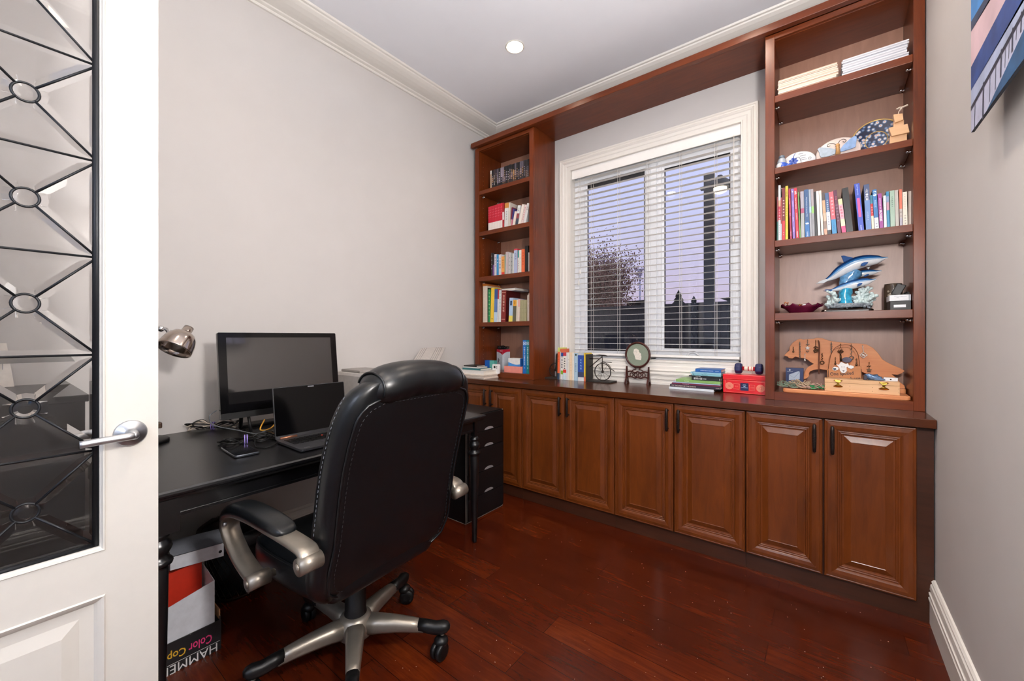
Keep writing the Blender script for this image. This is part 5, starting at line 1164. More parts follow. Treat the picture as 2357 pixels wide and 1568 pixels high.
rnd = random.Random(9); cop = plain('copper', 'a8603c', .25, 1)
tr = thing('trinkets', 'copper coloured trinkets piled in the maroon leaf bowl', 'trinkets', (cx_, yb_+.05, Z4+.02))
mb = MB()
for k in range(26):
    a = rnd.uniform(0, 6.28); q = rnd.random()*.7; mb.ball((cx_-.02+rx*.55*q*math.cos(a), yb_+.05+.03*q*math.sin(a), Z4+.018+rnd.random()*.028+.01*(1-q)), rnd.uniform(.005, .010), 7, sc_=(1.4, 1, .7))
p = P7(245, 900, yb_+.04); mb.tube(spline([(p.x-.01, p.y, Z4+.05), (p.x-.004, p.y, Z4+.068), (p.x+.004, p.y, Z4+.06), (p.x+.01, p.y, Z4+.066), (p.x+.006, p.y, Z4+.05)], 5), .0025, 6)
o = mb.build('trinket_pile', cop, tr); o['kind'] = 'stuff'
ds = thing('dolphin_sculpture', 'blue and white sculpture of three leaping dolphins over turquoise waves and coral', 'sculpture', (.1, 2.72, Z4))
yd = 2.725
sc7 = (P7(1000, 400, yd).z-P7(1000, 500, yd).z)/100*1.02
def dolphin(pts, y0, thk, name):
    """pts: (x, y, half height) of the body axis in the crop; thk: body half width over half height"""
    ms = [plain('dolphin_navy', '163a6e', .15, coat=.4), plain('dolphin_blue', '2c6ba6', .15, coat=.4), plain('dolphin_sky', '8fb0cc', .15, coat=.4), plain('dolphin_white', 'dcdfe2', .2, coat=.3)]
    ax = spline([(x, y, h) for x, y, h in pts], 4); loops = []; n = 20; C_ = []
    for k, p in enumerate(ax):
        a, b2 = ax[max(0, k-1)], ax[min(len(ax)-1, k+1)]; d = Vector((b2.x-a.x, -(b2.y-a.y))).normalized(); nx, nz = -d.y, d.x
        c = P7(p.x, p.y, y0); h = max(.0012, p.z*sc7); C_.append((c, h, Vector((nx, 0, nz))))
        loops.append([c+Vector((nx, 0, nz))*(h*math.cos(2*PI*i/n))+Vector((0, h*thk*math.sin(2*PI*i/n), 0)) for i in range(n)])
    lev = lambda i, k: (0 if math.cos(2*PI*(k+.5)/n) > .55 else 1 if math.cos(2*PI*(k+.5)/n) > .2 else 2 if math.cos(2*PI*(k+.5)/n) > -.05 else 3)
    mb = MB().loft(loops, 3, True, True, True, lev)
    return mb.build(name, ms, ds, sub=1), ms
M_FIN = plain('fin_blue', '1d4a84', .55, spec=.2)
def fin(poly, y0, d, mt, parent, name):
    mt = M_FIN if mt.name.startswith(('dolphin_navy', 'dolphin_blue')) else plain('fin_pale', 'c8ccd0', .5, spec=.3)
    return slabpoly([P7(x, y, y0) for x, y in poly], d, name, mt, parent, bevel=.0015)
d1_, ms = dolphin([(800, 575, 16), (905, 535, 26), (1000, 485, 52), (1130, 395, 84), (1280, 310, 96), (1420, 252, 100), (1560, 218, 92), (1690, 203, 76), (1780, 190, 56), (1825, 183, 34), (1870, 174, 20), (1925, 163, 8)], yd, .85, 'leading_dolphin')
fin(((1150, 135), (1200, 130), (1270, 150), (1350, 165), (1330, 215), (1190, 235), (1175, 190)), yd-.006, .012, ms[0], d1_, 'dorsal_fin')
fin(((1470, 300), (1480, 265), (1530, 240), (1600, 236), (1585, 262), (1530, 300)), yd-.046, .006, ms[1], d1_, 'flipper')
fin(((1560, 330), (1640, 300), (1620, 330), (1600, 358)), yd+.03, .008, ms[3], d1_, 'far_flipper')
fin(((735, 595), (800, 553), (905, 512), (940, 545), (860, 585)), yd-.012, .008, ms[3], d1_, 'tail_fluke')
d2_, ms = dolphin([(1250, 505, 30), (1380, 455, 48), (1500, 425, 56), (1600, 412, 50), (1680, 403, 40), (1725, 398, 26), (1765, 390, 15), (1820, 381, 6)], yd+.045, .8, 'middle_dolphin')
fin(((1520, 480), (1535, 455), (1580, 435), (1615, 432), (1600, 455), (1560, 478)), yd+.012, .005, ms[1], d2_, 'flipper')
d3_, ms = dolphin([(900, 705, 10), (985, 702, 14), (1100, 672, 42), (1220, 638, 62), (1350, 605, 72), (1480, 575, 66), (1570, 557, 55), (1620, 548, 40), (1665, 538, 22), (1735, 516, 7)], yd-.02, .85, 'lower_dolphin')
fin(((1415, 640), (1420, 600), (1460, 580), (1505, 580), (1490, 605), (1450, 630)), yd-.062, .006, ms[1], d3_, 'flipper')
fin(((1460, 665), (1540, 635), (1510, 670), (1480, 710)), yd+.0, .007, ms[3], d3_, 'far_flipper')
fin(((845, 712), (985, 690), (1010, 705), (985, 725)), yd-.028, .008, ms[0], d3_, 'tail_fluke')
fin(((870, 688), (985, 688), (1000, 700), (900, 700)), yd-.012, .006, ms[0], d3_, 'tail_fluke')
def lump(mb, pts, y0, depth, n=18, seed=0, amp=.18, rows_=7):
    """lumpy solid standing in an outline given by left/right pairs from top to bottom"""
    rnd = random.Random(seed); loops = []
    for (xl, xr, y) in pts:
        a, b2 = P7(xl, y, y0), P7(xr, y, y0); c = (a+b2)/2; w = (b2.x-a.x)/2
        loops.append([(c.x+w*math.cos(2*PI*k/n)*(1+rnd.uniform(-amp, amp)), y0+depth*math.sin(2*PI*k/n)*(1+rnd.uniform(-amp, amp)), a.z+rnd.uniform(-.002, .002)) for k in range(n)])
    mb.loft(loops)
mb = MB(); lump(mb, [(1140, 1340, 690), (1110, 1345, 720), (1095, 1340, 760), (1110, 1325, 800), (1100, 1335, 840), (1090, 1345, 880), (1095, 1360, 930), (1080, 1380, 985)], yd-.01, .05, seed=1, amp=.09)
mb.build('turquoise_wave', plain('turquoise_resin', '2f9cc4', .12, var=.3, nscale=60, coat=.5), ds)
mb = MB(); lump(mb, [(1330, 1440, 385), (1200, 1485, 430), (1130, 1480, 490), (1115, 1420, 550), (1120, 1330, 620), (1150, 1300, 700)], yd+.01, .035, seed=2, amp=.14)
mb.build('blue_wave', plain('blue_resin', '5b93c0', .12, var=.35, nscale=70, coat=.5), ds)
mb = MB()
lump(mb, [(960, 1610, 940), (920, 1640, 965), (930, 1630, 1003)], yd, .075, n=26, seed=3, amp=.12)
rnd = random.Random(40)
for k in range(70):
    q = P7(rnd.uniform(930, 1620), rnd.uniform(930, 995), yd-.055+rnd.random()*.03); mb.ball(q, rnd.uniform(.004, .009), 6)
mb.build('rock_base', plain('rock_grey', '7f8890', .5, var=.45, nscale=120), ds)
cor = plain('coral_white', 'c3d4d4', .6, var=.12, nscale=150, bmp=.3)
def coral(u0, v0, tips, y0, r, seed):
    rnd = random.Random(seed); mb = MB(); b0 = P7(u0, v0, y0)
    for x, y, k in tips:
        q = P7(x, y, y0+rnd.uniform(-.03, .02)); mid = b0.lerp(q, .5)+Vector((rnd.uniform(-.006, .006), 0, .003))
        mb.tube(spline([b0, mid, q], 4), [r*1.2]*3+[r]*3+[r*.9]*3, 8); mb.ball(q, r*1.05, 8)
        for j in range(k):
            f = .45+.5*rnd.random(); s = b0.lerp(q, f); e_ = s+Vector((rnd.uniform(-.02, .02), rnd.uniform(-.015, .01), rnd.uniform(.004, .02))); mb.tube([s, e_], [r*.8, r*.75], 7); mb.ball(e_, r*.8, 8)
    return mb
coral(1010, 950, [(1000, 740, 5), (930, 810, 4), (1060, 790, 4), (910, 935, 3), (1090, 870, 4), (970, 860, 4), (1050, 930, 3)], yd-.03, .0085, 1).build('coral_branch', cor, ds)
coral(1460, 950, [(1590, 660, 6), (1520, 720, 5), (1440, 740, 5), (1650, 770, 5), (1730, 790, 4), (1690, 850, 4), (1370, 830, 5), (1400, 900, 4), (1580, 900, 4), (1560, 820, 5), (1640, 930, 3)], yd-.03, .0085, 2).build('coral_branch', cor, ds)
l, r = P7(822, 1050, 2.655), P7(1695, 1030, 2.655)
pr = rrect((r.x-l.x)/2, .085, .02, 5); cx_ = (l.x+r.x)/2
MB().loft([[(cx_+x*k, 2.74+y*k, Z4+z) for x, y in pr] for z, k in ((0, 1), (.008, 1), (.011, .98), (.014, .94))], 0, False).build('plinth', plain('plinth_black', '17110f', .2), ds)
# boxes and gadgets at the right
l, m1, r = P7(1885, 1020, 2.66), P7(1955, 1015, 2.625), P7(2330, 1010, 2.625)
t = thing('black_box', 'black box with a white label at the right of the dolphin shelf', 'box', ((m1.x+.318)/2, 2.7, Z4))
zt = P7(2000, 880, 2.625).z; x1_ = .3165
MB().box(m1.x, x1_, 2.625, 2.76, Z4, zt).build('box_body', M_PLAST, t, bevel=.001)
a, b2 = P7(2015, 985, 2.625), P7(2215, 935, 2.625); MB().box(a.x, b2.x, 2.6244, 2.625, a.z, b2.z).build('label_plate', ink('dfe2e6'), t)
zt2 = P7(2000, 782, 2.625).z
t = thing('white_box', 'white lidded box with grey end lying on the black labelled box', 'box', ((m1.x+x1_)/2, 2.7, zt))
xs_ = P7(2265, 830, 2.625).x
MB().box(m1.x-.002, xs_, 2.627, 2.75, zt+.0005, zt2).build('box_body', plain('white_board', 'dcdee2', .5), t, bevel=.001)
MB().box(xs_, x1_, 2.628, 2.749, zt+.0005, zt2).build('grey_end', plain('grey_board', '9fa3aa', .5), t)
mb = MB()
for k, (x, w) in enumerate(((2090, .03), (2180, .02), (2080, .008))): q = P7(x, 800+k*10, 2.625); mb.box(q.x-w/2, q.x+w/2, 2.6262, 2.627, q.z-.0008, q.z+.0008)
mb.build('fine_print', ink('a8acb4'), t)
t = thing('glass_jar', 'brownish glass jar standing behind the white box', 'jar', (.23, 2.79, Z4))
a = P7(2005, 700, 2.80); zt3 = P7(2005, 600, 2.80).z
MB().lathe([(.033, 0), (.036, .006), (.036, zt3-Z4-.02), (.034, zt3-Z4-.008), (.034, zt3-Z4)], 24, 0, Matrix.Translation((a.x, 2.80, Z4))).build('jar_body', plain('smoky_glass', '4d4034', .08, var=.3, nscale=30, coat=.5), t)
mb = MB()
for k in range(12): mb.ball((a.x+random.uniform(-.02, .02), 2.775, Z4+.05+random.random()*.06), random.uniform(.006, .011), 7)
o = mb.build('contents', plain('jar_contents', 'a89a86', .4, var=.4, nscale=60), t)
p = P7(2090, 690, 2.67); Mx = Matrix.Translation((p.x, 2.672, zt2+.026)) @ Matrix.Rotation(math.radians(24), 4, 'Y')
t = thing('small_gadget', 'small black gadget propped on top of the white box', 'gadget', (p.x, 2.672, zt2))
MB().box(-.017, .017, -.008, .008, -.026, .03, 0, Mx).build('case', M_PLAST, t, bevel=.003)
MB().box(p.x+.02, min(p.x+.06, .315), 2.66, 2.70, zt2+.0005, zt2+.012).tube(spline([(p.x+.02, 2.66, zt2+.006), (p.x+.03, 2.65, zt2+.014), (min(p.x+.05, .31), 2.65, zt2+.008)], 4), .003, 6).build('adapter', M_PLAST, t, bevel=.002)
# ------------------------------------------------------------------ bottom shelf
Z5 = .9003
def Q7(x, y, yy): p = ony(1775+x/7.142, 770+y/7.142, yy); p.x = min(p.x, .3165); return p
l, r = Q7(190, 955, 2.606), Q7(2335, 1100, 2.606); r.x = min(r.x, .315)
pr = rrect((r.x-l.x)/2, .10, .015, 5); cx_ = (l.x+r.x)/2
tag(MB().loft([[(cx_+x*k, 2.708+y*k, Z5+z) for x, y in pr] for z, k in ((0, .985), (.003, 1), (.016, 1), (.019, .985))], 0, False).build('wooden_board', W_ORANGE), 'long orange wooden board lying on the lowest shelf of the right bookcase', 'board')
ZB = Z5+.0195
# dog silhouette jewellery rack
dg_ = thing('jewellery_rack', 'orange wooden dog silhouette rack hung with earrings, lowest shelf of right bookcase', 'jewellery rack', (.1, 2.80, ZB))
yr = 2.795
OUT = [(215, 345), (255, 300), (300, 265), (303, 205), (350, 140), (430, 85), (480, 68), (530, 85), (600, 75), (700, 70), (760, 55), (850, 65), (930, 95), (1050, 120), (1250, 140), (1450, 150), (1570, 165), (1680, 225), (1760, 310), (1830, 410), (1900, 455), (2010, 510), (2120, 555), (2195, 600), (2150, 640), (2080, 665), (1985, 655), (2040, 700), (2100, 770), (2190, 840), (2225, 890), (2100, 900), (1950, 860), (1800, 760), (1650, 680), (1500, 620), (1250, 600), (920, 590), (800, 570), (700, 585), (640, 610), (620, 650), (630, 680), (590, 720), (520, 745), (515, 710), (540, 650), (560, 590), (600, 540), (660, 505), (700, 485), (640, 450), (590, 410), (540, 395), (470, 385), (400, 365), (350, 398), (285, 388), (275, 370)]
slabpoly([Q7(x, y, yr) for x, y in OUT], .018, 'dog_silhouette', W_ORANGE, dg_, bevel=.0015)
l, r = Q7(1500, 960, 2.74), Q7(2255, 960, 2.74); r.x = min(r.x, .314); pr = rrect((r.x-l.x)/2, .05, .012, 4)
MB().loft([[((l.x+r.x)/2+x*k, 2.79+y*k, ZB+z) for x, y in pr] for z, k in ((0, 1), (.016, 1), (.02, .97))], 0, False).build('rack_foot', W_ORANGE, dg_)
a = Q7(1900, 880, yr); MB().box(a.x-.12, a.x+.025, yr+.001, yr+.017, ZB+.019, Q7(1900, 850, yr).z).build('rack_stem', W_ORANGE, dg_)
mb = MB()
HK = [(365, 215, 300, 'drop', 'short brown drop earring on the dog face'), (472, 130, 390, 'chain', 'long beaded chain earring behind the dog cheek'), (600, 95, 330, 'star', 'silver star earring on the dog neck'), (555, 320, 440, 'pearl', 'white drop earring at the dog throat'), (735, 100, 335, 'rose', 'bronze rose pendant near the dog shoulder'), (838, 315, 500, 'ring', 'bead ring earring below the dog shoulder'), (990, 135, 300, 'chain', 'dark bead earring on the dog back'), (1140, 160, 440, 'kite', 'kite shaped lace earring under the sign handle'), (1320, 170, 420, 'ring', 'silver bead cluster earring right of the sign handle top'), (1505, 185, 385, 'diamond', 'diamond shaped pearl pendant right of the sign handle'), (1055, 380, 500, 'drop', 'brown drop earring just above the sign left corner'), (1400, 405, 520, 'drop', 'brown drop earring above the sign right corner'), (1610, 460, 620, 'star5', 'dark star pendant on the dog thigh')]
for x, y0, *_ in HK:
    a = Q7(x, y0, yr); mb.tube([a+Vector((0, .002, .0)), a+Vector((0, -.010, -.001)), a+Vector((0, -.012, .004))], .0012, 6)
mb.build('hooks', M_BRASS, dg_)
M_SILV = plain('aged_silver', '9d9790', .3, .85); M_BRZ = plain('aged_bronze', '5e4530', .35, .7, var=.3); M_PRL = plain('pearl', 'e4e0da', .2, coat=.4)
for k, (x, y0, y1, kind, lab) in enumerate(HK):
    ye = yr-.0125; a = Q7(x, y0, ye); b2 = Q7(x, y1, ye); L = a.z-b2.z; mb = MB(); mt = M_BRZ
    mb.tube([a+Vector((.0026*math.cos(t_), 0, -.003+.0036*math.sin(t_))) for t_ in [2*PI*i/10 for i in range(10)]], .0007, 5, closed=True)
    x0, z0 = a.x, a.z-.006
    if kind == 'chain':
        n = max(5, int(L/.0055))
        for i in range(n): mb.ball((x0+(.0012 if i % 2 else -.0012), ye, z0-(L-.008)*i/n), .0028 if i % 3 else .0036, 7)
        mb.ball((x0, ye, b2.z+.004), .0038, 8, sc_=(.8, .8, 1.6)); mt = M_SILV
    elif kind in ('star', 'star5'):
        n = 5; c = Vector((x0, ye, b2.z+L*(.45 if kind == 'star' else .22))); r1 = .0125
        poly = [(c.x+r1*(1 if i % 2 == 0 else .45)*math.sin(PI*i/n), c.z+r1*(1 if i % 2 == 0 else .45)*math.cos(PI*i/n)) for i in range(2*n)]
        mb.prism(poly, lambda p, q, kk: (p, ye-.002+kk, q), .003); mb.tube([(x0, ye, z0), (x0, ye, c.z+r1)], .0012, 6)
        for i in range(4): mb.ball((x0+(i-1.5)*.004, ye-.001, c.z+r1+.006+(i % 2)*.003), .0024, 6)
        if kind == 'star':
            for i in range(3): mb.ball((x0+(i-1)*.004, ye, c.z-r1-.005-.004*(i == 1)), .0028, 7)
            mt = M_SILV
    elif kind == 'rose':
        c = Vector((x0, ye, b2.z+L*.3))
        for i in range(9): t_ = i*2.4; mb.ball(c+Vector((.0035*math.sqrt(i)*math.cos(t_), -.002, .0035*math.sqrt(i)*math.sin(t_))), .0052, 7)
        for i in range(5): mb.ball(c+Vector(((i-2)*.004, 0, .016+.004*(i % 2))), .003, 6)
        mb.tube([(x0, ye, z0), c], .0014, 6)
    elif kind == 'ring':
        c = Vector((x0, ye, b2.z+.012))
        for i in range(9): t_ = 2*PI*i/9; mb.ball(c+Vector((.0085*math.cos(t_), 0, .0085*math.sin(t_))), .0032, 7)
        for i in range(5): mb.ball((x0+(.002 if i % 2 else -.002), ye, z0-(z0-c.z-.010)*i/5), .0028, 6)
        mb.tube([(x0, ye, z0), (x0, ye, c.z+.008)], .0008, 5); mt = M_SILV if x > 1000 else M_BRZ
    elif kind == 'kite':
        c = Vector((x0, ye, a.z-L*.42)); w, h1, h2 = .0125, .022, .014
        mb.tube([c+Vector((0, 0, h1)), c+Vector((w, 0, -.002)), c+Vector((0, 0, -h2)), c+Vector((-w, 0, -.002))], .0014, 5, closed=True)
        for i in range(14): t_ = i*2.4; q = .0028*math.sqrt(i); mb.ball(c+Vector((q*math.cos(t_), 0, q*math.sin(t_)-.001)), .0026, 6)
        mb.tube([c+Vector((0, 0, -h2)), (x0+.002, ye, b2.z)], [.003, .005], 8); mb.tube([(x0, ye, z0), c+Vector((0, 0, h1))], .0009, 5)
    elif kind == 'diamond':
        c = Vector((x0+.003, ye, b2.z+.0145)); w = .0145
        for i in range(4):
            for j in range(6): p_, q_ = [Vector((w*math.cos(PI/2*(i+d)), 0, w*math.sin(PI/2*(i+d)))) for d in (0, 1)]; mb.ball(c+p_.lerp(q_, j/6), .0020, 6)
        mb.ball(c+Vector((-.002, 0, .001)), .0055, 8); mb.ball(c+Vector((.003, 0, -.003)), .004, 8); mb.tube([(x0, ye, z0), c+Vector((0, 0, w))], .0016, 6); mt = M_PRL
    else:
        mb.tube([(x0, ye, z0), (x0, ye, b2.z+.008)], .0012, 6); mb.ball((x0, ye, b2.z+.006), .0052, 8, sc_=(.9, .6, 1.2)); mb.ball((x0, ye, b2.z+.016), .003, 7); mt = M_PRL if kind == 'pearl' else M_BRZ
    tag(mb.build('earring', mt), lab, 'earring', 'earrings hung on the dog rack')
ye = yr-.018; mb = MB()
for dx, dy in ((0, 0), (.004, .002)): mb.tube(spline([Q7(765, 95, ye)+Vector((dx, dy, 0)), Q7(785, 180, ye)+Vector((dx, dy, 0)), Q7(780, 400, ye)+Vector((dx, dy, 0)), Q7(778, 655, ye)+Vector((dx, dy, 0))], 5), .0016, 6)
tag(mb.build('leather_lace', plain('lace_brown', '6b3f2c', .6)), 'long brown leather lace hanging beside the bronze rose pendant', 'lace')
# wooden box with two brass latches
bx = thing('wooden_box', 'pale wooden box with two brass latches on the orange board', 'box', (.12, 2.66, ZB))
a, b2 = Q7(880, 930, 2.625), Q7(2117, 1010, 2.625); zs_ = Q7(1500, 835, 2.625).z; zt = Q7(1500, 772, 2.625).z
zs_ = ZB+.044; zt = ZB+.062
MB().box(a.x, b2.x, 2.625, 2.72, ZB, zs_-.0008).build('box_body', W_LIGHT, bx, bevel=.001)
MB().box(a.x, b2.x, 2.625, 2.72, zs_, zt).build('lid', W_LIGHT, bx, bevel=.001)
for xq in (1100, 1852):
    c = Q7(xq, 860, 2.625); mb = MB()
    mb.loft([[(c.x+w*math.cos(2*PI*k/16), 2.6235-d_, z+h*math.sin(2*PI*k/16)) for k in range(16)] for w, h, z, d_ in ((.018, .004, zs_+.012, -.001), (.016, .004, zs_+.012, .004), (.009, .003, zs_+.006, .003), (.004, .002, zs_-.002, .002), (.005, .002, zs_-.008, .002), (.019, .0045, zs_-.018, .001), (.019, .0045, zs_-.018, -.001))])
    mb.build('latch', M_BRASS, bx)
mb = MB()
for xq in (1295, 1665, 895, 2100):
    for zq in (ZB+.012, ZB+.03): c = Q7(xq, 900, 2.625); mb.tube([(c.x, 2.6246, zq), (c.x, 2.626, zq)], .0012, 6)
mb.build('pins', M_IRON, bx)
# sign
sg = thing('hanging_sign', 'wooden sign reading One spoiled dog lives here with a white dog head', 'sign', (.06, 2.745, ZB))
ys = 2.742; A_ = [Q7(x, y, ys) for x, y in ((915, 560), (1478, 522), (1515, 800), (935, 800))]
for p in A_[2:]: p.z = ZB+.03
slabpoly(A_, .008, 'plaque', plain('sign_wood', 'c07c48', .5, var=.1, nscale=15), sg)
mb = MB()
for x0, x1 in ((935, 945), (1480, 1490)): p, q = Q7(x0, 570, ys-.0005), Q7(x0+12, 760, ys-.0005); mb.tube([p, q], .0012, 5)
tk = ink('3a2018')
d_ = (Q7(1355, 640, ys)-Q7(970, 660, ys)); d_.y = 0
c = (Q7(970, 655, ys)+Q7(1355, 645, ys))/2; MB().text('One spoiled', (c.x, ys-.0006, c.z), d_, (-d_.z, 0, d_.x), fit=(d_.length, .024, 1), bold=.02).build('lettering', tk, sg)
c = (Q7(970, 745, ys)+Q7(1475, 728, ys))/2; MB().text('dog lives here', (c.x, ys-.0006, c.z-.001), d_, (-d_.z, 0, d_.x), fit=(d_.length*1.28, .022, 1), bold=.02).build('lettering', tk, sg)
mb.build('stitch_line', tk, sg)
MB().tube(spline([Q7(942, 565, ys), Q7(955, 470, ys), Q7(985, 330, ys), Q7(1060, 215, ys), Q7(1190, 172, ys), Q7(1320, 190, ys), Q7(1410, 290, ys), Q7(1445, 420, ys), Q7(1450, 522, ys)], 5), .0018, 6).build('wire_handle', plain('copper_wire', '7a4a34', .4, .7), sg)
MW = plain('toy_white', 'ecebea', .5); MD = plain('toy_slate', '3c4c5c', .5)
slabpoly([Q7(x, y, ys-.006) for x, y in ((1110, 500), (1150, 450), (1200, 475), (1230, 485), (1260, 470), (1285, 520), (1240, 540), (1245, 600), (1215, 635), (1160, 632), (1128, 590), (1120, 545), (1070, 490))], .006, 'dog_head', MW, sg)
slabpoly([Q7(x, y, ys-.008) for x, y in ((1005, 560), (1040, 530), (1110, 545), (1105, 580), (1050, 598), (1015, 585))], .005, 'dog_ear', MW, sg)
slabpoly([Q7(x, y, ys-.008) for x, y in ((1250, 520), (1300, 505), (1355, 520), (1365, 545), (1320, 570), (1260, 550))], .005, 'dog_ear', MW, sg)
slabpoly([Q7(x, y, ys-.0095) for x, y in ((1010, 560), (1060, 552), (1075, 575), (1040, 592))], .002, 'ear_patch', MD, sg)
mb = MB()
for x, y in ((1162, 535), (1198, 535)): mb.ball(Q7(x, y, ys-.0065), .0016, 6)
mb.prism([(p.x, p.z) for p in [Q7(x, y, ys) for x, y in ((1168, 592), (1208, 592), (1188, 610))]], lambda p, q, kk: (p, ys-.0075+kk, q), .002)
mb.build('face', M_PLAST, sg)
mb = MB().ball(Q7(1245, 420, ys-.002), .0185, 12, sc_=(1.1, .35, .8)); mb.build('feather_tuft', plain('grey_feather', '5c5a6a', .8, var=.3), sg)
# odds and ends standing on the box lid
rnd = random.Random(12); a = Q7(1700, 700, 2.68)
mb = MB().ball((0, 0, 0), 1, 20)
for i, v in enumerate(mb.v): f = 1+.22*math.sin(9*v.x)*math.cos(7*v.z)+rnd.uniform(-.09, .09); mb.v[i] = Vector((a.x+.036*v.x*f, 2.678+.02*v.y*f, max(zt+.0005, zt+.012+.017*v.z*f-.14*(v.x*.05))))
tag(mb.build('crinkled_bag', plain('blue_foil', '6f8fb8', .2, .4, var=.5, nscale=50)), 'crinkled pale blue packet lying on the wooden box lid', 'packet')
l, r = Q7(1850, 770, 2.67), Q7(2082, 770, 2.67)
t = thing('card_tag', 'white card with a dark round hole on the wooden box lid', 'card', ((l.x+r.x)/2, 2.67, zt))
zt5 = zt+.0165
MB().box(l.x, r.x, 2.67, 2.69, zt+.0005, zt5).build('card', plain('white_board', 'dcdee2', .5), t)
MB().lathe([(0, 0), (.0035, 0)], 12, 0, Matrix.Translation(((l.x+r.x)/2, 2.6695, (zt+zt5)/2)) @ Matrix.Rotation(PI/2, 4, 'X'), caps=False).build('hole', M_PLAST, t)
p = Q7(1545, 700, 2.69); box_at('dark_case', 'small dark case squeezed between the sign and the blue packet', 'case', p.x-.007, p.x+.006, 2.66, 2.70, zt+.0005, zt+.022, plain('case_plum', '2b2430', .4))
# navy card box
yn = 2.755; l, r = Q7(240, 750, yn), Q7(532, 750, yn); tp = Q7(380, 552, yn).z
t = thing('navy_gift_box', 'navy blue gift box with a silver envelope picture below the dog head', 'box', ((l.x+r.x)/2, yn+.01, ZB))
MB().box(l.x, r.x, yn, yn+.022, ZB, tp).build('box_body', plain('navy_card', '1f2f5c', .4), t, bevel=.0008)
slabpoly([Q7(x, y, yn-.0008) for x, y in ((292, 660), (445, 605), (472, 610), (470, 740), (292, 750))], .0007, 'envelope_picture', ink('aab6c6'), t, bevel=0)
c = Q7(308, 607, yn); MB().text('SWAROVSKI', (c.x, yn-.0005, c.z), (1, 0, 0), (0, 0, 1), fit=(.027, .006)).build('lettering', ink('dfe4ec'), t)
mb = MB().tube(spline([Q7(x, y, yn-.0008) for x, y in ((318, 590), (300, 592), (296, 582), (306, 575), (300, 570))], 4), .0011, 5).tube([Q7(300, 590, yn-.0008), Q7(322, 578, yn-.0008)], .0014, 5); mb.build('swan_emblem', ink('dfe4ec'), t)
mb = MB().tube([Q7(292, 662, yn-.001), Q7(375, 715, yn-.001), Q7(472, 612, yn-.001)], .0005, 4); mb.build('envelope_fold', ink('3c4a6c'), t)
# tangle of ribbons and cords
def tangle(name, xs, ys_, zmax, n, r, mt, label, seed):
    rnd = random.Random(seed); x0, x1 = Q7(xs[0], 850, 2.66).x, Q7(xs[1], 850, 2.66).x; mb = MB()
    for k in range(n):
        pts = []; a = rnd.uniform(0, 6.28); cx = rnd.uniform(x0*.8+x1*.2, x0*.2+x1*.8)
        for i in range(8): pts.append((min(x1, max(x0, cx+(x1-x0)*.35*math.cos(a+i*.9)*rnd.uniform(.5, 1.2))), 2.655+.035*math.sin(a+i*.9)*rnd.uniform(.4, 1.1), ZB+r*1.2+abs(math.sin(a+i*1.3))*zmax*rnd.uniform(.3, 1)))
        mb.tube(spline(pts, 5), r, 5)
    return tag(mb.build(name, mt), label, 'cord', 'cords heaped on the board')
tangle('cord_tangle', (110, 500), 0, .036, 13, .0017, plain('cord_sage', '7d8f7c', .7), 'sage green cords heaped at the left end of the orange board', 1)
tangle('cord_tangle', (260, 640), 0, .048, 14, .0021, plain('cord_beige', 'b09a80', .7), 'beige cords heaped in the middle of the cord pile', 2)
tangle('cord_tangle', (560, 865), 0, .024, 12, .0020, plain('cord_green', '1f8a52', .7), 'bright green cords beside the wooden box', 3)
tangle('cord_tangle', (420, 865), 0, .034, 11, .0018, plain('cord_blush', 'b8988a', .7), 'dusty pink cords lying behind the bright green cords', 4)
# ------------------------------------------------------------------ things on the worktop
ZW = .8573
# stack of books and papers at the left end
st_ = (-2.145, 2.39)
def flat_book(name, x0, x1, y0, y1, z0, z1, cover, label, group, rz=0, spine='y0', title=None, tcol='ffffff', pages=True, cat='book'):
    """book lying down; its spine faces -y"""
    cx, cy = (x0+x1)/2, (y0+y1)/2; w, d = (x1-x0)/2, (y1-y0)/2; h = z1-z0-.0006; bt = min(.0018, h*.2); mb = MB()
    mb.box(-w, w, -d, d, 0, bt).box(-w, w, -d, d, h-bt, h).box(-w, w, -d, -d+.002, bt, h-bt)
    o = mb.build(name, paper(cover, .4), None, world=False)
    MB().box(-w+.003, w-.003, -d+.002, d-.003, bt, h-bt).build('pages', M_PAPER, o, world=False)
    if title:
        for s, fx, fw, fh in title:
            mb = MB().text(s, (-w+2*w*fx, -d-.0004, h/2), (1, 0, 0), (0, 0, 1), fit=(2*w*fw, h*fh), bold=.01)
            if mb.v: mb.build('title', ink(tcol), o, world=False)
    o.location = (cx, cy, z0+.0003); o.rotation_euler = (0, 0, rz)
    return tag(o, label, cat, group)
G = 'books and papers stacked on the left end of the worktop'
sx0, sx1, sy0, sy1 = -2.425, -2.142, 2.392, 2.575
rnd = random.Random(21)
def pad(z0, z1, x0, x1, y0, y1, n, cols, label):
    mb = MB(); ms = [paper(c, .7) for c in cols]
    for k in range(n):
        a = [rnd.uniform(-.006, .006) for _ in range(4)]; mb.box(x0+abs(a[0]), x1+a[1], y0+a[2], y1-abs(a[3]), z0+(z1-z0)*k/n+.0002, z0+(z1-z0)*(k+1)/n, k % len(ms))
    return tag(mb.build('paper_stack', ms), label, 'papers', G)
pad(ZW, ZW+.034, sx0, sx1+.0, sy0-.0, sy1, 9, ['e2d4c6', 'd9cabb', 'e9ddd0'], 'cream sheaf of papers under the pile on the left end of the worktop')
flat_book('book', sx0+.01, sx1-.012, sy0+.014, sy1, ZW+.0345, ZW+.064, 'ddd8d2', 'thick white book in the pile, lying on the cream papers', G)
flat_book('book', sx0+.02, sx1-.06, sy0+.03, sy1-.01, ZW+.0645, ZW+.078, '2c6c70', 'teal book in the pile, lying on the thick white book', G)
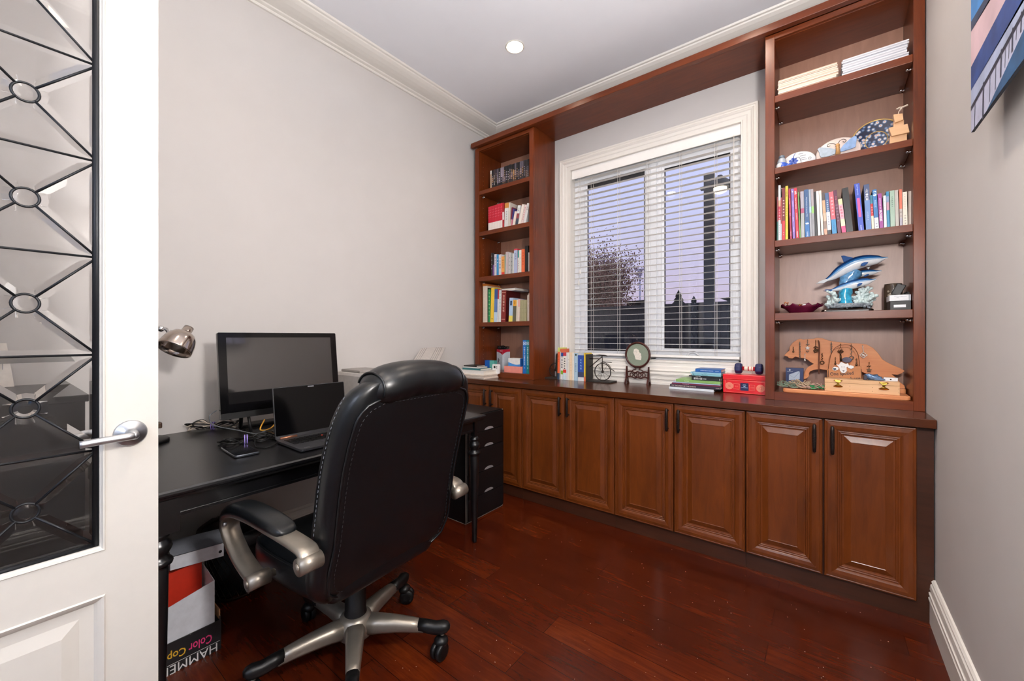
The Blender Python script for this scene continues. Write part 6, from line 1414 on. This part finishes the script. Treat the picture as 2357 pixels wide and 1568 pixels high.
flat_book('book', sx0+.02, sx1-.10, sy0+.04, sy1-.02, ZW+.0785, ZW+.088, 'e4e0dc', 'slim white booklet under the black notebook in the pile', G)
flat_book('notebook', sx0+.02, sx1-.115, sy0+.045, sy1-.03, ZW+.0885, ZW+.100, '26211f', 'black notebook topmost of the pile at the left end', G, cat='notebook')
t = thing('thermometer', 'white digital thermometer with a small screen leaning on the paper pile', 'thermometer', (-2.10, 2.566, ZW))
a, b2 = ony(1134, 858, 2.566), ony(1149.5, 839, 2.566)
pr = rrect((b2.x-a.x)/2, .04, .01, 4); cx_ = (a.x+b2.x)/2; zc_ = b2.z-.04
MB().loft([[(cx_+x, 2.560+d, zc_+y) for x, y in pr] for d in (0, .018)], 0, False).build('case', plain('meter_white', 'e6e4e2', .4), t, bevel=.002)
MB().box(cx_-.020, cx_-.001, 2.5592, 2.560, zc_+.006, zc_+.026).build('display', plain('lcd', '2e3328', .2), t)
MB().ball((cx_+.014, 2.5595, zc_+.02), .004, 8).ball((cx_+.014, 2.5595, zc_+.008), .004, 8).build('buttons', M_PLAST, t)
# left bookcase bottom shelf
ZL = .9003
t = thing('medical_box', 'white and red monitor box on the bottom shelf of the left bookcase', 'box', (-2.25, 2.78, ZL), 0)
ang = math.radians(-24); C0 = Vector((-2.235, 2.745, ZL)); h_ = 1.2-(805-774)/929*((C0-EYE) @ _F)-ZL
u_ = Vector((-math.cos(ang), -math.sin(ang), 0)); v_ = Vector((math.sin(-ang)*.55, math.cos(ang), 0)).normalized(); up = Vector((0, 0, 1))
Lw, Rw = .115, .085
WB = plain('carton_white', 'cfd4da', .45); RB = plain('carton_red', 'c21f3a', .4)
mb = MB(); o4 = [C0, C0+u_*Lw, C0+u_*Lw+v_*Rw, C0+v_*Rw]; mb.loft([o4, [p+up*h_ for p in o4]], 0, False); mb.build('carton', WB, t, bevel=.0008)
nL = Vector((v_.x, v_.y, 0))*-1; e_ = .0006
def onL(s, z): return C0+u_*(Lw*(1-s))+up*(h_*z)-v_*e_
def onR(s, z): return C0+v_*(Rw*s)+up*(h_*z)-u_*e_*1
mb = MB(); pts = [onL(0, 1), onL(0, .88)]+[onL(k/8, .88-.14*(k/8)**2.2) for k in range(1, 9)]+[onL(1, 1)]; mb.add(pts, [tuple(range(len(pts)))])
pts = [onR(0, 1), onR(0, .74)]+[onR(k/8, .74+.15*min(1, (k/8)*1.8)**.7) for k in range(1, 9)]+[onR(1, 1)]; mb.add(pts, [tuple(range(len(pts)))])
mb.build('red_band', RB, t)
MB().text('OMRON', onL(.76, .93)-v_*.0006, -u_, up, fit=(Lw*.42, h_*.075), bold=.02).build('lettering', ink('f4e4e6'), t)
mb = MB()
def barL(s0, s1, z0, z1): mb.add([onL(s0, z0), onL(s1, z0), onL(s1, z1), onL(s0, z1)], [(0, 1, 2, 3)])
barL(.22, .38, .36, .56); barL(.46, .52, .44, .52); mb.build('printed_device', ink('4a5058'), t)
mb = MB()
for k in range(6): barL(.56, .92, .60-k*.045, .605-k*.045)
barL(.05, .8, .715, .722); mb.build('fine_print', ink('8c949c'), t)
rnd = random.Random(31); mb = MB()
for k in range(9):
    c = C0+u_*rnd.uniform(.01, .11)+v_*rnd.uniform(.0, .08)+up*(h_+.012)
    pts = [c+Vector((rnd.uniform(-.03, .03), rnd.uniform(-.02, .02), rnd.uniform(-.008, .018))) for _ in range(6)]; mb.tube(spline(pts, 4), rnd.uniform(.003, .006), 6)
p = C0+u_*.05+v_*.04+up*(h_+.016); mb.ball(p, .016, 10, sc_=(2.2, 1.5, 1))
tag(mb.build('black_straps', plain('strap_black', '100f10', .25, var=.3)), 'heap of shiny black straps on top of the white and red box', 'straps')
box_at('pink_box', 'salmon pink box under the blue and white carton, bottom shelf of left bookcase', 'box', ony(1160, 857, 2.612).x, ony(1201, 857, 2.612).x, 2.612, 2.69, ZL, ZL+.052, plain('salmon_board', 'd9877a', .45))
xq0, xq1 = ony(1170, 840, 2.625).x, ony(1197, 840, 2.625).x
t = thing('pill_carton', 'white and blue carton lying on the salmon pink box', 'box', ((xq0+xq1)/2, 2.66, ZL+.0525))
z0, z1 = ZL+.0525, ZL+.0525+.066
MB().box(xq0, xq1, 2.625, 2.69, z0, z1).build('carton', plain('carton_cream', 'dedcd8', .45), t, bevel=.0006)
mb = MB(); n = 10; pts = [(xq0, 2.6243, z0), (xq1, 2.6243, z0)]+[(xq1-(xq1-xq0)*k/n, 2.6243, z0+(z1-z0)*(.28-.1*math.sin(PI*1.4*k/n)+.1*(k/n))) for k in range(n+1)]
mb.add(pts, [tuple(range(len(pts)))]); mb.build('blue_wave', ink('3f86c8'), t)
MB().box(xq1, xq1+.0008, 2.6255, 2.6895, z0+.0005, z1-.0005).build('blue_end', ink('1a5aa6'), t)
p0 = ony(1116, 836, 2.66); p1 = ony(1127, 836, 2.66); p2 = ony(1137.5, 836, 2.66)
t = thing('small_carton', 'small blue and teal carton behind the paper pile, bottom shelf of left bookcase', 'box', (p1.x, 2.68, ZL))
zt = ony(1126, 829.5, 2.66).z
MB().box(p0.x, p1.x, 2.66, 2.70, ZL, zt).build('blue_half', plain('carton_blue', '1c5cb0', .4), t); MB().box(p1.x, p2.x, 2.66, 2.70, ZL, zt-.001).build('teal_half', plain('carton_teal', '5fb0a4', .4), t)
# books between the bicycle bookends
Zq = (1250, 790); K_ = 13.865; yk = 2.747
MIDB = [
 (455, 525, 470, 145, 'slim orange book with a yellow green top', B((.13, 'c8d070'), (.67, 'e8683c'), (.2, '2f4258')), [('医学常识', 's', .35, .22, '9c3018', .5)], .11),
 (528, 556, 545, 185, 'tall orange and grey book with a picture top', B((.09, 'd9683c'), (.91, 'c8c4c0')), [], .13, 'd9683c'),
 (560, 632, 560, 305, 'white book with blue label and spots', B((.14, '2a4a94'), (.52, 'e4e0d8'), (.14, '7fa838'), (.2, 'd8dcde')), [('O●D●●', 's', .36, .44, '2c3850', .6)]),
 (636, 736, 640, 305, 'white book with red label and black spots', B((.12, 'c83a44'), (.5, 'e8e4da'), (.12, 'd83a2c'), (.26, 'c8dbe0')), [('●●●●●', 's', .4, .44, '23282c', .35)]),
 (740, 785, 738, 300, 'white paperback', B('dcdcdc'), []),
 (788, 842, 785, 300, 'pale ivory paperback', B('e0dccf'), [('散文', 's', .3, .2, '9a968c', .35)]),
 (846, 930, 845, 295, 'tan paperback', B('e6cfae'), [('古典诗词', 's', .5, .4, 'b8946a', .3)]),
 (934, 985, 930, 295, 'cream paperback', B('ece4d6'), []),
 (992, 1106, 990, 320, 'pale blue book with a dark round emblem', B('a9c4d6'), [('●', 'h', .06, .075, '2c3a2c', .55), ('家庭医生手册', 's', .52, .34, '2c4254', .3)]),
 (1112, 1300, 1115, 315, 'thick blue book with a silver top', B((.08, 'b8bcc2'), (.6, '2a4c98'), (.18, '39405c'), (.14, 'd6d8da')), [('世界地理', 's', .4, .4, '9cc0f0', .3)]),
 (1306, 1355, 1306, 315, 'slim yellow book with an orange foot', B((.83, 'd8b838'), (.17, 'e0704c')), []),
]
row(Zq, K_, MIDB, ZW, yk, .105, 'between bicycle bookends', 'books between the bicycle bookends')
# bicycle bookends
def bookend(xp, sgn, hub, R_, base, label):
    """plate at xp, the half bicycle on the side sgn"""
    t = thing('bicycle_bookend', label, 'bookend', (xp+sgn*.06, 2.80, ZW), group='bicycle bookends')
    MB().box(min(xp, xp+sgn*.006), max(xp, xp+sgn*.006), 2.748, 2.858, ZW+.010, ZW+.205).box(min(xp, xp+sgn*base), max(xp, xp+sgn*base), 2.745, 2.862, ZW, ZW+.0105).build('stand', plain('slate_black', '26231f', .55, var=.2), t, bevel=.0015)
    yy = 2.80; cx = xp+sgn*hub; cz = ZW+.0115+R_; rr = lambda a, r=R_: Vector((cx+sgn*r*math.cos(a), yy, cz+r*math.sin(a)))
    full = R_ < hub-.006; a0 = PI if full else math.acos(max(-1, -(hub-.008)/R_))
    MB().tube([rr(-a0+2*a0*k/36) for k in range(36 if full else 37)], .0036, 6, closed=full).build('wheel_rim', M_IRON, t)
    mb = MB()
    for k in range(9):
        a = 2*PI*k/9+.2; q = R_ if math.cos(a) > -.3 or full else min(R_, (hub-.008)/max(.05, -math.cos(a))); mb.tube([rr(a, .004), rr(a, q)], .0011, 5)
    mb.tube([(cx, yy-.008, cz), (cx, yy+.008, cz)], .008, 12); mb.build('spokes', M_IRON, t)
    W_ = lambda x, z: Vector((xp+sgn*max(.006, x+hub-.087), yy, ZW+z)); zc = cz-ZW
    mb = MB().tube([W_(.087, zc), W_(.085, .15), W_(.083, .194)], .0034, 8).tube([W_(-.02, .105), W_(.083, .190)], .0034, 8).tube([W_(-.02, .170), W_(.068, .172)], .0034, 8)
    mb.tube([W_(.081, .150)+Vector((0, .006, 0)), W_(.087, zc)+Vector((0, .006, 0))], .002, 6).tube([W_(.081, .150)-Vector((0, .006, 0)), W_(.087, zc)-Vector((0, .006, 0))], .002, 6)
    mb.build('frame', M_IRON, t)
    if full:
        MB().tube([W_(.034, .199), W_(.06, .201), W_(.105, .198), W_(.125, .195)], [.002, .004, .005, .0035], 8).build('saddle', M_IRON, t)
        MB().tube([W_(.083, .152), W_(.16, .148)], .0026, 8).build('handlebar', M_IRON, t)
        MB().tube([rr(a, R_+.008) for a in [.35+1.5*k/10 for k in range(11)]], .0022, 6).tube([rr(.35, R_+.008), rr(.1, R_+.03)], .0028, 6).build('mudguard', M_IRON, t)
bookend(ony(1348.5, 870, 2.75).x, 1, .113, .064, .2, 'right hand dark metal bicycle bookend beside the yellow book')
xl_ = ony(1281.8, 870, 2.75).x
bookend(xl_, -1, .042, .056, xl_+1.7955, 'left hand dark metal bicycle bookend against the left bookcase')
# round embroidered screen on a carved stand
t = thing('embroidered_screen', 'round embroidered screen with a white puppy on a carved wooden stand', 'screen', (-1.06, 2.845, ZW))
ysn = 2.845; c = ony(1467.6, 817, ysn); Rr_ = .0865; rz_ = math.radians(8)
W_ROSE = wood('rosewood', '2c120e', '4a1f18', .3, (10, 10, 3))
MB().tube([(c.x+Rr_*math.cos(a), ysn, c.z+Rr_*math.sin(a)) for a in [2*PI*k/56 for k in range(56)]], .0075, 10, closed=True).build('round_frame', W_ROSE, t)
m_, nt_, b_ = new_mat('silk_gauze'); b_.inputs['Base Color'].default_value = (*lin('8a9682'), 1); b_.inputs['Roughness'].default_value = .6; b_.inputs['Alpha'].default_value = .82
f_ = noise(nt_, coords(nt_, (1, 1, 1)), 400, 2); nt_.links.new(ramp(nt_, f_, [(.3, '808c7a'), (.7, '949f8c')]), b_.inputs['Base Color'])
MB().loft([[(c.x+Rr_*math.cos(2*PI*k/48), ysn+d, c.z+Rr_*math.sin(2*PI*k/48)) for k in range(48)] for d in (-.0006, .0006)], 0, False).build('silk', m_, t)
mb = MB(); pup = [(455.5, 812), (457, 804), (462, 802), (468, 805), (470, 811), (474, 814), (475, 822), (474, 829), (469, 829), (461, 828), (459, 820)]
pup = [(c.x+(u-467.6-(-2))*.00302, c.z-(v-817)*.00302) for u, v in pup]
mb.prism(pup, lambda p, q, kk: (p, ysn-.003+kk, q), .0022); mb.build('puppy', plain('puppy_silk', 'ddd6ca', .7, var=.15, nscale=200), t)
mb = MB()
for du, dv in ((-7, -8), (-3, -8), (-4.5, -5)): mb.ball((c.x+(du)*.00302+.004, ysn-.0033, c.z-dv*.00302), .0014 if dv < -6 else .002, 6)
mb.build('puppy_face', ink('3c302c'), t)
fl_, fr_ = c.x-.080, c.x+.080
for fx in (fl_, fr_):
    mb = MB()
    mb.loft([[(fx+a, ysn+b2, z) for a, b2 in ((-w, -d), (w, -d), (w, d), (-w, d))] for z, w, d in ((ZW+.02, .007, .014), (ZW+.06, .0065, .010), (ZW+.125, .004, .006))], 0, False)
    for s in (-1, 1): mb.loft([[(fx+a, ysn+s*.012+b2+s*dd, z) for a, b2 in ((-.006, -.007), (.006, -.007), (.006, .007), (-.006, .007))] for z, dd in ((ZW, .016), (ZW+.02, .006), (ZW+.035, 0))], 0, False)
    mb.build('stand_post', W_ROSE, t)
mb = MB()
for z in (ZW+.045, ZW+.083): mb.tube(spline([(fl_, ysn, z), (fl_+.03, ysn, z+.006), (c.x-.02, ysn, z-.004), (c.x, ysn, z+.004), (c.x+.02, ysn, z-.004), (fr_-.03, ysn, z+.006), (fr_, ysn, z)], 5), .0052, 8)
for dx in (-.045, -.015, .015, .045): mb.tube([(c.x+dx+.011*math.cos(a), ysn, ZW+.064+.013*math.sin(a)) for a in [2*PI*k/14 for k in range(14)]], .0036, 6, closed=True)
for s in (-1, 1): mb.tube(spline([(c.x+s*.05, ysn, ZW+.083), (c.x+s*.028, ysn, ZW+.10), (c.x+s*.012, ysn, ZW+.105), (c.x+s*.03, ysn, ZW+.125), (c.x+s*.038, ysn, c.z-Rr_+.012)], 5), .0042, 6)
mb.tube([(c.x-.03, ysn, c.z-Rr_+.002), (c.x+.03, ysn, c.z-Rr_+.002)], .007, 8); mb.build('carved_rail', W_ROSE, t)
# stack of books
def S8(x, y, yy): return ony(1540+x/9.428, 830+y/9.428, yy)
G = 'books stacked beside the red tin'; yS = 2.708
LAY = [(0, 968, .014, 'd4dbe2', 'white and light blue slim book under the stack by the red tin', [], 'ffffff', 0),
 (22, 1150, .0175, '2c2433', 'dark plum book titled To the Ends of the Earth in the stack by the tin', [('TO THE ENDS OF THE EARTH', .28, .5, .55), ('Capella', .95, .08, .4)], 'd8c8b8', 0),
 (60, 1135, .0095, '6a2340', 'maroon slim book lying above the dark plum book', [('Mandarin Made Easy', .3, .3, .5)], 'e8c8d0', 1),
 (85, 1118, .006, 'a9c2d8', 'very slim pale blue book below the green book', [], 'ffffff', 0),
 (150, 1116, .017, '7fa860', 'green book in the middle of the stack by the red tin', [('Gardens', .25, .2, .4)], 'dce8cc', -1),
 (490, 1160, .0205, '17191c', 'black book with white characters in the stack by the red tin', [('星球大图', .22, .3, .62), ('●●●', .46, .1, .25), ('1', .96, .02, .6)], 'e8e8e8', 1),
 (430, 1152, .0075, '14161a', 'very slim black book above the black book with characters', [('Picture Atlas', .3, .25, .6)], 'd0d0d0', 0),
 (500, 1160, .0115, '7cb4c0', 'aqua book with a black left end, lower of the two aqua books', [('▮', .06, .1, .8), ('Word Skills', .45, .3, .5)], '23343a', -1),
 (465, 1150, .0105, '8cbcd0', 'aqua book with a dark left end, upper of the two aqua books', [('▮', .08, .14, .8), ('Discovery', .5, .3, .5)], '2c3a44', 1),
 (570, 1168, .0205, '1f5aa0', 'bright blue book topmost of the stack by the red tin', [('ADVENTURES IN READING', .45, .5, .3), ('GRADE 9', .85, .14, .3)], 'd8e4f4', 0)]
z = ZW
for k, (x0, x1, h, c_, lab, ti, tc_, rt) in enumerate(LAY):
    dy = [0, .006, .008, .01, .01, .02, .022, .026, .03, .03][k]
    a, b2 = S8(x0, 600, yS+dy).x, S8(x1, 600, yS+dy).x
    b2 = min(b2, -.503)
    flat_book('book', a, b2, yS+dy, min(yS+dy+.16, 2.88), z, z+h, c_, lab, G, math.radians(rt*.4), title=ti, tcol=tc_); z += h+.0002
# red tin
tx0, tx1, ty0, ty1 = -.494, -.2655, 2.735, 2.86
t = thing('red_tin', 'bright red lidded tin with salmon emblems on the worktop by the right bookcase', 'tin', ((tx0+tx1)/2, 2.8, ZW))
M_RED = plain('tin_red', 'd81420', .3, coat=.3); M_SAL = ink('e88a72'); TH = .112
MB().box(tx0+.0015, tx1-.0015, ty0+.0015, ty1-.0015, ZW, ZW+TH-.032).build('tin_body', M_RED, t, bevel=.004)
MB().box(tx0, tx1, ty0, ty1, ZW+TH-.032, ZW+TH).build('tin_lid', M_RED, t, bevel=.004)
yf_ = ty0+.0009
def T(x, y): return (tx0+(tx1-tx0)*(x-200)/1940, yf_, ZW+TH-TH*(y-270-(x-200)*.055)/790)
mb = MB()
def line(a, b2, r=.0009): mb.tube([T(*a), T(*b2)], r, 4)
for a, b2 in (((340, 520), (2060, 640)), ((2060, 640), (2060, 1150)), ((340, 1010), (2060, 1150)), ((340, 520), (340, 1010))): line(a, b2)
line((205, 445), (2135, 565), .0012)
for x0, x1, y0, y1 in ((700, 960, 685, 910), (1395, 1640, 740, 965)):
    for a, b2 in (((x0, y0), (x1, y0+14)), ((x1, y0+14), (x1, y1+14)), ((x1, y1+14), (x0, y1)), ((x0, y1), (x0, y0))): line(a, b2)
mb.build('border_lines', M_SAL, t)
for x, y in ((505, 775), (1880, 880)):
    cpt = Vector(T(x, y)); r = .0215
    em = MB().loft([[(cpt.x+r*f*math.cos(2*PI*k/36), cpt.y-h, cpt.z+r*f*math.sin(2*PI*k/36)) for k in range(36)] for f, h in ((1, 0), (1, .0008), (.9, .0009))], 0, False, False, True).build('round_emblem', M_SAL, t)
    mb = MB()
    for f in (.45, .62, .8): mb.tube([(cpt.x+r*f*math.cos(2*PI*k/30), cpt.y-.001, cpt.z+r*f*math.sin(2*PI*k/30)) for k in range(30)], .0004, 4, closed=True)
    mb.text('福' if x < 1000 else '12', (cpt.x, cpt.y-.0013, cpt.z), (1, 0, 0), (0, 0, 1), fit=(.017, .014)); mb.build('emblem_drawing', ink('b84a3c'), em)
for x, y, s in ((830, 800, '花好'), (1520, 850, '月圆')): cpt = T(x, y); MB().text(s, (cpt[0], yf_-.0005, cpt[2]), (1, 0, 0), (0, 0, 1), fit=(.018, .012)).build('lettering', M_SAL, t)
c0, c1 = Vector(T(1005, 970)), Vector(T(1365, 670)); lb = MB().box(c0.x, c1.x, yf_-.0012, yf_, c0.z, c1.z).build('navy_label', plain('label_navy', '141c48', .35), t)
mx_ = (c0.x+c1.x)/2; mz = (c0.z+c1.z)/2
MB().text('LavenzaBlue', (mx_, yf_-.0016, mz-.004), (1, 0, 0), (0, 0, 1), fit=(.034, .006), bold=.01).tube([(mx_+.008*math.cos(a), yf_-.0015, mz+.008+.006*math.sin(a)) for a in [PI*k/10 for k in range(11)]], .0009, 4).box(mx_-.005, mx_+.005, yf_-.0016, yf_-.0012, mz+.002, mz+.007).build('label_print', ink('bcd4ec'), lb)
# dumbbell on the tin
zt = ZW+TH; l, r = S8(1425, 180, 2.80), S8(2045, 200, 2.80); yy = 2.80; hr = .0345
t = thing('dumbbell', 'navy blue dumbbell with a red handle lying on the red tin', 'dumbbell', ((l.x+r.x)/2, yy, zt))
M_NAVY = plain('navy_vinyl', '1b2150', .5)
x0, x1 = max(l.x, tx0+.03), min(r.x, -.262); L = x1-x0; hw = .042
Mx = Matrix.Translation((x0, yy, zt+hr)) @ Matrix.Rotation(PI/2, 4, 'Y')
for a in (0, L-hw):
    MB().lathe([(hr*.45, a), (hr*.82, a+.003), (hr*.98, a+.010), (hr, a+hw*.5), (hr*.98, a+hw-.010), (hr*.82, a+hw-.003), (hr*.45, a+hw)], 8, 0, Mx @ Matrix.Rotation(PI/8, 4, 'Z')).build('weight_head', M_NAVY, t, smooth=False, bevel=.003)
MB().lathe([(.0125, hw-.002), (.0125, L-hw+.002)], 18, 0, Mx).build('handle', plain('handle_red', 'b8242c', .4), t)
mb = MB()
for q, w in ((.30, .03), (.62, .02), (.80, .012)): mb.lathe([(.0128, hw+(L-2*hw)*q-w*.3), (.0128, hw+(L-2*hw)*q+w*.3)], 18, 0, Mx, caps=False)
mb.build('paper_band', plain('band_cream', 'e8dccb', .5), t)
# ------------------------------------------------------------------ painting on the right wall
xp_ = XR-.05
cv = thing('canvas_picture', 'blue seaside canvas of a white boardwalk at sunset on the right wall', 'picture', (XR-.001, 1.3, 1.778))
Y0, Y1, ZP0, ZP1 = .80, 1.622, 1.75, 2.56
MB().box(xp_, xp_+.006, Y0, Y1, ZP0, ZP1).build('canvas', plain('canvas_dark', '1f2a3a', .6), cv)
MB().box(xp_+.006, XR-.0005, Y0+.15, Y1-.15, ZP0+.15, ZP1-.15).build('mounting_block', plain('canvas_dark', '1f2a3a', .6), cv)
def V4(x, y, d=.0): q = onx(2200+x/4.61, y/4.61, xp_); return (q.y, q.z)
def ext2(a, b2):
    """line through two picture points, carried to both sides of the canvas"""
    (ya, za), (yb2, zb2) = a, b2; s = (zb2-za)/(yb2-ya); return (za+s*(Y1-ya), za+s*(Y0-ya))
def band(name, lo, hi, mt, k):
    mb = MB(); pts = [(xp_-.0004*k, Y1, lo[0]), (xp_-.0004*k, Y0, lo[1]), (xp_-.0004*k, Y0, hi[1]), (xp_-.0004*k, Y1, hi[0])]
    pts = [(x, y, min(ZP1, max(ZP0, z))) for x, y, z in pts]; mb.add(pts, [(0, 1, 2, 3)]); return mb.build(name, mt, cv)
cl = lambda c, v=.25, n=14: plain('canvas_'+c, c, .6, var=v, nscale=n)
bot = (ZP0, ZP0); rail = ext2(V4(172, 1120), V4(724, 100)); pale = ext2(V4(172, 950), V4(724, 10)); navy = ext2(V4(175, 690), V4(530, 0)); pink = ext2(V4(175, 320), V4(370, 0)); dark = ext2(V4(176, 210), V4(300, 0)); top = (ZP1, ZP1)
band('boardwalk', bot, rail, cl('b9bcd4', .1), 1); band('pale_rail', rail, pale, cl('a9b4d0', .18), 1); band('sea', pale, navy, cl('2a4684', .3), 1); band('sunset_sky', navy, pink, cl('d6b8be', .16, 6), 1); band('dark_cloud', pink, dark, cl('33405c', .3), 1); band('blue_sky', dark, top, cl('3f86c8', .3, 6), 1)
r1 = (rail[0]-.012, rail[1]-.012); band('handrail', r1, rail, ink('1c2236'), 2)
a, b2 = V4(330, 1180), V4(724, 320); s_ = (b2[1]-a[1])/(b2[0]-a[0]); zr = a[1]+s_*(Y0-a[0]); yq_ = a[0]+(ZP0-a[1])/s_
MB().add([(xp_-.0008, yq_, ZP0), (xp_-.0008, Y0, ZP0), (xp_-.0008, Y0, min(ZP1, zr))], [(0, 1, 2)]).build('teal_water', cl('23527c', .3), cv)
mb = MB()
for x, y0, y1, w in ((300, 870, 1260, .010), (490, 520, 820, .008), (612, 290, 550, .007), (705, 120, 340, .006), (210, 1090, 1360, .004), (370, 780, 1080, .003), (432, 660, 950, .003), (535, 480, 720, .0025), (575, 400, 620, .0025), (655, 230, 420, .0025)):
    (ya, za), (yb2, zb2) = V4(x, y0), V4(x-8, y1); mb.add([(xp_-.001, ya-w/2, za), (xp_-.001, ya+w/2, za), (xp_-.001, yb2+w/2, zb2), (xp_-.001, yb2-w/2, zb2)], [(0, 1, 2, 3)])
for k in range(6): y = 1.18-k*.06; z0_ = min(ZP1, rail[0]+(rail[1]-rail[0])*(Y1-y)/(Y1-Y0)); zl_ = max(ZP0+.004, z0_-.16); mb.add([(xp_-.001, y-.004, zl_), (xp_-.001, y+.004, zl_), (xp_-.001, y+.004, z0_), (xp_-.001, y-.004, z0_)], [(0, 1, 2, 3)])
mb.build('balusters', ink('2a2f44'), cv)
# ------------------------------------------------------------------ exposure
vs = sc.view_settings; sc.display_settings.display_device = 'sRGB'
vs.view_transform = 'Standard'; vs.look = 'None'; vs.gamma = 1; vs.use_curve_mapping = False; vs.exposure = 0
